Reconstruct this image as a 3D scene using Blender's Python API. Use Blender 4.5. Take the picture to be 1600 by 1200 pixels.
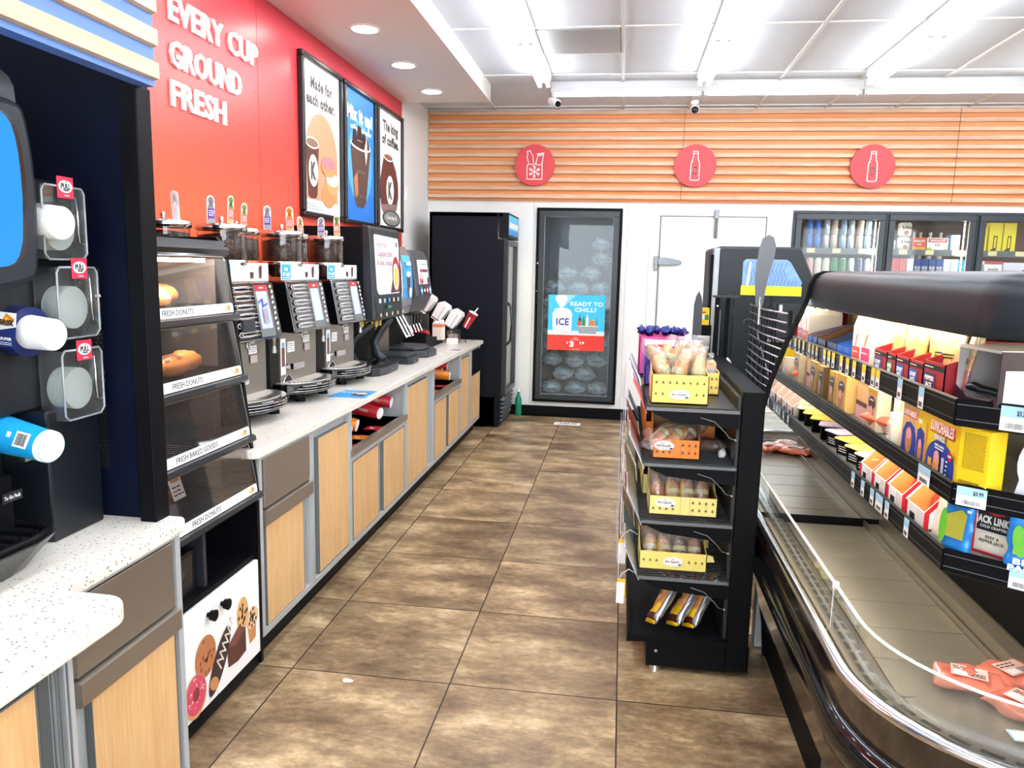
import bpy, bmesh, math, random
from mathutils import Vector, Matrix, noise
PI = math.pi
random.seed(7)
for o in list(bpy.data.objects):
    bpy.data.objects.remove(o)
C = bpy.context.scene.collection
SC = bpy.context.scene

# ------------------------------------------------------------------ camera, world, exposure
def make_camera():
    yaw, pitch, roll, f = 0.139954, -0.149831, 0.022447, 1194.42
    fw = Vector((-math.sin(yaw) * math.cos(pitch), math.cos(yaw) * math.cos(pitch), math.sin(pitch)))
    r = Vector((math.cos(yaw), math.sin(yaw), 0)); u = r.cross(fw)
    c, s = math.cos(roll), math.sin(roll)
    r2 = r * c + u * s; u2 = u * c - r * s
    cam = bpy.data.cameras.new('camera'); ob = bpy.data.objects.new('camera', cam)
    C.objects.link(ob)
    ob.matrix_world = Matrix(((r2.x, u2.x, -fw.x, 0), (r2.y, u2.y, -fw.y, 0), (r2.z, u2.z, -fw.z, 1.52), (0, 0, 0, 1)))
    cam.sensor_fit = 'HORIZONTAL'; cam.sensor_width = 36.0; cam.lens = f / 1600 * 36
    cam.clip_start = 0.02; cam.clip_end = 100
    SC.camera = ob
make_camera()
W = bpy.data.worlds.new('world'); SC.world = W; W.use_nodes = True
W.node_tree.nodes['Background'].inputs[0].default_value = (0.86, 0.93, 1.0, 1)
W.node_tree.nodes['Background'].inputs[1].default_value = 2.6
SC.view_settings.view_transform = 'Standard'; SC.view_settings.look = 'None'
SC.view_settings.exposure = 1.75; SC.view_settings.gamma = 1.0; SC.view_settings.use_curve_mapping = False
TUBE = 9.0          # radiance of the fluorescent tubes
DOWN = 14.0          # radiance of the recessed soffit lights
CASE = 40.0          # lamps inside the wall coolers and fridges
DELI = 11.0          # lamps under the deli cooler canopy and shelves

# ------------------------------------------------------------------ materials
MATS = {}
def lin(c):
    return tuple(((x / 12.92) if x <= 0.04045 else ((x + 0.055) / 1.055) ** 2.4) for x in c)
def hexc(h):
    return lin(tuple(int(h[i:i + 2], 16) / 255 for i in (0, 2, 4)))
def newmat(name):
    m = bpy.data.materials.new(name); m.use_nodes = True
    nt = m.node_tree; b = nt.nodes['Principled BSDF']
    return m, nt, b
def mix_rgb(nt, fac, a, b, blend='MIX'):
    n = nt.nodes.new('ShaderNodeMix'); n.data_type = 'RGBA'; n.blend_type = blend
    for s, v in ((n.inputs[0], fac), (n.inputs[6], a), (n.inputs[7], b)):
        if hasattr(v, 'is_linked'): nt.links.new(v, s)
        elif isinstance(v, (tuple, list)): s.default_value = (*v[:3], 1)
        else: s.default_value = v
    return n.outputs[2]
def mth(nt, op, a, b=0.0, c=0.0):
    n = nt.nodes.new('ShaderNodeMath'); n.operation = op
    for i, v in enumerate((a, b, c)):
        if hasattr(v, 'is_linked'): nt.links.new(v, n.inputs[i])
        else: n.inputs[i].default_value = v
    return n.outputs[0]
def objco(nt, scale=(1, 1, 1)):
    t = nt.nodes.new('ShaderNodeTexCoord'); m = nt.nodes.new('ShaderNodeMapping')
    m.inputs['Scale'].default_value = scale
    nt.links.new(t.outputs['Object'], m.inputs[0]); return m.outputs[0]
def nz(nt, co, scale, detail=3.0, rough=0.5):
    n = nt.nodes.new('ShaderNodeTexNoise'); n.inputs['Scale'].default_value = scale
    n.inputs['Detail'].default_value = detail; n.inputs['Roughness'].default_value = rough
    nt.links.new(co, n.inputs['Vector']); return n.outputs[0]
def ramp(nt, fac, stops):
    n = nt.nodes.new('ShaderNodeValToRGB'); e = n.color_ramp.elements
    while len(e) < len(stops): e.new(0.5)
    for k, (p, c) in enumerate(stops): e[k].position = p; e[k].color = (*c[:3], 1)
    nt.links.new(fac, n.inputs[0]); return n.outputs[0]
def M(h, rough=0.5, metal=0.0, var=0.06, scale=9.0, bump=0.0, bscale=60.0, coat=0.0, stretch=(1, 1, 1), spec=0.5):
    """colour with a slight procedural mottling; cached by its arguments"""
    key = (h, rough, metal, var, scale, bump, bscale, coat, stretch, spec)
    if key in MATS: return MATS[key]
    m, nt, b = newmat('mat_%s_%d' % (h, len(MATS)))
    c = hexc(h); co = objco(nt, stretch)
    n = nz(nt, co, scale)
    col = mix_rgb(nt, n, tuple(x * (1 - var) for x in c), tuple(min(1, x * (1 + var)) for x in c))
    nt.links.new(col, b.inputs['Base Color'])
    b.inputs['Roughness'].default_value = rough; b.inputs['Metallic'].default_value = metal
    b.inputs['Coat Weight'].default_value = coat; b.inputs['Coat Roughness'].default_value = 0.08
    b.inputs['Specular IOR Level'].default_value = spec
    if bump:
        bn = nt.nodes.new('ShaderNodeBump'); bn.inputs['Strength'].default_value = bump; bn.inputs['Distance'].default_value = 0.004
        nt.links.new(nz(nt, co, bscale, 2), bn.inputs['Height']); nt.links.new(bn.outputs[0], b.inputs['Normal'])
    MATS[key] = m; return m
def emit(h, strength, name):
    if name in MATS: return MATS[name]
    m, nt, b = newmat(name); c = hexc(h)
    b.inputs['Base Color'].default_value = (0.03, 0.03, 0.03, 1)
    b.inputs['Specular IOR Level'].default_value = 0.0; b.inputs['Emission Color'].default_value = (*c, 1); b.inputs['Emission Strength'].default_value = strength
    MATS[name] = m; return m
def clear(name, tint='ffffff', gloss=0.12, rough=0.03, haze=0.0, crinkle=0.0):
    """thin clear plastic or glass: see-through, with a Fresnel reflection and optional milky haze"""
    if name in MATS: return MATS[name]
    m = bpy.data.materials.new(name); m.use_nodes = True; nt = m.node_tree; nt.nodes.clear()
    out = nt.nodes.new('ShaderNodeOutputMaterial'); tr = nt.nodes.new('ShaderNodeBsdfTransparent'); gl = nt.nodes.new('ShaderNodeBsdfGlossy')
    tr.inputs[0].default_value = (*hexc(tint), 1); gl.inputs['Roughness'].default_value = rough
    fr = nt.nodes.new('ShaderNodeFresnel'); ge = nt.nodes.new('ShaderNodeNewGeometry')
    nt.links.new(mth(nt, 'MULTIPLY_ADD', ge.outputs['Backfacing'], 1 / 1.5 - 1.5, 1.5), fr.inputs[0])   # same reflectance leaving the sheet as entering it
    fac = mth(nt, 'ADD', mth(nt, 'MULTIPLY', fr.outputs[0], 1.0), gloss * 0.5)
    mx = nt.nodes.new('ShaderNodeMixShader')
    base = tr.outputs[0]
    if haze:
        d = nt.nodes.new('ShaderNodeBsdfDiffuse'); d.inputs[0].default_value = (0.92, 0.92, 0.92, 1)
        m2 = nt.nodes.new('ShaderNodeMixShader')
        nt.links.new(mth(nt, 'MULTIPLY', nz(nt, objco(nt), 14.0), haze * 2), m2.inputs[0])
        nt.links.new(tr.outputs[0], m2.inputs[1]); nt.links.new(d.outputs[0], m2.inputs[2]); base = m2.outputs[0]
    if crinkle:
        bn = nt.nodes.new('ShaderNodeBump'); bn.inputs['Strength'].default_value = crinkle; bn.inputs['Distance'].default_value = 0.01
        nt.links.new(nz(nt, objco(nt), 45.0, 3), bn.inputs['Height']); nt.links.new(bn.outputs[0], gl.inputs['Normal'])
    nt.links.new(fac, mx.inputs[0]); nt.links.new(base, mx.inputs[1]); nt.links.new(gl.outputs[0], mx.inputs[2])
    nt.links.new(mx.outputs[0], out.inputs[0]); MATS[name] = m; return m

def mat_floor():
    m, nt, b = newmat('floor_tile')
    t = nt.nodes.new('ShaderNodeTexCoord'); sx = nt.nodes.new('ShaderNodeSeparateXYZ'); nt.links.new(t.outputs['Object'], sx.inputs[0])
    T = 0.6113
    u = mth(nt, 'DIVIDE', mth(nt, 'ADD', sx.outputs[0], 0.5693 + T * 20), T)
    v = mth(nt, 'DIVIDE', mth(nt, 'ADD', sx.outputs[1], -6.2369 + T * 40), T)
    fu = mth(nt, 'FRACT', u); fv = mth(nt, 'FRACT', v)
    def edge(f): return mth(nt, 'MINIMUM', f, mth(nt, 'SUBTRACT', 1.0, f))
    e = mth(nt, 'MINIMUM', edge(fu), edge(fv))
    grout = mth(nt, 'LESS_THAN', e, 0.0045)
    cmb = nt.nodes.new('ShaderNodeCombineXYZ'); nt.links.new(mth(nt, 'FLOOR', u), cmb.inputs[0]); nt.links.new(mth(nt, 'FLOOR', v), cmb.inputs[1])
    wn = nt.nodes.new('ShaderNodeTexWhiteNoise'); wn.noise_dimensions = '2D'; nt.links.new(cmb.outputs[0], wn.inputs['Vector'])
    # slide the stone pattern from tile to tile
    add = nt.nodes.new('ShaderNodeVectorMath'); add.operation = 'MULTIPLY_ADD'
    nt.links.new(wn.outputs[1], add.inputs[0]); add.inputs[1].default_value = (30, 30, 30); nt.links.new(t.outputs['Object'], add.inputs[2])
    mp = nt.nodes.new('ShaderNodeMapping'); mp.inputs['Scale'].default_value = (1.0, 1.9, 1.0); nt.links.new(add.outputs[0], mp.inputs[0])
    big = nz(nt, mp.outputs[0], 2.6, 6, 0.66); fine = nz(nt, mp.outputs[0], 26, 6, 0.72)
    f = mth(nt, 'ADD', mth(nt, 'MULTIPLY', big, 0.72), mth(nt, 'MULTIPLY', fine, 0.28))
    col = ramp(nt, f, [(0.29, hexc('54422f')), (0.41, hexc('775f45')), (0.50, hexc('9a8060')), (0.58, hexc('c0a57d')), (0.67, hexc('e8d5ac'))])
    tone = mth(nt, 'ADD', mth(nt, 'MULTIPLY', wn.outputs[0], 0.28), 0.80)
    tn = nt.nodes.new('ShaderNodeCombineColor'); 
    for i in range(3): nt.links.new(tone, tn.inputs[i])
    col = mix_rgb(nt, 1.0, col, tn.outputs[0], 'MULTIPLY')
    col = mix_rgb(nt, grout, col, hexc('3a2c22'))
    nt.links.new(col, b.inputs['Base Color'])
    nt.links.new(mth(nt, 'ADD', mth(nt, 'MULTIPLY', fine, 0.32), mth(nt, 'ADD', 0.20, mth(nt, 'MULTIPLY', grout, 0.4))), b.inputs['Roughness'])
    bn = nt.nodes.new('ShaderNodeBump'); bn.inputs['Strength'].default_value = 0.25; bn.inputs['Distance'].default_value = 0.003
    nt.links.new(mth(nt, 'SUBTRACT', fine, mth(nt, 'MULTIPLY', grout, 1.5)), bn.inputs['Height']); nt.links.new(bn.outputs[0], b.inputs['Normal'])
    return m
def mat_wood(name, dark, light, axis='z', scale=14.0, rough=0.45):
    m, nt, b = newmat(name)
    s = {'z': (9, 9, 0.5), 'x': (0.5, 9, 9), 'y': (9, 0.5, 9)}[axis]
    co = objco(nt, s); n = nz(nt, co, scale, 4, 0.6); n2 = nz(nt, co, scale * 0.2, 2)
    f = mth(nt, 'ADD', mth(nt, 'MULTIPLY', n, 0.6), mth(nt, 'MULTIPLY', n2, 0.4))
    nt.links.new(ramp(nt, f, [(0.36, hexc(dark)), (0.64, hexc(light))]), b.inputs['Base Color'])
    b.inputs['Roughness'].default_value = rough
    return m
def mat_quartz():
    m, nt, b = newmat('speckled_quartz')
    co = objco(nt); v = nt.nodes.new('ShaderNodeTexVoronoi'); v.inputs['Scale'].default_value = 130; nt.links.new(co, v.inputs['Vector'])
    sep = nt.nodes.new('ShaderNodeSeparateColor'); nt.links.new(v.outputs['Color'], sep.inputs[0])
    spot = mth(nt, 'MULTIPLY', mth(nt, 'LESS_THAN', v.outputs['Distance'], 0.30), mth(nt, 'GREATER_THAN', sep.outputs[0], 0.80))
    spot2 = mth(nt, 'MULTIPLY', mth(nt, 'LESS_THAN', v.outputs['Distance'], 0.34), mth(nt, 'LESS_THAN', sep.outputs[1], 0.22))
    base = mix_rgb(nt, nz(nt, co, 30, 3), hexc('dcd5c8'), hexc('eae5da'))
    c = mix_rgb(nt, spot2, base, hexc('cfc5b2')); c = mix_rgb(nt, spot, c, hexc('6f675e'))
    nt.links.new(c, b.inputs['Base Color']); b.inputs['Roughness'].default_value = 0.28
    return m
def mat_steel(name, h='8f8a82', rough=0.34, axis='x'):
    m, nt, b = newmat(name); s = {'x': (0.6, 60, 60), 'y': (60, 0.6, 60), 'z': (60, 60, 0.6)}[axis]
    n = nz(nt, objco(nt, s), 6, 3); c = hexc(h)
    nt.links.new(mix_rgb(nt, n, tuple(x * .9 for x in c), tuple(min(1, x * 1.08) for x in c)), b.inputs['Base Color'])
    b.inputs['Metallic'].default_value = 0.85
    nt.links.new(mth(nt, 'ADD', mth(nt, 'MULTIPLY', n, 0.14), rough - 0.07), b.inputs['Roughness'])
    return m
def mat_gradient_wall():
    # wall colour runs from red at the top to orange low down
    m, nt, b = newmat('red_orange_wall')
    t = nt.nodes.new('ShaderNodeTexCoord'); sx = nt.nodes.new('ShaderNodeSeparateXYZ'); nt.links.new(t.outputs['Object'], sx.inputs[0])
    f = mth(nt, 'ADD', mth(nt, 'MULTIPLY', sx.outputs[2], 0.46), mth(nt, 'MULTIPLY_ADD', sx.outputs[1], 0.075, -0.93))
    col = ramp(nt, f, [(0.05, hexc('e8683a')), (0.32, hexc('e24c40')), (0.72, hexc('c93347'))])
    nt.links.new(mix_rgb(nt, mth(nt, 'MULTIPLY', nz(nt, t.outputs['Object'], 2), 0.08), col, hexc('f05a3c')), b.inputs['Base Color'])
    b.inputs['Roughness'].default_value = 0.30
    return m
def mat_ceiling():
    m, nt, b = newmat('ceiling_tile')
    co = objco(nt); n = nz(nt, co, 160, 2); n2 = nz(nt, co, 1.3, 2)
    c = mix_rgb(nt, mth(nt, 'GREATER_THAN', n, 0.67), mix_rgb(nt, n2, hexc('cdd3da'), hexc('d8dde3')), hexc('a7abb1'))
    nt.links.new(c, b.inputs['Base Color']); b.inputs['Roughness'].default_value = 0.9
    return m
def mat_perf():
    # black sheet with real see-through round holes
    m = bpy.data.materials.new('perforated_black_sheet'); m.use_nodes = True; nt = m.node_tree; b = nt.nodes['Principled BSDF']
    t = nt.nodes.new('ShaderNodeTexCoord'); sx = nt.nodes.new('ShaderNodeSeparateXYZ'); nt.links.new(t.outputs['Object'], sx.inputs[0])
    P = 0.0125
    def lay(off):
        fx = mth(nt, 'SUBTRACT', mth(nt, 'FRACT', mth(nt, 'ADD', mth(nt, 'DIVIDE', sx.outputs[0], P), 100 + off)), 0.5)
        fz = mth(nt, 'SUBTRACT', mth(nt, 'FRACT', mth(nt, 'ADD', mth(nt, 'DIVIDE', sx.outputs[2], P * 1.732), 100 + off)), 0.5)
        fz = mth(nt, 'MULTIPLY', fz, 1.732)
        return mth(nt, 'LESS_THAN', mth(nt, 'ADD', mth(nt, 'MULTIPLY', fx, fx), mth(nt, 'MULTIPLY', fz, fz)), 0.10)
    h = mth(nt, 'MAXIMUM', lay(0.0), lay(0.5))
    b.inputs['Base Color'].default_value = (0.012, 0.014, 0.018, 1); b.inputs['Roughness'].default_value = 0.4
    nt.links.new(mth(nt, 'SUBTRACT', 1.0, h), b.inputs['Alpha'])
    return m

FLOOR = mat_floor(); QUARTZ = mat_quartz(); CEIL = mat_ceiling(); WALLRED = mat_gradient_wall(); PERF = mat_perf()
MAPLE = mat_wood('maple_laminate', 'cfa06a', 'dfb883', 'z')
SLATWOOD = mat_wood('slat_wood', 'c2977a', 'e4c09e', 'x', 10)
SIGNWOOD = mat_wood('pale_sign_wood', 'c8a67e', 'dfc6a0', 'y', 10)
STEEL = mat_steel('brushed_steel'); STEELY = mat_steel('drawer_steel', 'a89f94', 0.40, 'y'); CHROME = M('d8d8da', 0.12, 1.0, 0.02)
WHITE = M('f2f1ee', 0.45, 0, 0.02); WALLW = M('ecebe7', 0.6, 0, 0.02, 3); PAPER = M('f6f5f2', 0.55, 0, 0.01)
BLACK = M('0d0e11', 0.42, 0, 0.12, 20, spec=0.09); BLACKG = M('0c0d10', 0.12, 0, 0.1, 12, coat=0.5); BLACKM = M('101215', 0.6, 0, 0.12, 30, bump=0.1, bscale=300, spec=0.10)
DARKG = M('2b2f34', 0.45, 0, 0.08, 20); GREYF = M('b3b7b8', 0.42, 0.2, 0.03, 6); GREYD = M('6a6e70', 0.5, 0.1, 0.05)
NAVY = M('0a1024', 0.5, 0, 0.15, 8, spec=0.1); RED = M('d3202e', 0.4, 0, 0.04); CORAL = M('d94448', 0.5, 0, 0.04)
YEL = M('f4c93e', 0.5, 0, 0.03); ORG = M('ee8426', 0.5, 0, 0.04); BLUE = M('2a9ae0', 0.45, 0, 0.05); DBLUE = M('1d3f9e', 0.45, 0, 0.06)
PALEY = M('f3dc84', 0.6, 0, 0.03); CARD = M('a87c55', 0.75, 0, 0.05, 20); INK = M('17181b', 0.6, 0, 0.02); BROWN = M('5a2a22', 0.5, 0, 0.06)
CUPR = M('c3202c', 0.35, 0, 0.05); CUPO = M('f08a1c', 0.35, 0, 0.05); GREEN = M('2f8a4a', 0.5, 0, 0.06)
GLASS = clear('clear_glass', 'f4f8f8', 0.06); ACRYL = clear('clear_acrylic', 'f2f4f2', 0.10, 0.03, 0.03)
FILM = clear('clear_film', 'ffffff', 0.22, 0.10, 0.06, 0.9); CASEPL = clear('case_flap_plastic', 'eeeae8', 0.10, 0.03, 0.012)
LAMP = emit('f1f6ff', TUBE, 'fluorescent_tube_glow'); LAMPD = emit('fff8ee', DOWN, 'downlight_glow'); LAMPE = emit('ffefd2', DELI, 'deli_lamp_glow'); LAMPC = emit('fff3dc', CASE, 'case_lamp_glow')
MIRROR = M('c6c8c8', 0.0, 1.0, 0.01, 2)

# ------------------------------------------------------------------ mesh building
TEXT = {}
def text_geo(s, bold):
    k = (s, bold)
    if k in TEXT: return TEXT[k]
    cu = bpy.data.curves.new('lettering', 'FONT'); cu.body = s; cu.size = 1; cu.extrude = 0.5; cu.resolution_u = 2
    cu.offset = bold; cu.space_character = 1.0 + bold * 2
    ob = bpy.data.objects.new('lettering', cu); C.objects.link(ob)
    dg = bpy.context.evaluated_depsgraph_get(); me = bpy.data.meshes.new_from_object(ob.evaluated_get(dg))
    vs = [v.co.copy() for v in me.vertices]; fs = [tuple(p.vertices) for p in me.polygons]
    bpy.data.objects.remove(ob); bpy.data.meshes.remove(me)
    if not vs: vs = [Vector((0, 0, 0))]
    x0 = min(v.x for v in vs); x1 = max(v.x for v in vs); y0 = min(v.y for v in vs); y1 = max(v.y for v in vs)
    TEXT[k] = (vs, fs, x0, x1, y0, y1); return TEXT[k]
class MB:
    def __init__(s): s.v = []; s.f = []; s.fm = []; s.sm = []; s.mats = []
    def mi(s, m):
        if m not in s.mats: s.mats.append(m)
        return s.mats.index(m)
    def add(s, vs, fs, mat, smooth=False, X=None):
        n = len(s.v); k = s.mi(mat)
        s.v += [(X @ Vector(v)) if X is not None else Vector(v) for v in vs]
        for f in fs: s.f.append([i + n for i in f]); s.fm.append(k); s.sm.append(smooth)
        return s
    def box(s, x0, x1, y0, y1, z0, z1, mat, X=None):
        vs = [(x, y, z) for z in (z0, z1) for y in (y0, y1) for x in (x0, x1)]
        return s.add(vs, [(0, 2, 3, 1), (4, 5, 7, 6), (0, 1, 5, 4), (2, 6, 7, 3), (0, 4, 6, 2), (1, 3, 7, 5)], mat, False, X)
    def prism(s, poly, ax, a0, a1, mat, X=None, smooth=False):
        n = len(poly)
        def P(p, a): return {'x': (a, p[0], p[1]), 'y': (p[0], a, p[1]), 'z': (p[0], p[1], a)}[ax]
        vs = [P(p, a0) for p in poly] + [P(p, a1) for p in poly]
        s.add(vs, [tuple(range(n)), tuple(range(2 * n - 1, n - 1, -1))], mat, False, X)
        k = len(s.v) - 2 * n; mi = s.mi(mat)
        for i in range(n):
            j = (i + 1) % n; s.f.append([k + i, k + j, k + n + j, k + n + i]); s.fm.append(mi); s.sm.append(smooth)
        return s
    def cyl(s, p0, p1, r0, r1, mat, n=20, caps=True, smooth=True, X=None):
        p0 = Vector(p0); p1 = Vector(p1); d = (p1 - p0).normalized()
        a = d.orthogonal().normalized(); b = d.cross(a)
        vs = []
        for p, r in ((p0, r0), (p1, r1)):
            for i in range(n): t = 2 * PI * i / n; vs.append(p + a * math.cos(t) * r + b * math.sin(t) * r)
        s.add(vs, [(i, (i + 1) % n, n + (i + 1) % n, n + i) for i in range(n)], mat, smooth, X)
        if caps:
            s.add(vs[:n], [tuple(range(n - 1, -1, -1))], mat, False, X); s.add(vs[n:], [tuple(range(n))], mat, False, X)
        return s
    def lathe(s, prof, o, d, mat, n=24, X=None):
        """prof: list of (radius, height) along direction d from o"""
        o = Vector(o); d = Vector(d).normalized(); a = d.orthogonal().normalized(); b = d.cross(a); vs = []
        for r, h in prof:
            for i in range(n): t = 2 * PI * i / n; vs.append(o + d * h + (a * math.cos(t) + b * math.sin(t)) * max(r, 1e-4))
        fs = [(j * n + i, j * n + (i + 1) % n, (j + 1) * n + (i + 1) % n, (j + 1) * n + i) for j in range(len(prof) - 1) for i in range(n)]
        s.add(vs, fs, mat, True, X)
        s.add(vs[:n], [tuple(range(n - 1, -1, -1))], mat, False, X); s.add(vs[-n:], [tuple(range(n))], mat, False, X)
        return s
    def tube(s, pts, r, mat, n=6, X=None):
        pts = [Vector(p) for p in pts]; rings = []; ref = None
        for i, p in enumerate(pts):
            d = (pts[min(i + 1, len(pts) - 1)] - pts[max(i - 1, 0)]).normalized()
            if ref is None: ref = d.orthogonal().normalized()
            a = (ref - d * ref.dot(d)).normalized(); ref = a; b = d.cross(a)
            rings += [p + (a * math.cos(2 * PI * k / n) + b * math.sin(2 * PI * k / n)) * r for k in range(n)]
        m = len(pts)
        fs = [(j * n + i, j * n + (i + 1) % n, (j + 1) * n + (i + 1) % n, (j + 1) * n + i) for j in range(m - 1) for i in range(n)]
        fs += [tuple(range(n - 1, -1, -1)), tuple(range((m - 1) * n, m * n))]
        return s.add(rings, fs, mat, True, X)
    def ell(s, c, r, mat, n=16, m=10, bump=0.0, seed=0, X=None, freq=3.0):
        c = Vector(c); vs = [];
        for j in range(m + 1):
            ph = PI * j / m
            for i in range(n):
                t = 2 * PI * i / n; d = Vector((math.sin(ph) * math.cos(t), math.sin(ph) * math.sin(t), math.cos(ph)))
                k = 1 + (bump * noise.noise(d * freq + Vector((seed * 7.3, seed, 0))) if bump else 0)
                vs.append((c.x + d.x * r[0] * k, c.y + d.y * r[1] * k, c.z + d.z * r[2] * k))
        fs = [(j * n + i, (j + 1) * n + i, (j + 1) * n + (i + 1) % n, j * n + (i + 1) % n) for j in range(m) for i in range(n)]
        return s.add(vs, fs, mat, True, X)
    def torus(s, c, R, r, mat, ax='z', n=24, m=12, X=None, bump=0.0, seed=0, mat2=None, split=0.0):
        c = Vector(c); vs = []
        for i in range(n):
            t = 2 * PI * i / n
            for j in range(m):
                p = 2 * PI * j / m; k = 1 + (bump * noise.noise(Vector((math.cos(t) * 2, math.sin(t) * 2, p + seed))) if bump else 0)
                x = (R + r * k * math.cos(p)) * math.cos(t); y = (R + r * k * math.cos(p)) * math.sin(t); z = r * k * math.sin(p)
                vs.append(c + Vector({'z': (x, y, z), 'x': (z, x, y), 'y': (x, z, y)}[ax]))
        f1 = []; f2 = []
        for i in range(n):
            for j in range(m):
                q = (i * m + j, ((i + 1) % n) * m + j, ((i + 1) % n) * m + (j + 1) % m, i * m + (j + 1) % m)
                (f2 if mat2 and math.sin(2 * PI * (j + .5) / m) > split else f1).append(q)
        s.add(vs, f1, mat, True, X)
        if f2: s.add(vs, f2, mat2, True, X)
        return s
    def text(s, st, o, right, up, h, mat, w=None, ext=0.001, bold=0.0, align='c', slant=0.0):
        """lettering of capital height h centred (or left aligned) on o; right/up are world directions"""
        vs, fs, x0, x1, y0, y1 = text_geo(st, bold)
        cap = 0.69; sc = h / cap; wd = (x1 - x0) * sc; sx = sc if w is None else sc * w / wd
        right = Vector(right).normalized(); up = Vector(up).normalized(); nn = right.cross(up); o = Vector(o)
        xo = x0 if align == 'l' else (x0 + x1) / 2
        out = [o + right * ((v.x - xo) * sx + slant * (v.y - cap / 2) * sc) + up * ((v.y - cap / 2) * sc) + nn * (v.z * ext + ext * .5) for v in vs]
        return s.add(out, fs, mat, False)
    def build(s, name, parent=None, local=False, bevel=0.0, label=None, weld=False):
        me = bpy.data.meshes.new(name)
        T = XF.get(parent.name) if parent else None
        vs = s.v
        loc = None
        if T is not None and not local: Ti = T.inverted(); vs = [Ti @ v for v in vs]
        if parent is None and vs:
            loc = Vector(((min(v.x for v in vs) + max(v.x for v in vs)) / 2, (min(v.y for v in vs) + max(v.y for v in vs)) / 2, min(v.z for v in vs)))
            if name in ('floor', 'ceiling') or name.startswith(('wall', 'trim')): loc = Vector((0, 0, 0))
            vs = [v - loc for v in vs]
        me.from_pydata([tuple(v) for v in vs], [], s.f)
        for m in s.mats: me.materials.append(m)
        for p, k, sm in zip(me.polygons, s.fm, s.sm): p.material_index = k; p.use_smooth = sm
        bm = bmesh.new(); bm.from_mesh(me); 
        if weld: bmesh.ops.remove_doubles(bm, verts=bm.verts, dist=1e-5)
        bmesh.ops.recalc_face_normals(bm, faces=bm.faces); bm.to_mesh(me); bm.free()
        o = bpy.data.objects.new(name, me); C.objects.link(o)
        if parent:
            o.parent = parent; XF[o.name] = T if T is not None else Matrix.Identity(4)
        else:
            o.location = loc; XF[o.name] = Matrix.Translation(loc)
        if bevel:
            b = o.modifiers.new('bevel', 'BEVEL'); b.width = bevel; b.segments = 2; b.limit_method = 'ANGLE'; b.angle_limit = 0.6
        if label: o['label'] = label
        return o
XF = {}
def tag(o, label, cat, group=None):
    o['label'] = label; o['category'] = cat
    if group: o['group'] = group
    return o
def thing(name, label, cat, loc=(0, 0, 0), rz=0.0, group=None):
    o = bpy.data.objects.new(name, None); C.objects.link(o); o.location = loc; o.rotation_euler = (0, 0, rz); o.empty_display_size = 0.05
    XF[o.name] = Matrix.Translation(Vector(loc)) @ Matrix.Rotation(rz, 4, 'Z')
    return tag(o, label, cat, group)
def struct(mb, name, parent=None, bevel=0.0):
    o = mb.build(name, parent, bevel=bevel)
    if parent is None: o['kind'] = 'structure'
    return o
def dup(root, loc, rz=None, label=None, group=None, rot=None, scale=None):
    r = root.copy(); C.objects.link(r); r.location = loc
    if rz is not None: r.rotation_euler = (0, 0, rz)
    if rot is not None: r.rotation_euler = rot
    if scale is not None: r.scale = scale
    XF[r.name] = Matrix.LocRotScale(Vector(loc), r.rotation_euler, r.scale)
    if label: r['label'] = label
    if group: r['group'] = group
    kids = [c for c in bpy.data.objects if c.parent == root]
    for ch in kids:
        c = ch.copy(); C.objects.link(c); c.parent = r; XF[c.name] = XF[r.name]
        for g in [q for q in bpy.data.objects if q.parent == ch]:
            d = g.copy(); C.objects.link(d); d.parent = c; XF[d.name] = XF[r.name]
    return r
def part_box(name, parent, b, mat, bevel=0.0, label=None): return MB().box(*b, mat).build(name, parent, bevel=bevel, label=label)
ORD = ['first', 'second', 'third', 'fourth', 'fifth', 'sixth', 'seventh', 'eighth', 'ninth', 'tenth', 'eleventh', 'twelfth', 'thirteenth', 'fourteenth', 'fifteenth', 'sixteenth', 'seventeenth', 'eighteenth']
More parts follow.
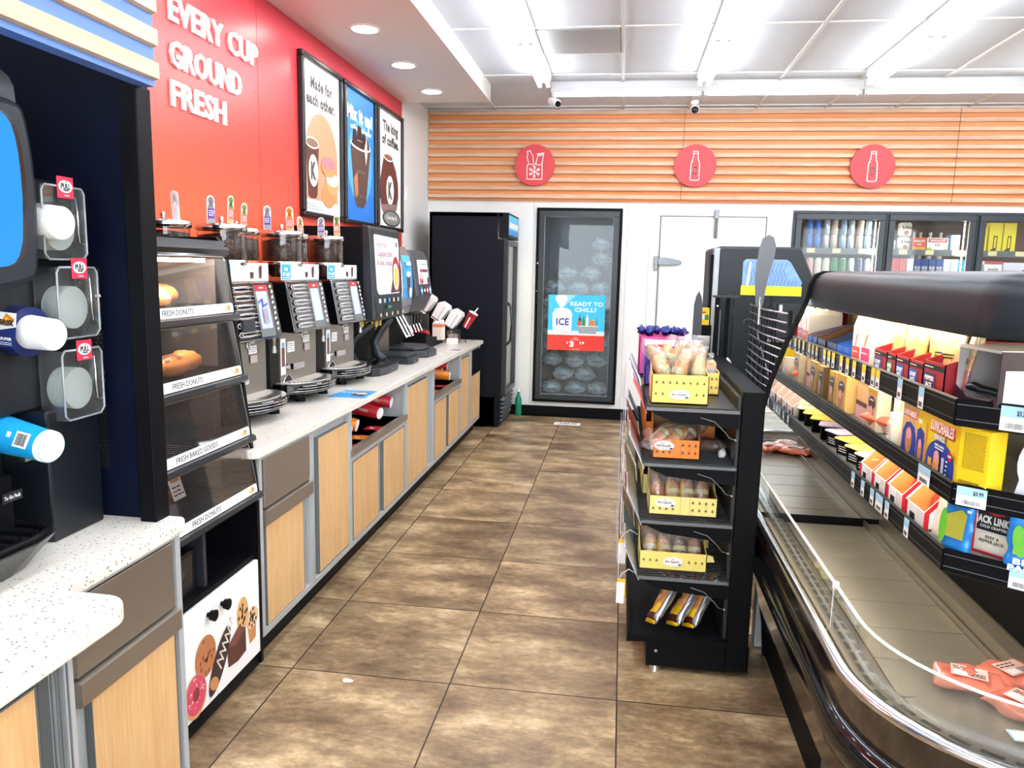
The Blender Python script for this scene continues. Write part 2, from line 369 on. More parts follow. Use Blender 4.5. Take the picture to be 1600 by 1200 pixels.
class Dec:
    """flat artwork laid on a surface: o = lower left corner, right, up; every layer sits a hair above the last"""
    def __init__(s, mb, o, right, up, step=0.0003, start=0.0006):
        s.mb = mb; s.o = Vector(o); s.r = Vector(right).normalized(); s.u = Vector(up).normalized(); s.n = s.r.cross(s.u); s.k = start; s.step = step
    def pt(s, u, v, k): return s.o + s.r * u + s.u * v + s.n * k
    def poly(s, pts, mat):
        n = len(pts); vs = [s.pt(u, v, s.k - s.step * .9) for u, v in pts] + [s.pt(u, v, s.k) for u, v in pts]
        fs = [tuple(range(n - 1, -1, -1)), tuple(range(n, 2 * n))] + [(i, (i + 1) % n, n + (i + 1) % n, n + i) for i in range(n)]
        s.mb.add(vs, fs, mat); s.k += s.step; return s
    def rect(s, u0, v0, u1, v1, mat): return s.poly([(u0, v0), (u1, v0), (u1, v1), (u0, v1)], mat)
    def ell(s, cu, cv, ru, rv, mat, n=28, rot=0.0):
        c, q = math.cos(rot), math.sin(rot)
        return s.poly([(cu + ru * math.cos(2 * PI * i / n) * c - rv * math.sin(2 * PI * i / n) * q, cv + ru * math.cos(2 * PI * i / n) * q + rv * math.sin(2 * PI * i / n) * c) for i in range(n)], mat)
    def ring(s, cu, cv, ru, rv, t, mat, n=28):
        pts = [(cu + ru * math.cos(2 * PI * i / n), cv + rv * math.sin(2 * PI * i / n)) for i in range(n + 1)]
        return s.line(pts, t, mat)
    def line(s, pts, t, mat):
        for (a, b), (c, d) in zip(pts, pts[1:]):
            L = math.hypot(c - a, d - b) or 1e-6; ex = (c - a) / L; ey = (d - b) / L; px, py = -ey * t / 2, ex * t / 2
            a2, b2, c2, d2 = a - ex * t * .4, b - ey * t * .4, c + ex * t * .4, d + ey * t * .4
            k = s.k; s.poly([(a2 + px, b2 + py), (a2 - px, b2 - py), (c2 - px, d2 - py), (c2 + px, d2 + py)], mat); s.k = k
        s.k += s.step; return s
    def text(s, st, cu, cv, h, mat, w=None, bold=0.02, align='c', slant=0.0):
        s.mb.text(st, s.pt(cu, cv, s.k - s.step), s.r, s.u, h, mat, w, s.step, bold, align, slant); s.k += s.step; return s
    def scribble(s, u0, v0, u1, v1, rows, mat, seed=0, t=None):
        """unreadable small print: rows of short dashes"""
        rnd = random.Random(seed); hh = (v1 - v0) / rows; t = t or hh * 0.35; k = s.k
        for j in range(rows):
            u = u0; v = v1 - hh * (j + .5)
            while u < u1 - hh * .5:
                L = min(hh * rnd.uniform(.5, 1.6), u1 - u); s.poly([(u, v - t / 2), (u + L, v - t / 2), (u + L, v + t / 2), (u, v + t / 2)], mat); s.k = k; u += L + hh * .35
        s.k += s.step; return s
    def barcode(s, u0, v0, u1, v1, mat, seed=0, vert=False):
        rnd = random.Random(seed); u = u0; k = s.k; w = (u1 - u0)
        while u < u1:
            d = w * rnd.uniform(.015, .05); s.poly([(u, v0), (min(u + d, u1), v0), (min(u + d, u1), v1), (u, v1)], mat); s.k = k; u += d + w * rnd.uniform(.02, .05)
        s.k += s.step; return s
def pouch(mb, L, Wd, T, mat, X=None, seed=0, n=16, m=18, crumple=0.006, stripes=None, pinch=(1, 1)):
    """sealed flexible bag lying along +x, width along y, thickness along z"""
    vs = []; rnd = random.Random(seed)
    for i in range(n + 1):
        t = i / n; e0 = min(1, t / 0.16) if pinch[0] else 1; e1 = min(1, (1 - t) / 0.16) if pinch[1] else 1
        full = math.sin(min(e0, e1) * PI / 2) ** 0.7; hw = Wd / 2 * (0.9 + 0.1 * (1 - full)); ht = max(0.0012, T / 2 * full)
        for j in range(m):
            a = 2 * PI * j / m; ca, sa = math.cos(a), math.sin(a)
            y = hw * (abs(ca) ** 0.8) * (1 if ca > 0 else -1); z = ht * (abs(sa) ** 0.8) * (1 if sa > 0 else -1)
            p = Vector((t * L, y, z)); q = noise.noise_vector(p * (0.9 / max(T, 0.02)) + Vector((seed, seed * 2, 0))) * crumple * full
            vs.append((p.x + (q.x if 0 < i < n else 0), p.y + q.y, p.z + q.z))
    bands = {}
    for i in range(n):
        mt = mat
        if stripes:
            t = (i + .5) / n
            for lim, mm in stripes:
                if t <= lim: mt = mm; break
        bands.setdefault(mt.name, (mt, []))[1].extend([(i * m + j, i * m + (j + 1) % m, (i + 1) * m + (j + 1) % m, (i + 1) * m + j) for j in range(m)])
    base = len(mb.v); mb.v += [(X @ Vector(v)) if X is not None else Vector(v) for v in vs]
    for mt, fs in bands.values():
        k = mb.mi(mt)
        for f in fs: mb.f.append([q + base for q in f]); mb.fm.append(k); mb.sm.append(True)
    k = mb.mi(mat); mb.f.append([base + j for j in range(m)][::-1]); mb.fm.append(k); mb.sm.append(False)
    mb.f.append([base + n * m + j for j in range(m)]); mb.fm.append(k); mb.sm.append(False)
    return mb
def frame_yz(x0, x1, y0, y1, z0, z1, t, mat, mb=None):
    mb = mb or MB(); mb.box(x0, x1, y0, y1, z0, z0 + t, mat).box(x0, x1, y0, y1, z1 - t, z1, mat).box(x0, x1, y0, y0 + t, z0 + t, z1 - t, mat).box(x0, x1, y1 - t, y1, z0 + t, z1 - t, mat); return mb
def frame_xz(y0, y1, x0, x1, z0, z1, t, mat, mb=None):
    mb = mb or MB(); mb.box(x0, x1, y0, y1, z0, z0 + t, mat).box(x0, x1, y0, y1, z1 - t, z1, mat).box(x0, x0 + t, y0, y1, z0 + t, z1 - t, mat).box(x1 - t, x1, y0, y1, z0 + t, z1 - t, mat); return mb
def RT(loc, rx=0, ry=0, rz=0, s=1): return Matrix.Translation(Vector(loc)) @ Matrix.Rotation(rz, 4, 'Z') @ Matrix.Rotation(ry, 4, 'Y') @ Matrix.Rotation(rx, 4, 'X') @ Matrix.Scale(s, 4)
XP = (0, 1, 0); UP = (0, 0, 1); XR = (1, 0, 0)   # reading direction on a +x facing wall, up, reading direction on a -y facing wall
# ------------------------------------------------------------------ the room
struct(MB().box(-2.2, 7.6, -5.0, 8.9, -0.1, 0.0, FLOOR), 'floor')
struct(MB().box(-2.2, 7.6, -5.0, 8.9, 3.09, 3.2, CEIL), 'ceiling')
struct(MB().box(-2.14, -2.02, -5.0, 7.88, 0, 3.09, WALLW), 'wall_left')
struct(MB().box(7.5, 7.6, -5.0, 8.9, 0, 3.09, WALLW), 'wall_right')
w = MB()   # the store front behind the camera: piers and a sill, open to daylight
w.box(-2.14, 7.5, -5.1, -5.0, 0, 0.5, WALLW).box(-2.14, 7.5, -5.1, -5.0, 2.7, 3.09, WALLW)
for x in (-2.14, 1.0, 4.2, 7.2): w.box(x, x + .3, -5.1, -5.0, 0.5, 2.7, WALLW)
struct(w, 'wall_front')
w = MB()   # back wall with openings for the ice freezer and the walk-in cooler doors
Y0, Y1 = 7.88, 7.96
for b in ((-2.14, -.83, 0, 3.09), (-.83, -.09, 0, .21), (-.83, -.09, 2.08, 3.09), (-.09, 1.62, 0, 3.09), (1.62, 7.5, 2.12, 3.09), (1.62, 7.5, 0, .12)):
    w.box(b[0], b[1], Y0, Y1, b[2], b[3], WALLW)
for x in (-.925, .02, .24, 1.50): w.box(x, x + .004, 7.878, 7.882, .11, 2.19, GREYF)
struct(w, 'wall_back')
struct(MB().box(-2.02, 1.6, 7.862, 7.885, 0, 0.105, BLACK).box(-1.0, 1.6, 7.82, 7.862, 0, .012, BLACK), 'baseboard_back')
# soffit over the coffee bar and the red wall panel under it
struct(MB().box(-2.02, -1.205, -5.0, 6.83, 2.945, 3.09, M('e9e6e2', .5, 0, .02)), 'trim_1')
struct(MB().box(-2.02, -2.0, 1.7, 6.83, 0.86, 2.945, WALLRED), 'trim_2')
# T-bar ceiling grid
g = MB(); GR = M('dededb', .5, 0, .02)
for k in range(-2, 12):
    x = -.07 + .6287 * k; g.box(x - .012, x + .012, -5, 7.88, 3.080, 3.092, GR)
for k in range(-8, 3): g.box(-2.02, 7.5, 5.28 + 1.219 * k - .012, 5.28 + 1.219 * k + .012, 3.081, 3.092, GR)
g.box(-.70, -.07, 5.87, 5.894, 3.079, 3.092, GR)
g.box(-2.02, 7.5, 7.85, 7.88, 3.07, 3.09, GR)
struct(g, 'trim_3')
struct(MB().box(-.68, -.09, 5.30, 5.86, 3.076, 3.088, mat_steel('vent_panel', 'a6a8a8', .5, 'x')), 'trim_4')
# slatted wood fascia over the doors
g = MB(); OB = M('ea9558', .55, 0, .05, 2)
g.box(-2.015, 7.5, 7.855, 7.88, 2.20, 3.075, OB)
for k in range(11):
    z = 2.225 + .0805 * k
    g.prism([(7.815, z), (7.815, z + .034), (7.822, z + .040), (7.856, z + .040), (7.856, z)], 'x', -2.015, 7.5, SLATWOOD)
for x in (.52, 3.0): g.box(x, x + .004, 7.812, 7.816, 2.22, 3.07, BROWN)
struct(g, 'trim_5')
# round signs on the slats
def round_sign(x, label, kind):
    t = thing('round_sign', label, 'sign', (x, 7.81, 2.541), 0, 'round red signs on the wood slats')
    MB().cyl((x, 7.812, 2.541), (x, 7.787, 2.541), .2, .2, CORAL, 64).build('disc', t)
    m = MB(); d = Dec(m, (x, 7.787, 2.541), XR, UP, .0006)
    if kind == 'bottle':
        P = [(-.022, .135), (.022, .135), (.022, .075), (.040, .02), (.042, -.125), (.032, -.137), (-.032, -.137), (-.042, -.125), (-.040, .02), (-.022, .075), (-.022, .135)]
        d.line(P, .0085, WHITE); d.line([(-.022, .115), (.022, .115)], .006, WHITE); d.ring(0, -.045, .021, .032, .007, WHITE)
        d.line([(-.030, .055), (-.027, .035)], .006, WHITE)
    else:
        d.line([(-.075, .0), (-.075, -.135), (.075, -.135), (.075, .0)], .0085, WHITE)
        d.line([(-.075, .0), (-.045, .014), (-.02, .0), (.01, .014), (.04, .0), (.075, .012)], .0085, WHITE)
        d.line([(-.062, .02), (-.078, .085), (-.07, .11), (-.078, .13), (-.045, .14), (-.038, .115), (-.02, .09), (-.012, .02)], .008, WHITE)
        d.line([(.012, .02), (.03, .09), (.085, .10), (.075, .02)], .008, WHITE); d.line([(.026, .105), (.088, .115)], .012, WHITE)
        for k in range(6):
            a = PI / 6 + k * PI / 3; cx, cy = 0, -.065; ex, ey = math.cos(a), math.sin(a)
            d.line([(cx, cy), (cx + ex * .055, cy + ey * .055)], .007, WHITE)
            for q in (.028, .044):
                for sg in (-1, 1): d.line([(cx + ex * q, cy + ey * q), (cx + math.cos(a + sg * .8) * .016 + ex * q, cy + math.sin(a + sg * .8) * .016 + ey * q)], .006, WHITE)
    m.build('icon', t)
round_sign(-.919, 'round red sign with white bag and snowflake icon', 'bag')
round_sign(.642, 'round red bottle sign between the bag sign and the rightmost sign', 'bottle')
round_sign(2.268, 'round red bottle sign above the glass cooler doors', 'bottle')

# ------------------------------------------------------------------ ceiling lamps
def make_fixture(double=True):
    t = thing('fluorescent_light', 'strip light', 'ceiling light', (0, 0, 3.09))
    HM = M('eceeee', .4, 0, .02)
    m = MB(); m.prism([(-.055, 3.09), (.055, 3.09), (.055, 3.035), (.035, 3.02), (-.035, 3.02), (-.055, 3.035)], 'y', -.609, .609, HM); m.build('housing', t)
    for s in (-1, 1):
        MB().cyl((s * .034, -.585, 2.992), (s * .034, .585, 2.992), .0165, .0165, LAMP, 14).build('tube', t)
    for s in (-1, 1):
        b = MB()
        for q in (-1, 1): b.box(q * .034 - .014, q * .034 + .014, s * .600 - .012, s * .600 + .012, 2.972, 3.022, HM)
        b.box(-.03, .03, s * .600 - .006, s * .600 + .006, 3.010, 3.022, HM); b.build('lamp_holder', t)
    return t
def make_cross():
    t = thing('fluorescent_light', 'cross strip light', 'ceiling light', (0, 0, 3.09)); HM = M('e3e6e8', .4, 0, .02)
    MB().box(-.63, .63, -.05, .05, 3.035, 3.09, HM).box(-.63, .63, -.045, -.035, 3.005, 3.035, HM).build('housing', t)
    MB().cyl((-.59, -.01, 2.995), (.59, -.01, 2.995), .0175, .0175, LAMP, 14).build('tube', t)
    for s in (-1, 1): MB().box(s * .61 - .012, s * .61 + .012, -.04, .02, 2.972, 3.035, HM).build('lamp_holder', t)
    return t
fx = make_fixture(); used = False
rowname = ['left', 'middle', 'right', 'far right', 'outer right']
for i, x in enumerate((-.70, .565, 1.83, 3.10, 4.36)):
    for k in range(7):
        y = 6.45 - .609 - 1.219 * k
        where = ['nearest the back wall', 'next towards the camera', 'overhead beyond the photo edge', 'fourth from the back wall', 'fifth from the back wall', 'sixth from the back wall', 'seventh from the back wall'][k]
        lab = 'twin tube white strip light in the %s row, %s' % (rowname[i], where)
        if i == 0 and k == 0: fx.location = (x, y, 3.09); fx['label'] = lab; fx['group'] = 'strip lights running front to back'; XF[fx.name] = Matrix.Translation((x, y, 3.09))
        else: dup(fx, (x, y, 3.09), 0, lab, 'strip lights running front to back')
fc = make_cross()
for i in range(5):
    x = -.045 + 1.262 * i; lab = 'single tube strip light along the back wall, %s from the left' % ORD[i]
    if i == 0: fc.location = (x, 6.80, 3.09); fc['label'] = lab; fc['group'] = 'strip lights along the back wall'
    else: dup(fc, (x, 6.80, 3.09), 0, lab, 'strip lights along the back wall')
for i, (y, lab) in enumerate(((6.39, 'round recessed soffit light nearest the back wall'), (5.57, 'middle round recessed soffit light of the three in view'), (4.735, 'round recessed soffit light nearest the red lettering'), (3.9, 'round recessed soffit light beyond the top edge, over the first poster'), (3.07, 'round recessed soffit light above the red lettering'), (2.24, 'round recessed soffit light above the pastry case'))):
    t = thing('downlight', lab, 'ceiling light', (-1.62, y, 2.945), 0, 'recessed lights in the soffit')
    MB().lathe([(.098, 0), (.098, -.006), (.080, -.010), (.078, 0)], (-1.62, y, 2.945), UP, WHITE, 32).build('trim_ring', t)
    MB().cyl((-1.62, y, 2.943), (-1.62, y, 2.937), .077, .077, LAMPD, 32).build('lens', t)
# security cameras
t = thing('security_camera', 'white bullet camera hanging at the left end of the back strip light', 'camera', (-.66, 6.86, 3.02))
MB().cyl((-.66, 6.86, 3.03), (-.66, 6.86, 2.95), .012, .012, WHITE).build('mount', t)
MB().cyl((-.69, 6.90, 2.965), (-.62, 6.82, 2.925), .033, .033, WHITE, 20).build('body', t)
MB().cyl((-.62, 6.82, 2.925), (-.614, 6.813, 2.9215), .026, .026, BLACK, 20).build('lens', t)
t = thing('security_camera', 'small dome camera with dark lens on the ceiling by the wood slats', 'camera', (.583, 7.5, 3.09))
MB().cyl((.583, 7.5, 3.085), (.583, 7.5, 3.05), .035, .035, WHITE).cyl((.583, 7.5, 3.05), (.583, 7.47, 3.01), .02, .028, WHITE).build('mount', t)
MB().ell((.583, 7.46, 3.0), (.042, .042, .042), WHITE).build('body', t)
MB().ell((.583, 7.443, 2.992), (.034, .034, .034), M('1c2733', .15, 0, .05)).build('lens', t)

# ------------------------------------------------------------------ back wall: ice freezer, walk-in door, cooler doors
t = MB(); IN = M('8b969c', .5, 0, .06, 3)
t.box(-.85, -.83, 7.96, 8.75, .15, 2.12, IN).box(-.09, -.07, 7.96, 8.75, .15, 2.12, IN).box(-.85, -.07, 8.75, 8.77, .15, 2.12, IN).box(-.85, -.07, 7.96, 8.75, 2.08, 2.12, IN).box(-.85, -.07, 7.96, 8.75, .17, .21, IN)
struct(t, 'trim_6')
t = thing('freezer_door', 'black framed glass freezer door with ice poster', 'freezer door', (-.46, 7.86, .15))
frame_xz(7.845, 7.88, -.89, -.03, .152, 2.135, .045, BLACK).build('frame', t, bevel=.004)
frame_xz(7.825, 7.85, -.862, -.058, .18, 2.105, .058, M('20262c', .3, 0, .05)).build('door_leaf', t, bevel=.004)
MB().box(-.806, -.114, 7.832, 7.838, .236, 2.05, clear('frosty_glass', 'dfe8ea', -.02, .02, .03)).build('glass', t)
frame_xz(7.828, 7.834, -.81, -.11, .232, 2.054, .008, GREYF).build('seal', t)
MB().box(-.875, -.868, 7.80, 7.83, .75, 1.15, BLACKG).box(-.875, -.868, 7.80, 7.846, .75, .77, BLACKG).box(-.875, -.868, 7.80, 7.846, 1.13, 1.15, BLACKG).build('handle', t)
MB().ell((-.872, 7.842, 1.30), (.008, .006, .008), CHROME).ell((-.868, 7.842, 1.58), (.010, .005, .012), CHROME).build('screw', t)
t = thing('ice_poster', 'blue and red ice price poster on the freezer door glass', 'poster', (-.455, 7.825, .70))
MB().box(-.744, -.167, 7.8245, 7.826, .705, 1.268, PAPER).build('sheet', t)
m = MB(); d = Dec(m, (-.744, 7.8245, .705), XR, UP, .0003)
CY = M('3cc0ea', .5, 0, .08, 12); 
d.rect(0, .155, .577, .563, CY).poly([(.12, .40), (.28, .563), (.10, .563)], M('8fdcf4', .5)).rect(0, .155, .577, .20, M('dfe6ea', .5, 0, .3, 120))
d.poly([(.05, .21), (.045, .37), (.07, .42), (.11, .43), (.125, .425), (.18, .43), (.225, .41), (.245, .37), (.24, .21), (.22, .19), (.07, .19)], PAPER)
d.poly([(.125, .43), (.07, .52), (.085, .555), (.18, .56), (.195, .52), (.15, .43)], PAPER)
d.text('ICE', .15, .29, .068, DBLUE, .13, .03)
d.text('READY TO', .39, .475, .040, PAPER, .33, .02).text('CHILL?', .38, .415, .040, PAPER, .22, .02)
d.poly([(.30, .245), (.51, .245), (.49, .175), (.32, .175)], M('9aa0a2', .4, .4)).rect(.295, .245, .515, .256, M('d0d4d6', .4, .3))
for u, h, mm in ((.325, .36, BROWN), (.365, .35, GREEN), (.40, .37, M('dfe6ea', .5, 0, .2)), (.47, .32, M('e8c060', .5)), (.495, .34, BLUE)): d.rect(u - .013, .255, u + .013, h - .03, mm).rect(u - .005, h - .03, u + .005, h, mm)
d.ell(.45, .285, .028, .028, ORG).ell(.32, .28, .02, .026, M('e05a3a', .5)).rect(0, 0, .577, .155, M('e8392c', .5, 0, .02))
d.text('FOR', .285, .128, .010, PAPER, .04).text('10 LB BAG', .285, .110, .008, PAPER, .08).text('$', .205, .078, .022, PAPER).text('3', .25, .065, .052, PAPER, .045, .05).text('19', .355, .078, .024, PAPER, .045, .04).rect(.25, .01, .33, .013, PAPER)
m.build('artwork', t)
rows = [(.26, 3, .13), (.41, 2, .13), (.56, 3, .13), (.71, 3, .13), (.86, 3, .13), (1.01, 3, .13), (1.16, 3, .12), (1.31, 3, .12), (1.46, 2, .12), (1.61, 1, .12), (1.76, 1, .12)]
ICEB = clear('ice_bag_plastic', 'e3ecee', .25, .10, .42, .8); n = 0
for (z, cnt, h) in rows:
    for k in range(cnt):
        n += 1; x = -.70 + k * .24 + (0.12 if cnt == 2 else 0) + (.46 if cnt == 1 else 0) + random.uniform(-.015, .015)
        t = thing('ice_bag', 'clear ice bag, %s from the left in the %s row up' % (ORD[k], ORD[rows.index((z, cnt, h))]), 'ice bag', (x, 8.05, z - .045), 0, 'bags of ice in the freezer')
        MB().ell((x, 8.08 + random.uniform(0, .04), z + .02), (.110, .15, .068), M('c3d2d6', .3, 0, .35, 45, .6, 30), 18, 12, .35, n, freq=3.5).build('ice', t)
        pm = MB().ell((x, 8.07, z + .022), (.116, .16, .074), ICEB, 18, 12, .3, n + 50, freq=4)
        Dec(pm, (x - .065, 7.906, z + .008), XR, UP, .0006).scribble(0, 0, .13, .030, 1, DBLUE, n)
        pm.build('bag', t)
t = thing('floor_sign', 'white printed price card taped to the floor below the freezer', 'sign', (-.46, 7.5, 0))
MB().box(-.62, -.36, 7.42, 7.55, .0005, .0018, PAPER).build('card', t)
m = MB(); Dec(m, (-.60, 7.44, .0018), XR, (0, 1, 0), .0003).text('2/$5.99', .12, .055, .05, INK, .17, .01); m.build('lettering', t)
# walk-in cooler door
t = struct(MB().box(.352, 1.352, 7.868, 7.884, .03, 2.06, WALLW), 'door_1', bevel=.003)
g = MB().box(.340, .348, 7.872, 7.882, .03, 2.07, GREYD).box(1.356, 1.364, 7.872, 7.882, .03, 2.07, GREYD).box(.34, 1.364, 7.872, 7.882, 2.064, 2.072, GREYD); g.build('door_gap', t)
for zz in (1.62, .45):
    HC = M('7d8083', .28, .8, .1, 30)
    h = MB(); h.box(.30, .335, 7.845, 7.88, zz - .085, zz + .055, HC)
    h.prism([(.335, zz + .035), (.40, zz + .045), (.54, zz + .022), (.57, zz + .005), (.56, zz - .02), (.50, zz - .032), (.40, zz - .035), (.335, zz - .03)], 'y', 7.842, 7.868, HC).build('hinge', t, bevel=.004)
h = MB(); h.box(.858, .902, 7.84, 7.868, 2.045, 2.13, HC).box(.866, .894, 7.83, 7.868, 1.86, 2.05, GREYD).build('door_closer', t, bevel=.005)
# ------------------------------------------------------------------ glass cooler doors at the back right
g = MB(); IB = M('d9c6ae', .6, 0, .05)
g.box(1.62, 7.5, 8.8, 8.85, .12, 2.12, M('6b4a38', .6, 0, .1)).box(1.60, 1.62, 7.96, 8.85, .12, 2.12, IB).box(1.62, 7.5, 7.96, 8.85, 2.08, 2.12, M('7a5a44', .6))
struct(g, 'trim_7')
CF = M('23292f', .35, 0, .06)
bays = [(1.605, 2.455), (2.455, 3.255), (3.255, 4.055), (4.055, 4.855)]
TINTG = clear('cooler_door_glass', 'f2f5f5', -.03)
for i, (a, b) in enumerate(bays):
    t = thing('cooler_door', 'black framed glass cooler door, %s from the left' % ORD[i], 'cooler door', ((a + b) / 2, 7.86, .12), 0, 'glass cooler doors in the back wall')
    frame_xz(7.85, 7.885, a, b, .10, 2.135, .028, CF).build('frame', t, bevel=.003)
    frame_xz(7.825, 7.85, a + .022, b - .012, .13, 2.105, .055, M('2c343b', .3, 0, .05)).build('door_leaf', t, bevel=.004)
    MB().box(a + .077, b - .067, 7.834, 7.839, .185, 2.05, TINTG).build('glass', t)
    MB().box(b - .082, b - .076, 7.900, 7.906, .3, 2.04, LAMPC).build('case_lamp', t)
for z in (1.66, 1.30, .95, .60):
    pass
shelfz = {}
for i, (a, b) in enumerate(bays[:3]):
    for z in (1.775, 1.495):
        t = thing('cooler_shelf', 'dark shelf with price strip behind the %s glass door, %s level' % (ORD[i], 'upper' if z > 1.5 else 'lower'), 'shelf', ((a + b) / 2, 8.1, z - .02), 0, 'shelves behind the glass doors')
        MB().box(a + .03, b - .03, 7.94, 8.70, z - .018, z, DARKG).build('board', t)
        MB().box(a + .03, b - .03, 7.925, 7.94, z - .045, z + .012, GREYD).build('price_strip', t)
        for k in range(3):
            u = a + .16 + k * .24; MB().box(u, u + .075, 7.921, 7.925, z - .035, z + .008, M('efe3a8', .5) if k < 2 else PAPER).build('price_tag', t)
def can(x, y, z, r, h, col, label, group, top=CHROME, mark=None):
    t = thing('drink_can', label, 'can', (x, y, z), 0, group)
    MB().lathe([(r * .8, 0), (r, .012), (r, h * .86), (r * .82, h * .97)], (x, y, z), UP, col, 18).build('body', t)
    MB().lathe([(r * .82, 0), (r * .84, h * .02), (r * .75, h * .03)], (x, y, z + h * .97), UP, top, 18).build('lid', t)
    return t
BC = M('2a6fd0', .25, .4, .1, 20); SIL = M('c9cdd2', .25, .6, .1, 30); TAN = M('d8c3ae', .3, .3, .15, 25); LB = M('9db9dc', .25, .4, .12, 25); PINK = M('d8a8a0', .3, .3, .12, 25)
cols = [BC, BC, SIL, TAN, LB, SIL, TAN, LB]
nm = ['blue', 'blue', 'silver', 'tan', 'pale blue', 'silver', 'tan', 'pale blue']
for k in range(8):
    for lv in range(2):
        z = 1.775 + lv * .143; x = 1.795 + k * .0745 + (0.008 * (k // 2))
        can(x, 7.99, z, .031, .141, cols[k], '%s tall can, %s from left, %s tier, behind first glass door' % (nm[k], ORD[k], 'top' if lv else 'bottom'), 'tall cans stacked two high behind the first glass door')
for k in range(9):
    cc, nn = [(TAN, 'tan'), (PINK, 'pink'), (M('e9ddc8', .4), 'cream'), (M('e9ddc8', .4), 'cream'), (GREEN, 'green'), (GREEN, 'green'), (SIL, 'silver'), (M('27305e', .3), 'navy'), (SIL, 'silver')][k]
    can(1.74 + k * .077, 7.985, 1.495, .033, .20, cc, '%s can, %s from left, lower shelf, first glass door' % (nn, ORD[k]), 'cans on the lower shelf behind the first glass door')
CANW = M('e8e4de', .35, .2, .1)
def carton(x0, x1, y0, y1, z0, z1, col, label, group=None, art=None, name='carton', cat='carton', rz=0):
    t = thing(name, label, cat, ((x0 + x1) / 2, (y0 + y1) / 2, z0), rz, group)
    hw, hd = (x1 - x0) / 2, (y1 - y0) / 2
    MB().box(-hw, hw, -hd, hd, 0, z1 - z0, col).build('box', t, local=True, bevel=.0015)
    if art:
        m = MB(); art(m, hw * 2, z1 - z0, hd * 2)
        if m.v: m.build('print', t, local=True)
    return t
def lite(m, w, h, dp):
    d = Dec(m, (-w / 2, -dp / 2, 0), XR, UP); d.text('Lite', w / 2, h * .66, h * .13, INK, w * .72, .02); d.ell(w / 2, h * .3, w * .24, w * .24, M('b5653f', .5)).ell(w / 2, h * .3, w * .13, w * .13, PAPER)
for lv in range(2):
    can(2.67, 7.985, 1.775 + lv * .135, .060, .133, CANW, 'white fat lager can in the %s tier behind the second glass door' % ('upper' if lv else 'lower'), 'white lager cans behind the second glass door')
    m = MB(); d = Dec(m, (2.61, 7.923, 1.775 + lv * .135), XR, UP); d.text('Lite', .06, .085, .024, INK, .075, .02); d.ell(.06, .035, .020, .020, M('b5653f', .5))
    o = m.build('can_label', [q for q in bpy.data.objects if q.name.startswith('drink_can') and q.get('category')][-1])
can(2.575, 8.0, 1.775, .03, .10, CANW, 'white can at the left end behind the second glass door', 'single cans behind the second glass door')
def six(x0, x1, h, base, lab, art):
    t = thing('bottle_pack', lab, 'bottle pack', ((x0 + x1) / 2, 7.99, 1.775))
    MB().box(x0, x1, 7.93, 8.07, 1.775, 1.775 + h, base).build('carrier', t, bevel=.002)
    n = max(2, int((x1 - x0) / .066))
    for k in range(n):
        x = x0 + (k + .5) * (x1 - x0) / n
        MB().lathe([(.026, 0), (.028, .02), (.028, .13), (.012, .20), (.012, .245), (.014, .25), (.014, .262)], (x, 8.0, 1.69), UP, M('c9c2ba', .15, .1, .1), 14).build('bottle', t)
    m = MB(); art(Dec(m, (x0, 7.93, 1.775), XR, UP), x1 - x0, h); m.build('print', t)
six(2.735, 2.855, .125, M('e8683a', .5, 0, .2, 10), 'orange bottle carrier beside the white lager cans', lambda d, w, h: d.rect(.0, .0, w, h * .3, M('f0a63a', .5)).text('SMIRNOFF', w / 2, h * .74, .016, PAPER, w * .8, .02).text('ICE', w / 2, h * .5, .018, PAPER))
six(2.865, 3.055, .125, PAPER, 'white and red bottle carrier with lime print', lambda d, w, h: d.rect(.012, h * .66, w - .012, h * .95, RED).text('SMIRNOFF', w / 2, h * .80, .020, PAPER, w * .75, .02).text('ICE', w / 2, h * .46, .024, M('8a2a4a', .5)).ell(.022, h * .16, .022, .014, M('b6cf4a', .5)).ell(w - .02, h * .10, .02, .01, M('b6cf4a', .5)))
carton(3.08, 3.16, 7.94, 8.07, 1.775, 1.93, M('9fc6ea', .4, 0, .2, 12), 'pale blue bottle carrier at the right end behind the second glass door')
def nr(x0, x1, h, lab): 
    carton(x0, x1, 7.94, 8.06, 1.775, 1.775 + h, M('f2de28', .45, 0, .04), lab, None, lambda m, w, hh, dp: Dec(m, (-w / 2, -dp / 2, 0), XR, UP).rect(w * .35, hh * .1, w * .65, hh * .55, INK).rect(w * .42, hh * .14, w * .58, hh * .51, M('f2de28', .45)).ell(w * .4, hh * .06, w * .22, hh * .05, BROWN))
nr(3.33, 3.40, .23, 'narrow yellow carton at the left behind the third glass door')
nr(3.415, 3.53, .275, 'tall yellow carton in the middle behind the third glass door')
nr(3.54, 3.65, .275, 'yellow carton with brown drink print behind the third glass door')
for k in range(10):
    cc, nn = [(M('c94a4a', .4), 'red and white'), (M('d8584e', .4), 'red'), (M('e0dada', .4), 'white'), (M('1f3f86', .4), 'navy'), (M('1f3f86', .4), 'navy'), (M('1f3f86', .4), 'navy'), (M('24488f', .4), 'navy'), (PAPER, 'white'), (M('bcd4ea', .4), 'pale blue'), (BC, 'blue')][k]
    x = 2.575 + k * .066
    carton(x, x + .06, 7.94, 8.06, 1.495, 1.495 + .205, cc, '%s can carton, %s from left, lower shelf, second glass door' % (nn, ORD[k]), 'cartons on the lower shelf behind the second glass door',
           (lambda m, w, h, dp: Dec(m, (-w / 2, -dp / 2, 0), XR, UP).text('BUD', w / 2, h * .60, .022, PAPER, w * .8, .02).text('LIGHT', w / 2, h * .46, .022, PAPER, w * .85, .02)) if 3 <= k <= 6 else None)
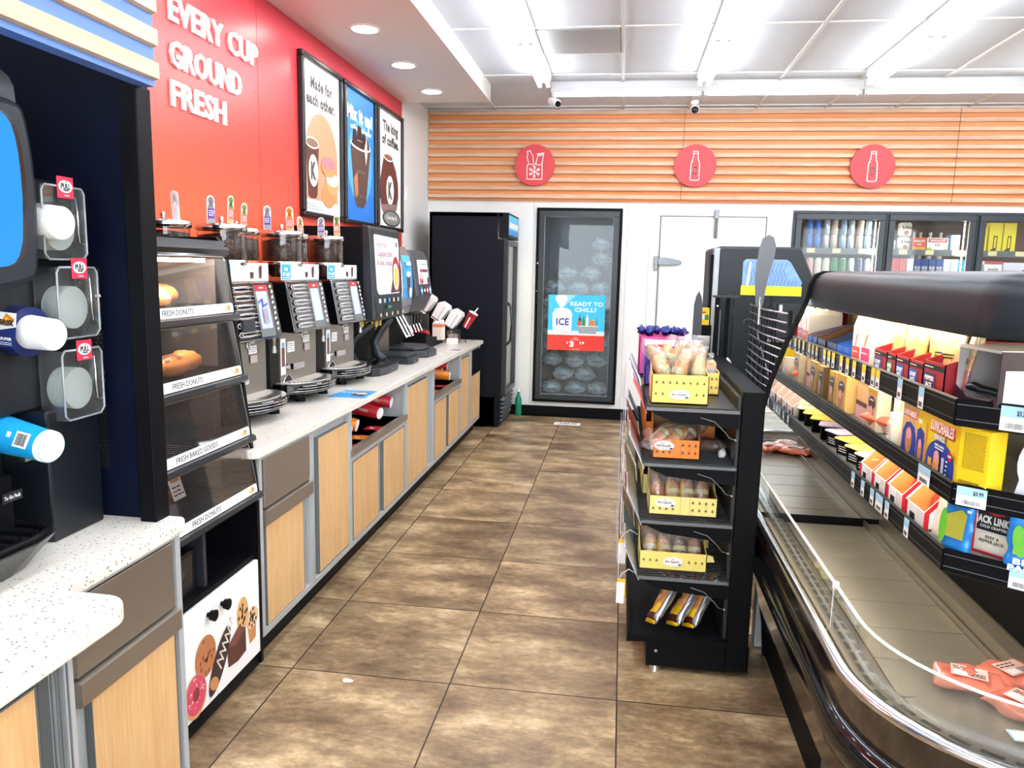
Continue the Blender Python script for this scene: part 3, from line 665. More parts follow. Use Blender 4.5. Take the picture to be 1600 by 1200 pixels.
carton(3.33, 3.39, 7.94, 8.06, 1.495, 1.66, M('9fb6c8', .4), 'pale blue carton at the lower left behind the third glass door')
carton(3.40, 3.56, 7.94, 8.06, 1.495, 1.69, PAPER, 'white and red carton on the lower shelf behind the third glass door', None, lambda m, w, h, dp: Dec(m, (-w / 2, -dp / 2, 0), XR, UP).rect(0, h * .85, w, h, M('d05050', .5)).text('WHITE', w / 2, h * .6, .02, INK).text('CLAW', w / 2, h * .42, .02, INK))
carton(3.57, 3.80, 7.94, 8.06, 1.495, 1.68, M('e6e2ee', .4), 'white carton with purple splash on the lower shelf behind the third glass door', None, lambda m, w, h, dp: Dec(m, (-w / 2, -dp / 2, 0), XR, UP).poly([(0, h * .35), (w * .3, h * .6), (w * .5, h * .45), (w, h * .8), (w, h * .5), (w * .6, h * .3), (w * .2, h * .2)], M('5a2f9a', .5)))

# ------------------------------------------------------------------ upright fridge beside the counter
FX0, FX1, FY0, FY1, FZ = -1.82, -1.07, 7.13, 7.82, 2.03
t = thing('upright_fridge', 'tall black drinks fridge standing at the end of the counter', 'fridge', ((FX0 + FX1) / 2, (FY0 + FY1) / 2, 0))
FB = M('15181f', .45, 0, .10, 3, spec=.12)
m = MB(); m.box(FX0, FX1 - .10, FY0, FY0 + .03, .02, FZ, FB).box(FX0, FX1 - .10, FY1 - .03, FY1, .02, FZ, FB).box(FX0, FX0 + .03, FY0, FY1, .02, FZ, FB).box(FX0, FX1 - .05, FY0, FY1, FZ - .04, FZ, FB).box(FX0, FX1 - .05, FY0, FY1, .02, .30, FB)
m.build('cabinet', t, bevel=.004)
m = MB(); m.box(FX1 - .10, FX1 - .045, FY0, FY0 + .045, .30, 1.79, FB).box(FX1 - .10, FX1 - .045, FY1 - .045, FY1, .30, 1.79, FB); m.build('door_jamb', t)
MB().box(FX1 - .09, FX1, FY0, FY1, 1.80, FZ, FB).build('header', t, bevel=.004)
m = MB(); Dec(m, (FX1, FY0 + .03, 1.83), XP, UP, .0006).rect(0, 0, .63, .18, emit('6cc4f0', .35, 'fridge_header_glow')).rect(0, 0, .63, .05, BLUE).rect(.03, .065, .60, .115, PAPER); m.build('header_sign', t)
frame_yz(FX1 - .045, FX1, FY0 + .01, FY1 - .01, .31, 1.785, .05, M('202429', .35, 0, .06)).build('door_frame', t, bevel=.003)
MB().box(FX1 - .03, FX1 - .022, FY0 + .06, FY1 - .06, .36, 1.735, GLASS).build('door_glass', t)
m = MB(); m.tube([(FX1, FY0 + .05, 1.20), (FX1 + .03, FY0 + .05, 1.16), (FX1 + .045, FY0 + .05, 1.0), (FX1 + .03, FY0 + .05, .84), (FX1, FY0 + .05, .80)], .011, BLACKG, 8); m.build('handle', t)
m = MB()
for k in range(6): m.box(FX1 - .05, FX1 - .03 + .004 * k, FY0 + .04, FY1 - .04, .06 + .04 * k, .075 + .04 * k, GREYD)
m.build('vent_grille', t)
MB().box(FX1 - .095, FX1 - .06, FY0 + .046, FY0 + .054, .36, 1.72, LAMPE).build('case_lamp', t)
for z in (.32, .62, .92, 1.22, 1.5):
    m = MB(); m.box(FX0 + .05, FX1 - .13, FY0 + .04, FY1 - .04, z, z + .006, WHITE); m.build('shelf', t)
FBK = MB().box(FX0 + .031, FX0 + .04, FY0 + .03, FY1 - .03, .3, 1.98, WHITE).box(FX0 + .04, FX1 - .12, FY1 - .036, FY1 - .031, .3, 1.98, WHITE); FBK.build('liner', t)
t = thing('spray_bottle', 'slim green plastic bottle standing behind the fridge', 'bottle', (-1.0, 7.80, 0))
MB().lathe([(.03, 0), (.034, .01), (.034, .17), (.014, .22), (.014, .25)], (-1.03, 7.82, 0), UP, M('1f8a6a', .3), 18).build('body', t)
MB().cyl((-1.03, 7.82, .25), (-1.03, 7.82, .28), .016, .016, WHITE).build('cap', t)
t = thing('light_switch', 'white switch plate on the white wall beyond the posters', 'switch', (-2.018, 7.0, 1.9))
MB().box(-2.02, -2.012, 6.98, 7.06, 2.12, 2.25, WHITE).build('plate', t, bevel=.002); MB().box(-2.012, -2.004, 7.01, 7.03, 2.17, 2.20, WHITE).build('toggle', t)

# ------------------------------------------------------------------ posters and lettering on the red wall
s_ = MB().box(-2.0005, -1.999, 4.085, 4.088, .87, 2.94, M('a83038', .5)); struct(s_, 'trim_8')
t = thing('wall_lettering', 'white raised lettering on the red wall above the pastry case', 'sign', (-2.0, 3.65, 2.2))
for i, (s, y0, y1, z) in enumerate((('EVERY CUP', 3.255, 4.075, 2.610), ('GROUND', 3.25, 3.885, 2.420), ('FRESH', 3.247, 3.72, 2.250))):
    MB().text(s, (-1.999, (y0 + y1) / 2, z), XP, UP, .105, M('fbfbfa', .4, 0, .01), y1 - y0, .011, .026).build('letters', t)
FRM = M('232427', .28, .3, .05)
def poster(y0, y1, label, base, art):
    t = thing('framed_poster', label, 'poster', (-1.99, (y0 + y1) / 2, 1.815), 0, 'framed coffee posters on the red wall')
    f = frame_yz(-2.0, -1.962, y0, y1, 1.815, 2.800, .034, FRM); f.build('frame', t, bevel=.008)
    MB().box(-2.0, -1.984, y0 + .03, y1 - .03, 1.845, 2.77, base).build('print', t)
    m = MB(); art(Dec(m, (-1.984, y0 + .034, 1.849), XP, UP, .0004)); m.build('artwork', t)
    return t
CUPB = M('5f2f2a', .5, 0, .10, 6); DG = M('4c4a48', .5)
def klogo(d, u, v, ru, rv, ink=DG, h=.11, w=.085): d.ell(u, v, ru, rv, PAPER).text('K', u, v, h * .95, ink, w * 1.1, .07)
def art1(d):
    d.text('Made for', .31, .80, .065, DG, .36, .045).text('each other.', .30, .70, .065, DG, .48, .045)
    d.poly([(.02, .08)] + [(.30 + .27 * math.cos(a), .36 + .27 * math.sin(a)) for a in [PI - PI * k / 24 for k in range(25)]] + [(.57, .08)], M('dd9a76', .5, 0, .04))
    d.poly([(.03, .445), (.065, .10), (.10, .085), (.19, .09), (.215, .12), (.245, .415)], CUPB).ell(.138, .43, .108, .036, PAPER).ell(.138, .43, .095, .026, M('8a6a54', .5))
    klogo(d, .15, .26, .075, .10, h=.10, w=.075)
    for (u, v, ru, rv, c1, c2) in ((.40, .12, .115, .075, 'd8935a', 'd8935a'), (.47, .21, .12, .07, 'dba468', 'e6d3d6'), (.40, .31, .125, .065, 'd89a60', 'd8808a')):
        d.ell(u, v, ru, rv, M(c1, .5, 0, .12, 20)).ell(u, v + rv * .35, ru * .95, rv * .62, M(c2, .5, 0, .15, 40))
    for k, w_ in enumerate((.14, .20, .26)): d.scribble(.03, .045 - k * .014, .03 + w_, .055 - k * .014, 1, DG, k)
def art2(d):
    B2 = M('5aaae8', .5)
    d.poly([(0, .20), (.10, .24), (.28, .20), (.45, .25), (.63, .2), (.63, .0), (0, .0)], M('1f78d0', .5)).ell(.32, .42, .27, .30, B2)
    d.text('Mix it up!', .32, .76, .088, PAPER, .56, .06).text('with an iced coffee', .34, .665, .034, PAPER, .46, .04)
    d.poly([(.10, .56), (.19, .14), (.25, .10), (.38, .10), (.44, .14), (.55, .54)], M('55403a', .5, 0, .3, 10)).poly([(.17, .30), (.215, .16), (.27, .20), (.25, .36)], M('b8764e', .5)).ell(.325, .55, .225, .035, PAPER).ell(.325, .555, .20, .026, M('3a2722', .5))
    for (a, b, r_) in ((.20, .60, .055), (.30, .63, .06), (.40, .60, .05), (.47, .585, .04)): d.poly([(a - r_, b - r_ * .8), (a - r_ * .7, b + r_), (a + r_ * .5, b + r_ * .9), (a + r_, b - r_ * .7)], M('2c1c1a', .4, 0, .4, 30))
    d.poly([(.40, .54), (.46, .64), (.47, .50), (.43, .42)], M('e8c6c0', .5))
    d.text('MADE YOUR', .33, .36, .02, M('8a7a70', .5), .16).text('WAY YOU', .34, .18, .016, M('8a7a70', .5), .12)
def art3(d):
    d.text('The king', .34, .81, .074, INK, .42, .045).text('of coffee.', .34, .70, .074, INK, .46, .045)
    pts = [(.15, .56), (.10, .46), (.055, .36), (.045, .26), (.09, .14), (.17, .08), (.38, .08), (.50, .15), (.56, .27), (.55, .38), (.49, .48), (.40, .55)]
    d.poly(pts, CUPB).ell(.275, .565, .135, .032, PAPER).ell(.275, .565, .115, .022, M('8a5a48', .5))
    klogo(d, .32, .30, .105, .12, h=.125, w=.10)
    d.poly([(.075, .17), (.53, .20), (.50, .15), (.38, .08), (.17, .08), (.09, .14)], M('8a7068', .5)).ell(.36, .07, .25, .070, M('3c3c3c', .5)).ell(.36, .07, .22, .055, M('8a8a88', .5)).text('Circle K', .36, .075, .03, PAPER, .30, .02)
poster(4.60, 5.285, 'framed white poster of a brown cup and stacked doughnuts', PAPER, art1)
poster(5.325, 6.03, 'framed blue poster of an iced coffee', M('2e86d8', .5, 0, .05), art2)
poster(6.065, 6.77, 'framed white poster of a bulging brown coffee cup', PAPER, art3)
# ------------------------------------------------------------------ coffee counter (far) and near counter
ZT = .855
m = MB(); m.prism([(-2.0, 2.505), (-1.285, 2.505), (-1.265, 2.525), (-1.262, 6.98), (-1.275, 7.0), (-2.0, 7.0)], 'z', ZT - .032, ZT, QUARTZ)
tag(m.build('countertop', bevel=.004), 'long pale speckled stone countertop under the coffee machines', 'countertop', None)
arc = [(-1.0 + .065 * math.cos(a), 1.265 + .065 * math.sin(a)) for a in [PI / 2 - PI / 2 * k / 8 for k in range(9)]]
m = MB(); m.prism([(-2.0, .1), (-.935, .1)] + arc[::-1] + [(-1.085, 1.332), (-1.107, 1.35), (-1.107, 1.785), (-1.122, 1.80), (-2.0, 1.80)], 'z', ZT - .036, ZT, QUARTZ)
tag(m.build('countertop', bevel=.005), 'near speckled stone countertop with rounded corner under the soda fountain', 'countertop')
FX = -1.29
def cab(y0, y1, label, doors, drawer=None, cubby=None, black=None, x=FX, z1=.823, xb=-1.98):
    t = thing('base_cabinet', label, 'cabinet', ((x + xb) / 2, (y0 + y1) / 2, 0), 0, 'base cabinets under the stone countertops')
    m = MB(); m.box(xb, x - .022, y0, y1, .115, .60, GREYF)
    if cubby:
        m.box(xb, x - .42, y0, y1, .60, z1, GREYF); m.box(x - .42, x - .02, y0, y0 + .018, .60, z1, GREYF).box(x - .42, x - .02, y1 - .018, y1, .60, z1, GREYF).box(x - .42, x - .41, y0 + .018, y1 - .018, .60, z1, M('6d5d58', .5))
    else: m.box(xb, x - .022, y0, y1, .60, z1, GREYF)
    m.build('carcass', t)
    m = MB(); m.box(x - .022, x, y0, y0 + .022, .115, z1, GREYF).box(x - .022, x, y1 - .022, y1, .115, z1, GREYF).box(x - .022, x, y0 + .022, y1 - .022, .115, .142, GREYF)
    if not cubby: m.box(x - .022, x, y0 + .022, y1 - .022, z1 - .022, z1, GREYF)
    else: m.box(x - .022, x, y0 + .022, y1 - .022, .555, .592, GREYF)
    m.build('face_frame', t, bevel=.002)
    MB().box(xb, -1.35 if x == FX else x - .06, y0, y1, 0, .115, BLACK).build('toe_kick', t)
    for (a, b, c, e) in doors:
        p = MB().box(x - .020, x - .003, a, b, c, e, MAPLE).build('door', t, bevel=.001)
        frame_yz(x - .021, x - .002, a - .003, b + .003, c - .003, e + .003, .003, GREYD).build('door_edge', p)
    if drawer:
        a, b, c, e = drawer; MB().box(x - .020, x + .002, a, b, c, e, STEELY).build('tip_out_panel', t, bevel=.002)
        MB().prism([(x - .02, c - .005), (x + .014, c - .01), (x + .014, c - .062), (x + .010, c - .066), (x - .02, c - .066)], 'y', a - .004, b + .008, STEELY).build('pull_lip', t)
    if cubby:
        m = MB(); m.box(x - .41, x - .002, y0 + .018, y1 - .018, .592, .600, M('4c3a36', .35)).box(x - .02, x + .010, y0 + .004, y1 - .004, .585, .618, STEELY); m.build('cubby_shelf', t)
    if black: MB().box(x - .02, x + .004, *black, BLACKG).build('access_panel', t)
    return t
cab(2.565, 3.04, 'grey framed cabinet with steel tip-out panel beside the pastry case', [(2.612, 2.955, .145, .545)], (2.60, 3.02, .612, .80))
cab(3.045, 3.515, 'tall maple door cabinet between the steel tip-out panel and the first cup cubby', [(3.125, 3.495, .148, .765)])
cab(3.52, 4.51, 'cabinet with a cup cubby over two maple doors, nearer of the two', [(3.56, 3.965, .145, .548), (4.055, 4.47, .145, .548)], cubby=True)
cab(4.515, 5.20, 'tall maple door cabinet between the two cup cubbies', [(4.54, 5.03, .145, .775)])
cab(5.205, 6.12, 'cabinet with a cup cubby over two maple doors, farther of the two', [(5.245, 5.61, .145, .548), (5.69, 6.08, .145, .548)], cubby=True)
cab(6.125, 6.56, 'tall narrow maple door cabinet between far cubby and black access panel', [(6.15, 6.49, .145, .765)])
cab(6.565, 6.99, 'end cabinet with black access panel beside the fridge', [(6.60, 6.965, .145, .565)], black=(6.60, 6.965, .575, .79))
cab(1.20, 1.795, 'near cabinet with steel tip-out panel and maple door', [(1.435, 1.755, .145, .552)], (1.39, 1.757, .622, .798), x=-1.13)
t = cab(.55, 1.180, 'nearest cabinet with maple door below the rounded countertop', [(.62, 1.09, .145, .79)], x=-.965)
m = MB()
for q in (1.122, 1.140, 1.160): m.box(-.966, -.962, q, q + .003, .12, .815, GREYD)
m.box(-.968, -.963, 1.093, 1.116, .13, .80, M('4a4e50', .5)); m.box(-1.13, -.969, 1.165, 1.180, .115, .815, GREYF); m.build('corner_strips', t)  # the dark strip paints in the shade of the recess beside the door

# cups lying in the cubbies
def paper_cup(p0, p1, r0, r1, col, label, group=None, mark=None, name='paper_cup', lidcol=None):
    p0 = Vector(p0); p1 = Vector(p1); d = (p1 - p0); L = d.length
    t = thing(name, label, 'cup', tuple(p0), 0, group)
    MB().lathe([(r0 * .9, 0.0), (r0, 0.004), (r1, L - .004), (r1 * 1.05, L - .003), (r1 * 1.05, L)], p0, d, col, 28).build('cup_wall', t)
    return t, d.normalized(), L
def lying(y, z, ya, col, lab, grp, L=.17, x0=-1.36):
    # base end (white) towards the aisle side
    a = (x0 + .0, y, z); b = (x0 - L * math.cos(ya), y - L * math.sin(ya), z + .03)
    t, d, L2 = paper_cup(a, b, .034, .045, col, lab, grp)
    MB().lathe([(.033, -.002), (.033, .001)], a, (Vector(b) - Vector(a)), PAPER, 24).build('base_disc', t)
    nn = Vector((-d.y, d.x, 0)); 
    m = MB(); mid = Vector(a).lerp(Vector(b), .45); side = Vector((math.sin(ya), -math.cos(ya), 0))
    m.text('CIRCLE K', mid + side * .0395 + Vector((0, 0, .006)), -d, UP, .014, PAPER, .07, .001, .02); m.build('cup_lettering', t)
G1 = 'paper cups lying in the nearer cubby'; G2 = 'paper cups lying in the farther cubby'
lying(3.70, .668, 0, CUPR, 'red paper cup lying at the near end of the nearer cubby', G1, .15)
lying(3.84, .675, .1, CUPO, 'orange paper cup lying in the nearer cubby', G1, .15, -1.37)
lying(4.17, .680, -.25, CUPR, 'red paper cup with white base lying in the middle of the nearer cubby', G1, .20, -1.35)
lying(4.42, .700, .05, CUPR, 'large red paper cup lying at the far end of the nearer cubby', G1, .21, -1.36)
lying(5.88, .665, .1, CUPO, 'orange paper cup lying in front in the farther cubby', G2, .24, -1.33)
lying(5.99, .68, .1, CUPR, 'red paper cup behind the orange cup in the farther cubby', G2, .22, -1.42)
lying(6.06, .72, .1, CUPR, 'red paper cup deepest in the farther cubby', G2, .2, -1.39)
for (y, c, lab, zc) in ((3.66, CUPR, 'red cup size card lying near the front of the nearer cubby', 0), (3.87, CUPO, 'orange cup size card lying in the nearer cubby', 0), (4.12, CUPR, 'red cup size card lying in the middle of the nearer cubby', 0), (5.33, CUPR, 'red cup size card at the near end of the farther cubby', 0), (5.5, CUPO, 'orange cup size card in the farther cubby', 0), (5.75, CUPR, 'red cup size card in the middle of the farther cubby', 0)):
    m = MB(); m.box(-1.42, -1.325, y - .04, y + .06, .6005, .602, c); Dec(m, (-1.41, y - .03, .602), XR, XP).text('K', .03, .035, .03, PAPER, .03, .03)
    tag(m.build('size_card'), lab, 'card', 'cup size cards in the cubbies')

# ------------------------------------------------------------------ pastry case between the counters
t = thing('pastry_case', 'black four tier pastry case with clear flaps and doughnut print doors', 'display case', (-1.6, 2.23, 0))
CY0, CY1 = 1.905, 2.555
def SX(z): return -1.29 - .1073 * (z - .69)
m = MB(); m.box(-1.95, -1.31, CY0, CY0 + .02, .03, .69, BLACK).box(-1.95, -1.31, CY1 - .02, CY1, .03, .69, BLACK).box(-1.95, -1.93, CY0, CY1, .03, .69, BLACK).box(-1.95, -1.29, CY0, CY1, .67, .69, BLACK)
m.box(-1.95, -1.30, CY0, CY1, .02, .07, BLACK).box(-1.95, -1.30, CY0, CY1, .445, .462, BLACK).box(-1.95, -1.32, 2.222, 2.240, .46, .67, DARKG).box(-1.33, -1.288, CY0, CY0 + .018, .03, .69, BLACK).box(-1.33, -1.288, CY1 - .018, CY1, .03, .69, BLACK)
m.box(-1.90, -1.34, CY0 + .03, CY1 - .03, 0, .02, BLACK); m.build('base_carcass', t)
m = MB(); m.box(-1.60, -1.34, 1.93, 2.21, .462, .60, M('101114', .3)).box(-1.345, -1.335, 1.96, 2.18, .475, .59, M('1b1c20', .25)); m.ell((-1.333, 2.07, .535), (.004, .07, .032), BLACKG); m.build('ticket_bin', t)
for i, (a, b) in enumerate(((1.925, 2.229), (2.233, 2.537))):
    d_ = MB().box(-1.308, -1.290, a, b, .078, .437, PAPER).build('door', t, bevel=.002)
    ky = b - .045 if i == 0 else a + .037
    MB().cyl((-1.29, ky, .385), (-1.278, ky, .385), .008, .008, BLACK).cyl((-1.278, ky, .385), (-1.262, ky, .385), .016, .019, BLACK, 20).build('knob', d_)
m = MB(); d = Dec(m, (-1.29, 1.925, .078), XP, UP, .0003)
TN = M('c98a54', .6, 0, .2, 60); DK = M('4a2a22', .6, 0, .25, 60)
def cookie(u, v, ru, rv, base, dots, seed, rot=0):
    rnd = random.Random(seed); d.ell(u, v, ru, rv, base, 28, rot); k = d.k
    for q in range(14):
        a = rnd.uniform(0, 2 * PI); r_ = rnd.uniform(.1, .85); d.ell(u + math.cos(a) * ru * r_, v + math.sin(a) * rv * r_, .006, .008, dots, 7); d.k = k
    d.k = k + d.step
cookie(.485, .205, .042, .062, M('d6a868', .6, 0, .1, 40), DK, 3)
d.poly([(.515, .155), (.585, .165), (.575, .075), (.53, .068)], M('c88a52', .6, 0, .15, 50)); cookie(.552, .160, .046, .040, M('e4c094', .6, 0, .1, 40), DK, 4)
d.poly([(.37, .135), (.45, .175), (.50, .15), (.50, .06), (.44, .05), (.375, .06)], M('5a3228', .6, 0, .35, 70)).poly([(.37, .135), (.45, .175), (.50, .15), (.43, .115)], M('7a4a3c', .6, 0, .4, 80))
cookie(.235, .175, .062, .070, M('b8764a', .6, 0, .25, 45), M('8c4f38', .6), 5)
d.ell(.32, .115, .040, .115, M('3e2926', .5, 0, .2, 40), 28, -.62)
for q in range(6): d.line([(.325 + q * .016, .085 + q * .024), (.30 + q * .018, .125 + q * .022), (.335 + q * .016, .115 + q * .022)], .006, M('e8e0d4', .5))
d.ell(.275, .058, .03, .022, M('c98a54', .6), 20, -.6)
k0 = d.k
ringpts = lambda R, S, n=28: [(.165 + R * math.cos(2 * PI * i / n), .075 + S * math.sin(2 * PI * i / n)) for i in range(n)]
d.poly(ringpts(.062, .072), M('d9a06a', .6)); d.poly([(u, v + .006) for u, v in ringpts(.058, .064)], M('d84a68', .45, 0, .1, 40)); d.poly([(u, v + .008) for u, v in ringpts(.018, .022)], M('8a3a3a', .5))
rnd = random.Random(9); kk = d.k
for q in range(26):
    a = rnd.uniform(0, 2 * PI); r_ = rnd.uniform(.45, .9); u, v = .165 + math.cos(a) * .056 * r_, .083 + math.sin(a) * .062 * r_; d.line([(u, v), (u + rnd.uniform(-.006, .006), v + rnd.uniform(-.006, .006))], .0025, PAPER if q % 3 else YEL); d.k = kk
m.build('door_print', t)
ZTIERS = [(.695, .905), (.905, 1.125), (1.125, 1.345), (1.345, 1.565)]
m = MB()
for y in (CY1 - .016,): m.prism([(-1.95, .69), (SX(.69) + .004, .69), (SX(1.575) + .004, 1.575), (SX(1.575) - .03, 1.605), (-1.95, 1.605)], 'y', y, y + .016, BLACK)
MB().box(-1.95, -1.94, CY0, CY1 - .017, .69, 1.6, M('6a5c56', .6)).build('back_panel', t)
m.build('side_panel', t); MB().box(-1.935, -1.42, CY1 - .018, CY1 - .0162, .70, 1.56, M('4a4442', .5)).build('side_liner', t); MB().box(SX(1.13) - .03, SX(1.13), CY0, CY0 + .016, .69, 1.13, BLACK).build('front_post', t)
MB().prism([(-1.94, .69), (SX(.69) - .02, .69), (SX(1.575) - .02, 1.575), (-1.94, 1.59)], 'y', CY0 + .004, CY0 + .008, ACRYL).build('side_glass', t)
m = MB(); m.prism([(-1.95, 1.575), (SX(1.54), 1.53), (SX(1.575) + .012, 1.562), (SX(1.575) - .01, 1.592), (-1.95, 1.607)], 'y', CY0, CY1, BLACKG); m.build('top_cap', t)
MB().box(-1.46, -1.42, CY0 + .05, CY1 - .08, 1.518, 1.532, LAMPC).build('case_lamp', t)
SU = Vector((-.1067, 0, .9943)); names = ['FRESH DONUTS', 'FRESH BAKED GOODS', 'FRESH DONUTS', 'FRESH DONUTS']
for i, (z0, z1) in enumerate(ZTIERS):
    m = MB()
    for k in range(26): yy = CY0 + .03 + k * (CY1 - CY0 - .06) / 25; m.box(-1.92, SX(z0) - .03, yy - .0018, yy + .0018, z0 + .024, z0 + .028, CHROME if i > 1 else DARKG)
    for q in (-1.9, -1.7, -1.5, SX(z0) - .035): m.box(q - .003, q + .003, CY0 + .02, CY1 - .02, z0 + .018, z0 + .024, DARKG)
    m.build('wire_shelf', t)
    m = MB(); xa, xb = SX(z0), SX(z1 - .03)
    m.prism([(xa + .002, z0), (xa + .016, z0 - .004), (xa + .019, z0 - .020), (xa + .008, z0 - .030), (xa - .012, z0 - .024), (xa - .02, z0)], 'y', CY0, CY1 + .006, M('4a4c50', .22, .7, .05)); m.build('handle_rail', t)
    fl = MB(); o1 = Vector((xa, 0, z0 + .002)); o2 = Vector((xb, 0, z1 - .028)); nn = Vector((.003, 0, .0003))
    ya, yb = CY0 + .02, CY1 - .020
    vs = [(o1.x, ya, o1.z), (o1.x, yb, o1.z), (o2.x, yb - .012, o2.z), (o2.x, ya, o2.z)]
    fl.add(vs + [(x + .004, y, z) for x, y, z in vs], [(0, 1, 2, 3), (7, 6, 5, 4), (0, 4, 5, 1), (1, 5, 6, 2), (2, 6, 7, 3), (3, 7, 4, 0)], CASEPL)
    f_ = fl.build('clear_flap', t)
    fr = MB(); fr.tube([(xb + .004, ya, z1 - .028), (xb + .004, yb - .02, z1 - .028), (xb + .002, yb - .008, z1 - .036), (xa + .004, yb, z0 + .03)], .0025, M('9a9a9c', .3, .6)); fr.build('flap_edge', f_)
    ls = MB(); d = Dec(ls, (xa + .0045, ya, z0 + .002), XP, SU, .0006); d.rect(0, 0, yb - ya + .004, .032, PAPER).text(names[i], (yb - ya) * .45, .016, .017, INK, .17 if i != 1 else .24, .005)
    d.ell(yb - ya - .03, .016, .012, .010, TN, 14).ell(yb - ya - .045, .013, .010, .009, M('e0b890', .6), 12); ls.build('label_strip', t)
    m = MB(); m.prism([(xb - .002, z1 - .028), (xb + .006, z1 - .028), (SX(z1) + .002, z1 - .002), (SX(z1) - .012, z1 - .002)], 'y', CY0 + .016, CY1 - .016, BLACKG); m.build('tier_rail', t)
def pastry(kind, x, y, z, label, seed):
    t = thing(kind, label, 'pastry', (x, y, z), 0, 'pastries in the black case')
    if kind == 'doughnut':
        MB().torus((x, y, z + .022), .034, .021, M('c98a4c', .6, 0, .15, 30), 'z', 22, 12).build('dough', t)
        MB().torus((x, y, z + .026), .034, .0205, M('e8c8b0' if seed % 2 else '5a3020', .3), 'z', 22, 12, None, .15, seed).build('icing', t)
    else:
        MB().ell((x, y, z + .033), (.045, .085, .033), M('c8803e', .45, 0, .25, 12), 20, 12, .12, seed).build('dough', t)
        MB().ell((x, y, z + .044), (.034, .070, .026), M('d8994e' if seed % 2 else '8a5230', .35, 0, .2, 16), 20, 10, .2, seed + 3).build('glaze', t)
rnd = random.Random(4); 
tn = ['bottom tier', 'third tier', 'second tier', 'top tier']
for (tier, lst) in ((3, [('doughnut', -1.47, 2.05), ('doughnut', -1.47, 2.17), ('doughnut', -1.50, 2.29), ('bread_roll', -1.56, 2.42)]), (2, [('bread_roll', -1.44, 2.02), ('bread_roll', -1.43, 2.13), ('bread_roll', -1.42, 2.25), ('bread_roll', -1.45, 2.37), ('bread_roll', -1.60, 2.30)])):
    for k, (kd, x, y) in enumerate(lst): pastry(kd, x, y, ZTIERS[tier][0] + .029, '%s, %s from the left on the %s of the pastry case' % ('glazed doughnut' if kd == 'doughnut' else 'golden bread roll', ORD[k], tn[tier]), k + tier)
m = MB(); d = Dec(m, (-1.45, 2.28, .725), XP, (-.3, 0, .95), .001); d.rect(0, 0, .07, .10, PAPER).rect(.008, .06, .062, .09, TN).scribble(.008, .01, .062, .05, 3, INK, 2)
tag(m.build('price_card'), 'small white price card on the lowest tier of the pastry case', 'card')

# ------------------------------------------------------------------ black privacy panel and striped header by the soda fountain
t = thing('divider_panel', 'tall black divider panel standing on the near counter beside the pastry case', 'panel', (-1.6, 1.775, ZT))
m = MB(); m.box(-1.202, -1.157, 1.738, 1.797, ZT, 1.93, BLACK); m.build('end_post', t, bevel=.003)
m = MB(); m.box(-2.0, -1.46, 1.768, 1.790, ZT, 2.9, NAVY).box(-1.30, -1.16, 1.768, 1.790, ZT, 2.9, NAVY).box(-1.46, -1.30, 1.768, 1.79, ZT, .98, NAVY).box(-1.46, -1.30, 1.768, 1.79, 1.50, 2.9, NAVY); m.build('panel_sheet', t)
MB().box(-1.46, -1.30, 1.775, 1.778, .98, 1.50, PERF).build('perforated_sheet', t)
t = thing('striped_header', 'blue header with pale wood strips above the soda fountain', 'sign', (-1.15, .9, 1.93))
HB = M('5f86cc', .5, 0, .04)
m = MB(); m.box(-1.16, -1.122, .0, 1.762, 1.928, 2.50, HB); m.build('blue_panel', t)
for k in range(7):
    z = 1.942 + k * .0745; MB().prism([(-1.122, z), (-1.108, z + .003), (-1.108, z + .039), (-1.122, z + .042)], 'y', .0, 1.760, SIGNWOOD).build('wood_strip', t)

# ------------------------------------------------------------------ soda fountain
t = thing('soda_fountain', 'large black soda fountain with glowing blue front and drip tray', 'drinks machine', (-1.5, 1.2, ZT))
SB = M('0f131a', .45, 0, .12, 16, .1, 250, spec=.25)
m = MB(); m.box(-1.95, -1.42, .35, 1.30, ZT, 1.95, SB); m.build('cabinet', t, bevel=.01)
m = MB(); rim = [(1.38, 1.445), (1.43, 1.452), (1.475, 1.458), (1.503, 1.466), (1.520, 1.476), (1.528, 1.50), (1.533, 1.54), (1.537, 1.61), (1.538, 1.67), (1.536, 1.72), (1.531, 1.765), (1.523, 1.806), (1.515, 1.83), (1.505, 1.843), (1.47, 1.846)]
pr = rim + [(.5, 1.846), (.5, 1.43)]
m.prism(pr, 'x', -1.42, -1.262, M('23282f', .42, 0, .12, 16, .1, 250, spec=.35)); m.build('door_surround', t, bevel=.02)
m = MB(); m.prism([(.5, 1.84), (1.505, 1.84), (1.502, 1.872), (1.490, 1.89), (1.47, 1.899), (.5, 1.899)], 'x', -1.40, -1.275, M('3a3e44', .4, 0, .1)); m.build('top_cap', t)
m = MB(); d = Dec(m, (-1.262, 0, 0), XP, UP, .0012, .002)
bl = [(.6, 1.498), (1.41, 1.499), (1.435, 1.502), (1.453, 1.509), (1.467, 1.525), (1.478, 1.555), (1.483, 1.60), (1.486, 1.65), (1.485, 1.70), (1.482, 1.74), (1.476, 1.77), (1.468, 1.792), (1.455, 1.806), (1.43, 1.815), (.6, 1.82)]
d.poly([(u + .014, v) for u, v in bl], BLACKG).poly(bl, emit('0098f8', 0.34, 'blue_panel_glow'))
m.build('light_panel', t)
m = MB(); m.box(-1.62, -1.30, 1.56, 1.735, ZT, 1.17, M('10141b', .4, 0, .1)).box(-1.62, -1.42, 1.30, 1.56, ZT, 1.17, M('10141b', .4, 0, .1)).box(-1.62, -1.34, 1.30, 1.74, 1.17, 1.70, M('10141b', .4, 0, .1)); m.build('lid_cabinet', t, bevel=.006)
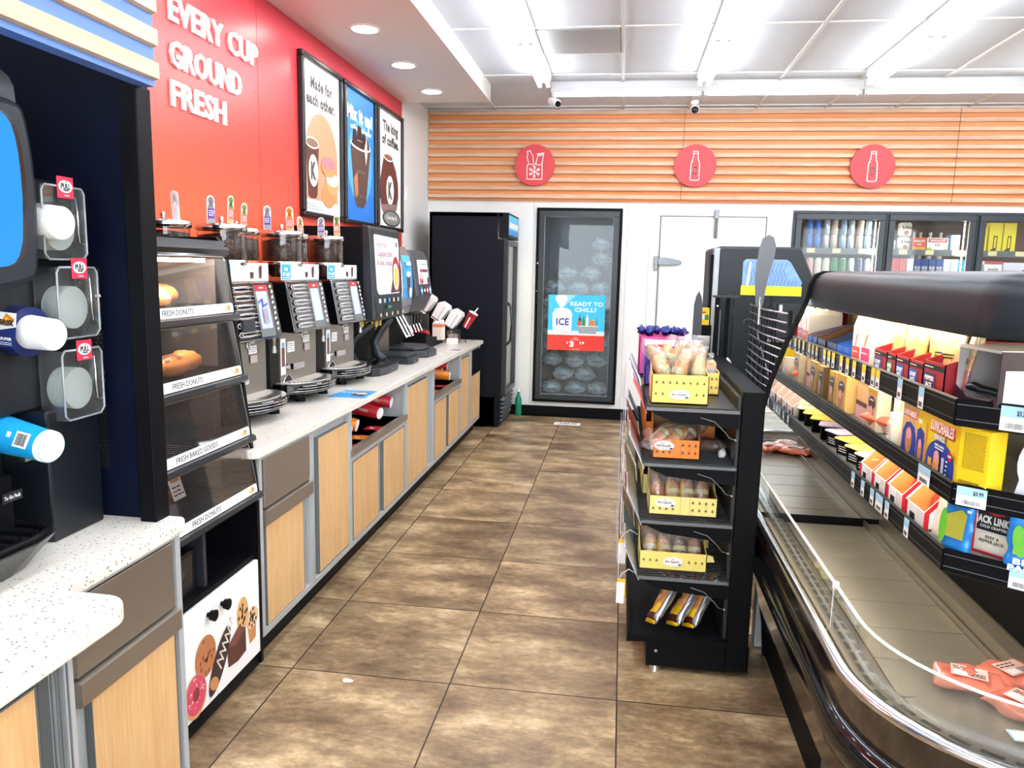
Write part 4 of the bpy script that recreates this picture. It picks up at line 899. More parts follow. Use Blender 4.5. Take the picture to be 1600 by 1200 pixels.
m = MB(); m.box(-1.42, -1.305, .6, 1.45, ZT, 1.05, BLACK).box(-1.42, -1.31, .6, 1.42, 1.05, 1.055, BLACK); m.build('splash_panel', t)
m = MB(); Dec(m, (-1.294, 1.41, .995), XP, UP).rect(0, 0, .055, .022, INK).text('To Go Pack', .027, .011, .008, PAPER, .045, .01)
m.build('go_pack_label', t)
m = MB(); m.box(-1.30, -1.285, 1.47, 1.54, 1.075, 1.085, CHROME).ell((-1.285, 1.54, 1.08), (.008, .012, .007), CHROME); m.build('latch', t)
# drip tray: sloped sides, ribbed grille
tr = MB(); tp = [(-1.42, .6), (-1.20, .6), (-1.185, 1.38), (-1.205, 1.455), (-1.25, 1.475), (-1.42, 1.475)]; bt = [(-1.42, .6), (-1.25, .6), (-1.245, 1.36), (-1.255, 1.41), (-1.28, 1.43), (-1.42, 1.43)]
vs = [(x, y, .93) for x, y in tp] + [(x, y, ZT) for x, y in bt]; n = 6
tr.add(vs, [tuple(range(n)), tuple(range(2 * n - 1, n - 1, -1))] + [(i, (i + 1) % n, n + (i + 1) % n, n + i) for i in range(n)], M('2a2b2d', .25, .3, .08)); tr.build('drip_tray', t, bevel=.004)
m = MB()
for k in range(18): y = .64 + k * .045; m.box(-1.41, -1.225, y, y + .018, .931, .940, BLACK)
m.tube([(-1.42, 1.46, .936), (-1.255, 1.46, .936), (-1.215, 1.44, .936), (-1.20, 1.38, .936), (-1.21, .62, .936)], .008, BLACK); m.build('drip_grille', t)
def lidbox(y, z, label, sx=-1.335):
    t = thing('lid_dispenser', label, 'lid dispenser', (sx + .04, y, z), 0, 'clear lid dispensers beside the soda fountain')
    w, h = .068, .082
    m = MB(); m.box(sx + .001, sx + .060, y - w, y - w + .003, z - h, z + h, ACRYL).box(sx, sx + .060, y + w - .003, y + w, z - h, z + h, ACRYL).box(sx, sx + .062, y - w, y + w, z - h, z - h + .003, ACRYL).box(sx + .058, sx + .061, y - w, y + w, z - h, z + h, ACRYL); m.build('clear_cover', t)
    m = MB(); pts = [(sx + .062, y - w + .01, z + h), (sx + .062, y + w - .01, z + h), (sx + .062, y + w, z + h - .012), (sx + .062, y + w, z - h + .014), (sx + .062, y + w - .014, z - h), (sx + .062, y - w + .012, z - h), (sx + .062, y - w, z - h + .012), (sx + .062, y - w, z + h - .012), (sx + .062, y - w + .01, z + h)]
    m.tube(pts, .0026, M('9fa3a8', .2, .2, .4, 40)).tube([(sx + .062, y + w - .028, z + h - .02), (sx + .066, y + w - .028, z - h + .04), (sx + .062, y + w - .008, z - h + .035)], .0025, CHROME); m.build('cover_edge', t)
    m = MB()
    for k in range(9): m.lathe([(.048, 0), (.050, .0015), (.050, .003)], (sx + .006 + k * .0052, y - .006, z - .012), (1, 0, 0), M('e9ecee', .3), 24)
    m.build('lid_stack', t)
    m = MB(); d = Dec(m, (sx + .066, y - .024, z + h - .026), XP, UP, .0008); d.rect(0, 0, .052, .048, M('e23a55', .4, 0, .02)).ell(.026, .026, .022, .014, PAPER).text('PULL', .026, .027, .012, INK, .030, .02).text('FOR LID', .026, .018, .004, INK, .016).rect(.018, .005, .034, .007, PAPER).poly([(.024, .036), (.028, .036), (.026, .0395)], INK); m.build('pull_tag', t)
lidbox(1.625, 1.600, 'topmost clear lid dispenser with red PULL tag')
lidbox(1.655, 1.418, 'middle clear lid dispenser with red PULL tag')
lidbox(1.655, 1.225, 'lowest clear lid dispenser with red PULL tag')
def cupstack(p, d_, r, L, col, label, mark):
    p = Vector(p); d_ = Vector(d_).normalized()
    t = thing('cup_stack', label, 'cup stack', tuple(p), 0, 'cups in the fountain dispenser')
    MB().lathe([(r * 1.28, -L), (r * 1.05, -.012), (r * 1.03, -.004)], p, d_, col, 32).build('cup_wall', t)
    MB().lathe([(r * 1.03, -.010), (r * 1.03, 0), (r * .96, .003), (r * .90, .001)], p, d_, PAPER, 32).build('base_rim', t)
    return t
dd = (.98, -.12, -.06)
cupstack((-1.245, 1.578, 1.598), dd, .036, .20, PAPER, 'white cup stack in the top dispenser tube', 0)
t2 = cupstack((-1.235, 1.520, 1.353), dd, .034, .20, PAPER, 'white cup stack in the middle tube with blue and orange collar', 0)
m = MB(); ax = Vector(dd).normalized(); p = Vector((-1.235, 1.520, 1.353))
m.lathe([(.056, 0), (.056, .05)], p - ax * .115, ax, M('16245a', .4, 0, .1), 32); m.build('collar', t2)
m = MB(); sd = Vector((0.12, -.99, 0)); q = p - ax * .09; rgt = Vector(dd).normalized(); upv = Vector((.08, .05, 1)).normalized()
d = Dec(m, q + Vector((.012, -.060, -.030)) - rgt * .02, rgt, upv, .0006); d.rect(0, 0, .046, .075, M('1b2c6e', .4)).poly([(.0, .035), (.046, .045), (.046, .075), (0, .075)], PAPER).poly([(.004, .05), (.02, .073), (.042, .062), (.03, .05)], ORG).poly([(.012, .055), (.02, .066), (.03, .058)], YEL).text('BRISK', .023, .053, .012, INK, .04, .03, slant=.3).text('SUPER', .023, .018, .006, PAPER, .03).scribble(.006, .004, .040, .012, 2, PAPER, 3); m.build('collar_print', t2)
t3 = thing('paper_cup', 'large blue paper cup with barcode lying in the lower dispenser', 'cup', (-1.25, 1.49, 1.08)); p = Vector((-1.225, 1.478, 1.110)); ax = Vector((.96, -.16, -.12)).normalized()
CB = M('1b9fdd', .35, 0, .08, 18)
MB().lathe([(.048, -.24), (.0345, -.003), (.034, 0)], p, ax, CB, 36).build('cup_wall', t3)
MB().lathe([(.0362, -.014), (.0355, -.002), (.031, .002)], p, ax, PAPER, 36).build('base_rim', t3)
m = MB(); rgt = ax; nrm = Vector((-.25, -.85, .40)); nrm = (nrm - ax * nrm.dot(ax)).normalized(); upv = nrm.cross(rgt).normalized() * 1
if upv.z < 0: upv = -upv
nn_ = rgt.cross(upv)
d = Dec(m, p - ax * .062 + nn_ * .0402 - upv * .018, (rgt + nn_ * -.055).normalized(), upv, .0005); d.rect(0, 0, .036, .034, PAPER).barcode(.004, .004, .032, .030, INK, 3).rect(.030, .006, .033, .028, PAPER)
m.build('barcode_label', t3)
m = MB(); d = Dec(m, p - ax * .085 + nn_ * .0418 - upv * .012, (rgt + nn_ * -.055).normalized(), upv, .0005); d.rect(.0, .010, .010, .022, PAPER); m.build('cup_lettering', t3)
# ------------------------------------------------------------------ three coffee machines
BEAN = M('2a1812', .5, 0, .5, 90, .8, 90); SPUN = M('c9c9cb', .16, 1, .05, 20); GB = M('0b0c0f', .08, 0, .1, 10, coat=1.0)
def capsule(cy, cz, hw, hh, n=10):
    pts = [(cy + hw - hh + hh * math.cos(a), cz + hh * math.sin(a)) for a in [-PI / 2 + PI * k / n for k in range(n + 1)]]
    return pts + [(cy - hw + hh + hh * math.cos(a), cz + hh * math.sin(a)) for a in [PI / 2 + PI * k / n for k in range(n + 1)]]
def coffee_machine(yc, label, idx):
    rz = -.07; t = thing('coffee_machine', label, 'coffee machine', (-1.585, yc, ZT), rz, 'bean to cup coffee machines on the long counter'); X = XF[t.name]
    def B(mb, name, parent=t, **k): return mb.build(name, parent, local=True, **k)
    B(MB().box(-.36, -.05, -.27, .19, .0, .56, BLACK), 'rear_housing')
    B(MB().box(-.10, 0, -.19, .19, .075, .345, STEEL).box(.0, .003, -.19, -.186, .08, .34, INK), 'steel_front', bevel=.004)
    m = MB(); m.prism([(-.10, .345), (.078, .340), (.086, .350), (.042, .575), (.034, .583), (-.10, .585)], 'y', -.19, .19, GB); head = B(m, 'head', bevel=.005)
    sl = Vector((-.19, 0, .982)).normalized(); mm = MB()
    for k in range(6):
        z = .375 + k * .036; x = .082 - (z - .35) * .1956
        mm.prism([(p[0], p[1]) for p in capsule(-.075, z, .085, .0125)], 'x', x, x + .010, GB)
        for q in range(2): mm.tube([(x + .0102, -.075 + (.084 - q * .022) * c, z + (.0125 - q * .005) * s) for c, s in ((.9, -.6), (0, -.9), (-.85, -.75), (-1, 0), (-.85, .75), (0, .95), (.5, .9), (.95, .5))], .0017, M('eef0f2', .25, .3), 4)  # pale tubes draw the bright reflections that outline each glossy bar
    B(mm, 'button_bars', head)
    mm = MB(); d = Dec(mm, (.084, .018, .353), XP, sl, .0012, .003); d.rect(0, -.0, .115, .222, GREYD).rect(.014, .035, .10, .195, M('b9c2dc', .2, 0, .06, 8)).rect(.01, .198, .105, .222, RED).rect(.042, .207, .072, .213, PAPER)
    if idx == 0: d.line([(.02, .15), (.05, .16), (.045, .13), (.08, .14)], .008, M('3a56b0', .4)).rect(.035, .06, .075, .12, M('9a94a8', .4))
    B(mm, 'touch_screen', head)
    mm = MB(); 
    for k in range(9): mm.ell((.082 - (.375 + k * .023 - .35) * .1956, .165 + .004 * math.sin(k * 2.1), .375 + k * .023), (.008, .010, .014), SPUN, 10, 8)
    B(mm, 'chrome_trim', head)
    if idx == 0: B(MB().box(.082, .092, -.135, -.045, .385, .435, DARKG), 'card_reader', head)
    # sign above the head
    m = MB(); m.box(.018, .022, -.19, .19, .587, .664, PAPER); s_ = B(m, 'instruction_sign')
    mm = MB(); d = Dec(mm, (.022, -.19, .587), XP, UP, .0005); d.rect(.003, .003, .088, .074, M('2fa3dc', .4)).text('Mix', .045, .052, .015, PAPER, .032, .04).text('it up!', .045, .030, .017, PAPER, .062, .04).rect(.01, .010, .08, .013, PAPER)
    for k, u in enumerate((.175, .245, .315)): d.text(str(k + 1), u + (.0 if k == 0 else .0), .056, .014, BLUE, None, .02)
    d.scribble(.14, .022, .21, .042, 3, M('9fc6e0', .5), idx).poly([(.232, .012), (.250, .012), (.254, .040), (.228, .040)], DK).ell(.241, .044, .014, .006, PAPER).poly([(.300, .012), (.314, .012), (.318, .060), (.296, .060)], DK).ell(.307, .062, .012, .005, M('8a3a30', .5)).scribble(.262, .03, .29, .05, 3, M('9fc6e0', .5), idx + 4).scribble(.328, .03, .372, .06, 4, M('9fc6e0', .5), idx + 8); B(mm, 'sign_print', s_)
    # details of the steel front
    mm = MB(); mm.cyl((0, .035, .315), (.008, .035, .315), .017, .017, SPUN, 24).cyl((.008, .035, .315), (.010, .035, .315), .013, .013, PAPER, 20).box(.010, .012, .033, .037, .305, .327, INK); B(mm, 'lock_dial')
    mm = MB(); mm.prism([(-.115 + .047 * math.cos(a), .075 + .058 * math.sin(a)) for a in [PI * k / 12 for k in range(13)]], 'x', .0005, .003, INK); mm.tube([(.003, -.115 + .047 * math.cos(a), .075 + .058 * math.sin(a)) for a in [PI * k / 12 for k in range(13)]], .004, SPUN); B(mm, 'waste_opening')
    mm = MB(); mm.box(.0, .05, -.135, -.045, .165, .190, SPUN).box(.03, .052, -.145, -.035, .160, .194, SPUN); B(mm, 'spout', bevel=.004)
    mm = MB(); d = Dec(mm, (.0, -.19, .075), XP, UP, .0006); d.rect(.015, .06, .062, .235, PAPER).rect(.022, .10, .052, .19, M('6a4038', .5, 0, .3, 60)).rect(.024, .19, .05, .215, M('6aa8cc', .5)).rect(.075, .165, .145, .215, PAPER).scribble(.08, .17, .14, .21, 4, GREYD, 2).rect(.235, .20, .30, .235, PAPER).text('!', .245, .217, .02, INK).scribble(.252, .205, .295, .23, 3, GREYD, 1).rect(.245, .16, .30, .192, M('b8a8a4', .5, 0, .2, 60)).rect(.245, .245, .28, .265, PAPER); B(mm, 'stickers')
    mm = MB(); mm.cyl((.045, .185, .30), (.045, .185, .335), .006, .010, SPUN).cyl((.045, .185, .27), (.045, .185, .30), .012, .008, SPUN); B(mm, 'steam_tip')
    # tray
    el = [(.165 * math.sin(a), -.225 * math.cos(a)) for a in [PI * k / 20 for k in range(21)]]
    mm = MB(); mm.prism([(-.02, -.225)] + el + [(-.02, .225)], 'z', .052, .098, GB, smooth=False); mm.prism([(-.02, -.205)] + [(x * .9, y * .9) for x, y in el] + [(-.02, .205)], 'z', .045, .066, GB); tray = B(mm, 'drip_tray', bevel=.006)
    mm = MB(); mm.prism([(-.015, -.195)] + [(x * .84, y * .86) for x, y in el] + [(-.015, .195)], 'z', .098, .1005, M('e2dccf', .35, .4, .05)); k_ = 0
    for y in [-.18 + .012 * q for q in range(31)]:
        xm = .165 * .84 * math.sqrt(max(0, 1 - (y / .1935) ** 2)); mm.box(max(-.012, xm - .045) if y > -.05 else xm - .012, xm, y, y + .004, .1005, .104, SPUN)
    B(mm, 'drip_grille', tray)
    mm = MB()
    for q in range(3): mm.tube([((.169 + .001 * q) * math.sin(a), -.229 * math.cos(a), .064 + .012 * q) for a in [PI * (.12 + q * .05) + PI * .55 * k / 10 for k in range(11)]], .0016, SPUN, 5)
    B(mm, 'tray_trim', tray)
    mm = MB(); mm.box(-.34, .07, -.16, .16, .022, .06, BLACK); B(mm, 'base')
    for (x, y) in ((.05, -.085), (.05, .16), (-.3, -.14), (-.3, .16)): B(MB().cyl((x, y, .0), (x, y, .03), .026, .022, BLACK, 18), 'foot')
    # hoppers
    for hx, hy, hz in ((-.075, -.005, .675), (-.165, -.255, .675)):
        mm = MB(); mm.lathe([(.066, -.06), (.092, -.012), (.097, 0), (.097, .118)], (hx, hy, hz), UP, clear('hopper_plastic', 'f0ece6', .10, .03), 32); hp = B(mm, 'bean_hopper')
        B(MB().lathe([(.060, -.055), (.088, -.008), (.093, .0), (.093, .098), (.02, .108)], (hx, hy, hz), UP, BEAN, 28), 'coffee_beans', hp)
        B(MB().lathe([(.100, .118), (.103, .122), (.103, .142), (.094, .146)], (hx, hy, hz), UP, SPUN, 32).cyl((hx, hy, hz + .145), (hx, hy, hz + .152), .01, .008, SPUN).ell((hx, hy, hz + .166), (.011, .011, .014), SPUN, 12, 8), 'lid', hp)
        B(MB().lathe([(.055, -.075), (.099, -.022), (.101, -.018), (.101, -.004), (.097, 0)], (hx, hy, hz), UP, M('d8603c', .3, .5) if hx < -.1 else SPUN, 28), 'chrome_collar', hp)
    return t
m1 = coffee_machine(3.03, 'coffee machine nearest the pastry case with blue scrawl on its screen', 0)
m2 = coffee_machine(3.60, 'middle coffee machine with full blue Mix it up card', 1)
m3 = coffee_machine(4.17, 'coffee machine beside the tall black flavour dispenser', 2)
def tag_card(p, ang, tilt, top, mid, low, mach, h=.115, w=.034):
    p = Vector(p); r = Vector((math.sin(ang), math.cos(ang), 0)); u = Vector((0, tilt, 1)).normalized(); nn = r.cross(u)
    m = MB(); d = Dec(m, p - nn * .0012, r, u, .0012, .0012)
    out = [(-w / 2, 0), (w / 2, 0), (w / 2, h - w / 2)] + [(w / 2 * math.cos(a), h - w / 2 + w / 2 * math.sin(a)) for a in [PI * k / 10 for k in range(1, 10)]] + [(-w / 2, h - w / 2)]
    d.poly(out, PAPER).poly([(u_ * .86, h * .42 + (v - h * .42) * .93) for u_, v in out if v > h * .4] + [(-w * .43, h * .52), (w * .43, h * .52)][::-1], top).rect(-w * .43, h * .18, w * .43, h * .55, mid).rect(-w * .43, .002, w * .43, h * .2, low).scribble(-w * .35, h * .28, w * .35, h * .5, 3, PAPER, 1)
    m.build('flavour_card', mach)
PU = M('5a3a8c', .5); GY = M('8a8c90', .5, 0, .2, 40); GN = M('7a8a3a', .5, 0, .3, 60); RO = M('e0705a', .5); TNN = M('c9a06a', .5, 0, .2, 50)
tag_card((-1.66, 2.95, 1.67), .2, .02, GY, PU, GY, m1, .115, .045); tag_card((-1.66, 3.105, 1.675), .3, .10, GN, RO, TNN, m1, .125); tag_card((-1.70, 3.30, 1.67), .3, .10, GN, RO, TNN, m2, .115, .036)
tag_card((-1.66, 3.45, 1.675), .7, .02, GY, PU, GY, m2, .11, .036); tag_card((-1.66, 3.70, 1.67), 1.2, -.05, ORG, RO, TNN, m2, .13, .036); tag_card((-1.68, 3.88, 1.65), .3, -.15, TNN, RO, TNN, m3, .115, .045)
tag_card((-1.66, 4.10, 1.675), 1.1, .02, GY, PU, GY, m3, .10, .036); tag_card((-1.66, 4.34, 1.68), .9, -.05, GN, RO, TNN, m3, .12, .036); tag_card((-1.70, 2.77, 1.67), 1.45, -.08, PAPER, PAPER, PAPER, m1, .115, .03)

# ------------------------------------------------------------------ flavour dispenser, iced drink machine, creamer machine
t = thing('flavour_dispenser', 'tall black flavour dispenser with white lit menu and yellow nozzles', 'drinks machine', (-1.7, 4.69, ZT))
D4 = M('22272c', .42, 0, .10, 14)
MB().box(-1.97, -1.70, 4.40, 4.98, ZT, 1.20, BLACKM).box(-1.97, -1.53, 4.40, 4.98, 1.19, 1.745, BLACKM).build('cabinet', t, bevel=.006)
MB().prism([(-1.53, 1.185), (-1.452, 1.19), (-1.478, 1.735), (-1.49, 1.752), (-1.53, 1.757)], 'y', 4.395, 4.985, D4).build('front_door', t, bevel=.010)
su = Vector((-.0476, 0, .9989)); m = MB(); d = Dec(m, (-1.457, 4.385, 1.30), XP, su, .0008, .002)
sc_ = [(.075, .075), (.10, .050), (.13, .045), (.53, .045), (.545, .06), (.56, .35), (.55, .395), (.07, .405), (.06, .39)]
d.poly(sc_, PAPER).text('Flavored', .20, .350, .038, M('b8a0a6', .5), .20, .03).text('Cappuccino', .26, .295, .038, M('c49aa4', .5), .32, .03).text('& hot cocoa', .25, .240, .034, M('c49aa4', .5), .30, .03).rect(.49, .34, .52, .37, GREYD).poly([(.34, .05), (.545, .055), (.55, .16), (.40, .14)], M('5a3a34', .5, 0, .25, 12)).ell(.47, .17, .075, .11, M('b23038', .4)).ell(.46, .15, .060, .085, PAPER).ell(.46, .15, .045, .068, M('f2c84a', .4)).scribble(.08, .09, .12, .22, 5, M('c9c9c9', .5), 5); m.build('menu_panel', t)
m = MB(); d = Dec(m, (-1.4525, 4.395, 1.19), XP, su, .002, .003)
d.rect(.03, .012, .56, .14, M('1a1e22', .4))
for k, c in enumerate((PAPER, GREYF, BLUE, M('e8b080', .4), GREYF)): d.rect(.09 + k * .088, .105, .125 + k * .088, .13, c)
d.rect(.225, .068, .30, .085, GREEN).rect(.13, .02, .134, .095, INK)
for k in range(5): d.ell(.07 + k * .11, .033, .012, .012, M('d8c088', .3), 14)
m.build('button_panel', t)
for k in range(5): MB().lathe([(.010, 0), (.011, -.03), (.009, -.055)], (-1.555, 4.47 + k * .085, 1.19), UP, M('e8c84a', .4), 14).build('nozzle', t)
m = MB(); m.tube([(-1.50, 4.85, 1.19), (-1.56, 4.84, 1.10), (-1.60, 4.83, 1.02), (-1.58, 4.80, .95), (-1.52, 4.78, .915)], .030, D4, 12).build('curved_arm', t); m = MB(); m.tube([(-1.50, 4.48, 1.17), (-1.60, 4.46, 1.08), (-1.63, 4.45, 1.0), (-1.58, 4.44, .93)], .02, D4, 10); m.build('curved_arm', t)
m = MB(); m.prism([(-1.75, 4.40), (-1.47, 4.395), (-1.435, 4.43), (-1.415, 4.55), (-1.42, 4.75), (-1.445, 4.86), (-1.75, 4.90)], 'z', ZT, .905, D4); m.prism([(-1.75, 4.43), (-1.50, 4.42), (-1.46, 4.57), (-1.48, 4.82), (-1.75, 4.84)], 'z', .905, .914, BLACKG); m.build('drip_base', t, bevel=.006)
m = MB(); Dec(m, (-1.70, 4.45, .95), XP, UP).rect(0, .03, .10, .15, PAPER).scribble(.01, .04, .09, .14, 6, GREYD, 3); m.build('sticker', t)
t = thing('iced_drink_machine', 'slim silver edged iced drink machine with blue picture panel', 'drinks machine', (-1.7, 5.2, ZT))
MB().box(-1.95, -1.55, 5.06, 5.35, 1.20, 1.63, BLACKM).box(-1.95, -1.66, 5.06, 5.35, ZT, 1.20, STEEL).build('cabinet', t, bevel=.01)
pr = [(-1.56, 1.18), (-1.515, 1.19), (-1.490, 1.25), (-1.478, 1.36), (-1.485, 1.50), (-1.505, 1.60), (-1.54, 1.655), (-1.56, 1.655)]
MB().prism(pr, 'y', 5.075, 5.335, M('a9abad', .25, .7, .05)).build('silver_front', t, bevel=.006)
m = MB(); pts = [(-1.500, 1.235), (-1.486, 1.29), (-1.474, 1.37), (-1.477, 1.47), (-1.490, 1.55), (-1.503, 1.595)]
cl = [M('2a5fb0', .4, 0, .2, 30), M('3fa0dc', .3), M('4aa8e0', .3, 0, .1, 30), M('4aa8e0', .3, 0, .1, 30), M('6cc0ec', .3)]
for (a, b), c in zip(zip(pts, pts[1:]), cl): m.prism([a, b, (b[0] - .006, b[1]), (a[0] - .006, a[1])], 'y', 5.105, 5.305, c)
d = Dec(m, (-1.4745, 5.105, 1.37), XP, (-.03, 0, 1), .001, .002); d.poly([(.07, -.02), (.13, -.02), (.145, .09), (.055, .09)], BROWN).ell(.10, .095, .05, .02, PAPER).rect(.04, .155, .16, .18, PAPER).ell(.13, -.03, .03, .035, PAPER)
m.build('picture_panel', t)
m = MB()
for k in range(3): m.cyl((-1.55, 5.12 + k * .08, 1.19), (-1.47, 5.14 + k * .08, 1.03), .008, .012, SPUN, 10)
m.tube([(-1.47, 5.13, 1.035), (-1.47, 5.31, 1.045)], .006, SPUN); m.build('dispense_levers', t)
m = MB(); m.prism([(-1.70, 5.03), (-1.42, 5.02), (-1.40, 5.06), (-1.40, 5.20), (-1.43, 5.25), (-1.70, 5.26)], 'z', ZT, .90, M('2a2d31', .4)); m.box(-1.66, -1.44, 5.05, 5.22, .90, .925, M('3a3d41', .4)); m.build('drip_base', t, bevel=.006)
t = thing('creamer_dispenser', 'dark grey creamer dispenser with white and red picture panel', 'drinks machine', (-1.7, 5.64, ZT))
MB().box(-1.95, -1.60, 5.42, 5.86, 1.15, 1.62, M('363b40', .4)).box(-1.95, -1.70, 5.42, 5.86, ZT, 1.16, BLACKM).build('cabinet', t, bevel=.012)
MB().prism([(-1.60, 1.16), (-1.53, 1.19), (-1.47, 1.31), (-1.50, 1.56), (-1.54, 1.635), (-1.60, 1.64)], 'y', 5.42, 5.86, M('4a5056', .38, .1)).build('sloped_front', t, bevel=.012)
m = MB(); d = Dec(m, (-1.471, 5.42, 1.315), XP, Vector((-.119, 0, .993)), .001, .003); d.rect(.08, .075, .37, .255, PAPER).text('Taste the', .25, .225, .014, GREYD, .12, .01).text('creme', .24, .180, .028, M('8c1f3a', .5), .22, .05).poly([(.11, .08), (.19, .08), (.20, .13), (.10, .13)], M('c44a50', .5)).ell(.15, .135, .05, .025, M('e8c8c0', .5)).ell(.33, .10, .02, .03, BROWN)
for k, c in enumerate((BLUE, BROWN, RED, M('7fb4dc', .4))): d.rect(.085 + k * .075, .0, .135 + k * .075, .055, c).rect(.090 + k * .075, .018, .125 + k * .075, .04, PAPER)
m.build('picture_panel', t)
m = MB()
for k in range(4): m.box(-1.60, -1.53, 5.47 + k * .085, 5.50 + k * .085, 1.09, 1.16, SPUN).cyl((-1.55, 5.485 + k * .085, 1.10), (-1.52, 5.485 + k * .085, 1.03), .008, .006, SPUN, 8)
m.build('nozzles', t)
m = MB(); m.prism([(-1.70, 5.42), (-1.50, 5.41), (-1.40, 5.47), (-1.385, 5.66), (-1.44, 5.80), (-1.70, 5.84)], 'z', ZT, .905, M('33373b', .42)); m.prism([(-1.70, 5.45), (-1.50, 5.44), (-1.45, 5.50), (-1.44, 5.64), (-1.49, 5.76), (-1.70, 5.80)], 'z', .905, .93, M('3f4347', .42)); m.build('drip_base', t, bevel=.008)
m = MB(); Dec(m, (-1.415, 5.46, .87), (.45, .9, 0), UP, .001).rect(.0, 0, .03, .022, GREYF).rect(.16, .0, .18, .022, GREYF); m.build('base_sticker', t)

# ------------------------------------------------------------------ small things on the counter
t = thing('condiment_tray', 'black stepped condiment tray on the counter by the fridge', 'tray', (-1.63, 6.3, ZT))
MB().prism([(6.02, ZT), (6.45, ZT), (6.45, .93), (6.30, .93), (6.02, .99)], 'x', -1.93, -1.56, BLACKM).box(-1.93, -1.56, 6.45, 6.62, ZT, .90, BLACKM).build('tray', t, bevel=.004)
m = MB()
for k in range(5): m.box(-1.90 + k * .055, -1.897 + k * .055, 6.30, 6.60, .90, 1.0, ACRYL)
m.box(-1.90, -1.67, 6.30, 6.303, .93, 1.0, ACRYL).build('clear_divider', t)
t, _, _ = paper_cup((-1.72, 6.25, .975), (-1.60, 6.20, .955), .028, .040, CUPR, 'red cup lying on the black condiment tray', None)
t = thing('sleeve_dispenser', 'pale cup sleeve dispenser with orange band on the condiment tray', 'dispenser', (-1.555, 6.45, .90))
MB().box(-1.60, -1.515, 6.39, 6.50, .90, 1.045, M('eadccb', .5)).box(-1.515, -1.513, 6.39, 6.50, 1.01, 1.035, M('e0805a', .5)).box(-1.601, -1.514, 6.388, 6.39, 1.01, 1.035, M('e0805a', .5)).build('body', t, bevel=.003)
m = MB(); m.cyl((-1.575, 6.42, 1.02), (-1.575, 6.42, 1.062), .022, .024, PAPER, 18).cyl((-1.54, 6.47, 1.02), (-1.54, 6.47, 1.068), .022, .024, PAPER, 18); m.build('sleeves', t)
t = thing('sugar_caddy', 'clear caddy of pink sugar packets by the wire cup rack', 'caddy', (-1.47, 6.66, ZT))
MB().box(-1.52, -1.42, 6.60, 6.72, ZT, ZT + .004, ACRYL).box(-1.52, -1.42, 6.60, 6.603, ZT, .97, ACRYL).box(-1.423, -1.42, 6.60, 6.72, ZT, .97, ACRYL).box(-1.52, -1.42, 6.717, 6.72, ZT, .97, ACRYL).build('box', t)
m = MB()
for k in range(6): m.box(-1.51 + k * .014, -1.502 + k * .014, 6.62, 6.70, ZT + .005, .93, M('e8a09c', .5) if k % 2 else PAPER)
m.build('packets', t); MB().box(-1.52, -1.42, 6.596, 6.599, ZT, .90, PAPER).build('front_label', t)
t = thing('cup_rack', 'black wire rack sloping down the counter end with cups and lids', 'rack', (-1.45, 6.8, ZT))
m = MB()
for y in (6.62, 6.90):
    m.tube([(-1.84, y, 1.20), (-1.62, y, 1.06), (-1.44, y, .955), (-1.36, y, .90), (-1.35, y, ZT + .003)], .004, BLACK)
    m.tube([(-1.84, y, 1.20), (-1.84, y, ZT + .003)], .004, BLACK)
for q in range(9): x = -1.82 + q * .055; z = 1.19 - (x + 1.84) * .62; m.tube([(x, 6.62, z), (x, 6.90, z)], .003, BLACK)
m.build('wire_frame', t)
rr = Matrix.Rotation(math.radians(35), 4, 'Y')
for k, (x, z) in enumerate(((-1.74, 1.185), (-1.61, 1.115), (-1.49, 1.055))):
    t = thing('lid_sleeve', '%s white lid pack standing in the wire rack' % ['upper', 'middle', 'lower'][k], 'lid pack', (x, 6.74, z - .06), 0, 'white lid packs in the wire rack')
    Xm = Matrix.Translation((x, 6.74, z)) @ Matrix.Rotation(math.radians(32), 4, 'Y') @ Matrix.Scale(1.25, 4)
    MB().prism([(-.035, -.06), (.035, -.06), (.045, .055), (.03, .075), (-.03, .075), (-.045, .055)], 'y', -.06, .06, PAPER, Xm).build('pack', t, bevel=.003)
    mm = MB(); mm.box(.0365, .0375, -.058, .058, -.055, .05, GREYD, Xm).box(.012, .0145, -.0612, -.0602, -.055, .06, INK, Xm)
    if k == 0: mm.box(-.034, .0, -.0618, -.0605, -.05, .05, M('b8484c', .5), Xm)
    mm.build('printed_edge', t)
t, d_, L_ = paper_cup((-1.385, 6.75, .985), (-1.315, 6.75, 1.115), .029, .043, CUPR, 'red paper cup with straw tilted in the lower end of the wire rack', None)
MB().lathe([(.045, 0), (.046, .006), (.03, .012)], (-1.315, 6.75, 1.115), d_, PAPER, 24).build('lid', t)
MB().cyl((-1.31, 6.75, 1.118), (-1.27, 6.74, 1.165), .006, .006, PAPER, 10).build('straw', t)
m = MB(); Dec(m, (-1.375, 6.703, .99), (.46, 0, .88), (-.88, 0, .46), .001, .006).rect(0, .0, .10, .012, PAPER); m.build('cup_stripe', t)
m = MB(); m.prism([(-1.462, 3.66), (-1.265, 3.665), (-1.275, 3.89), (-1.45, 3.88)], 'z', ZT + .0004, ZT + .0015, M('3f9fdc', .4, 0, .08, 20))
d = Dec(m, (-1.455, 3.67, ZT + .0015), XR, XP, .0003); d.text('Mix it up!', .05, .15, .022, PAPER, .09, .03).poly([(.09, .05), (.16, .04), (.165, .15), (.10, .16)], M('6a3a3a', .5)).ell(.13, .12, .03, .02, PAPER)
tag(m.build('counter_mat'), 'blue printed mat stuck on the counter before the middle coffee machine', 'mat')
m = MB(); m.box(-1.385, -1.27, 5.95, 6.13, ZT + .0004, ZT + .0012, PAPER); Dec(m, (-1.38, 5.96, ZT + .0012), XR, XP, .0003).rect(.02, .03, .10, .14, GREYD).scribble(.025, .04, .095, .13, 4, PAPER, 6)
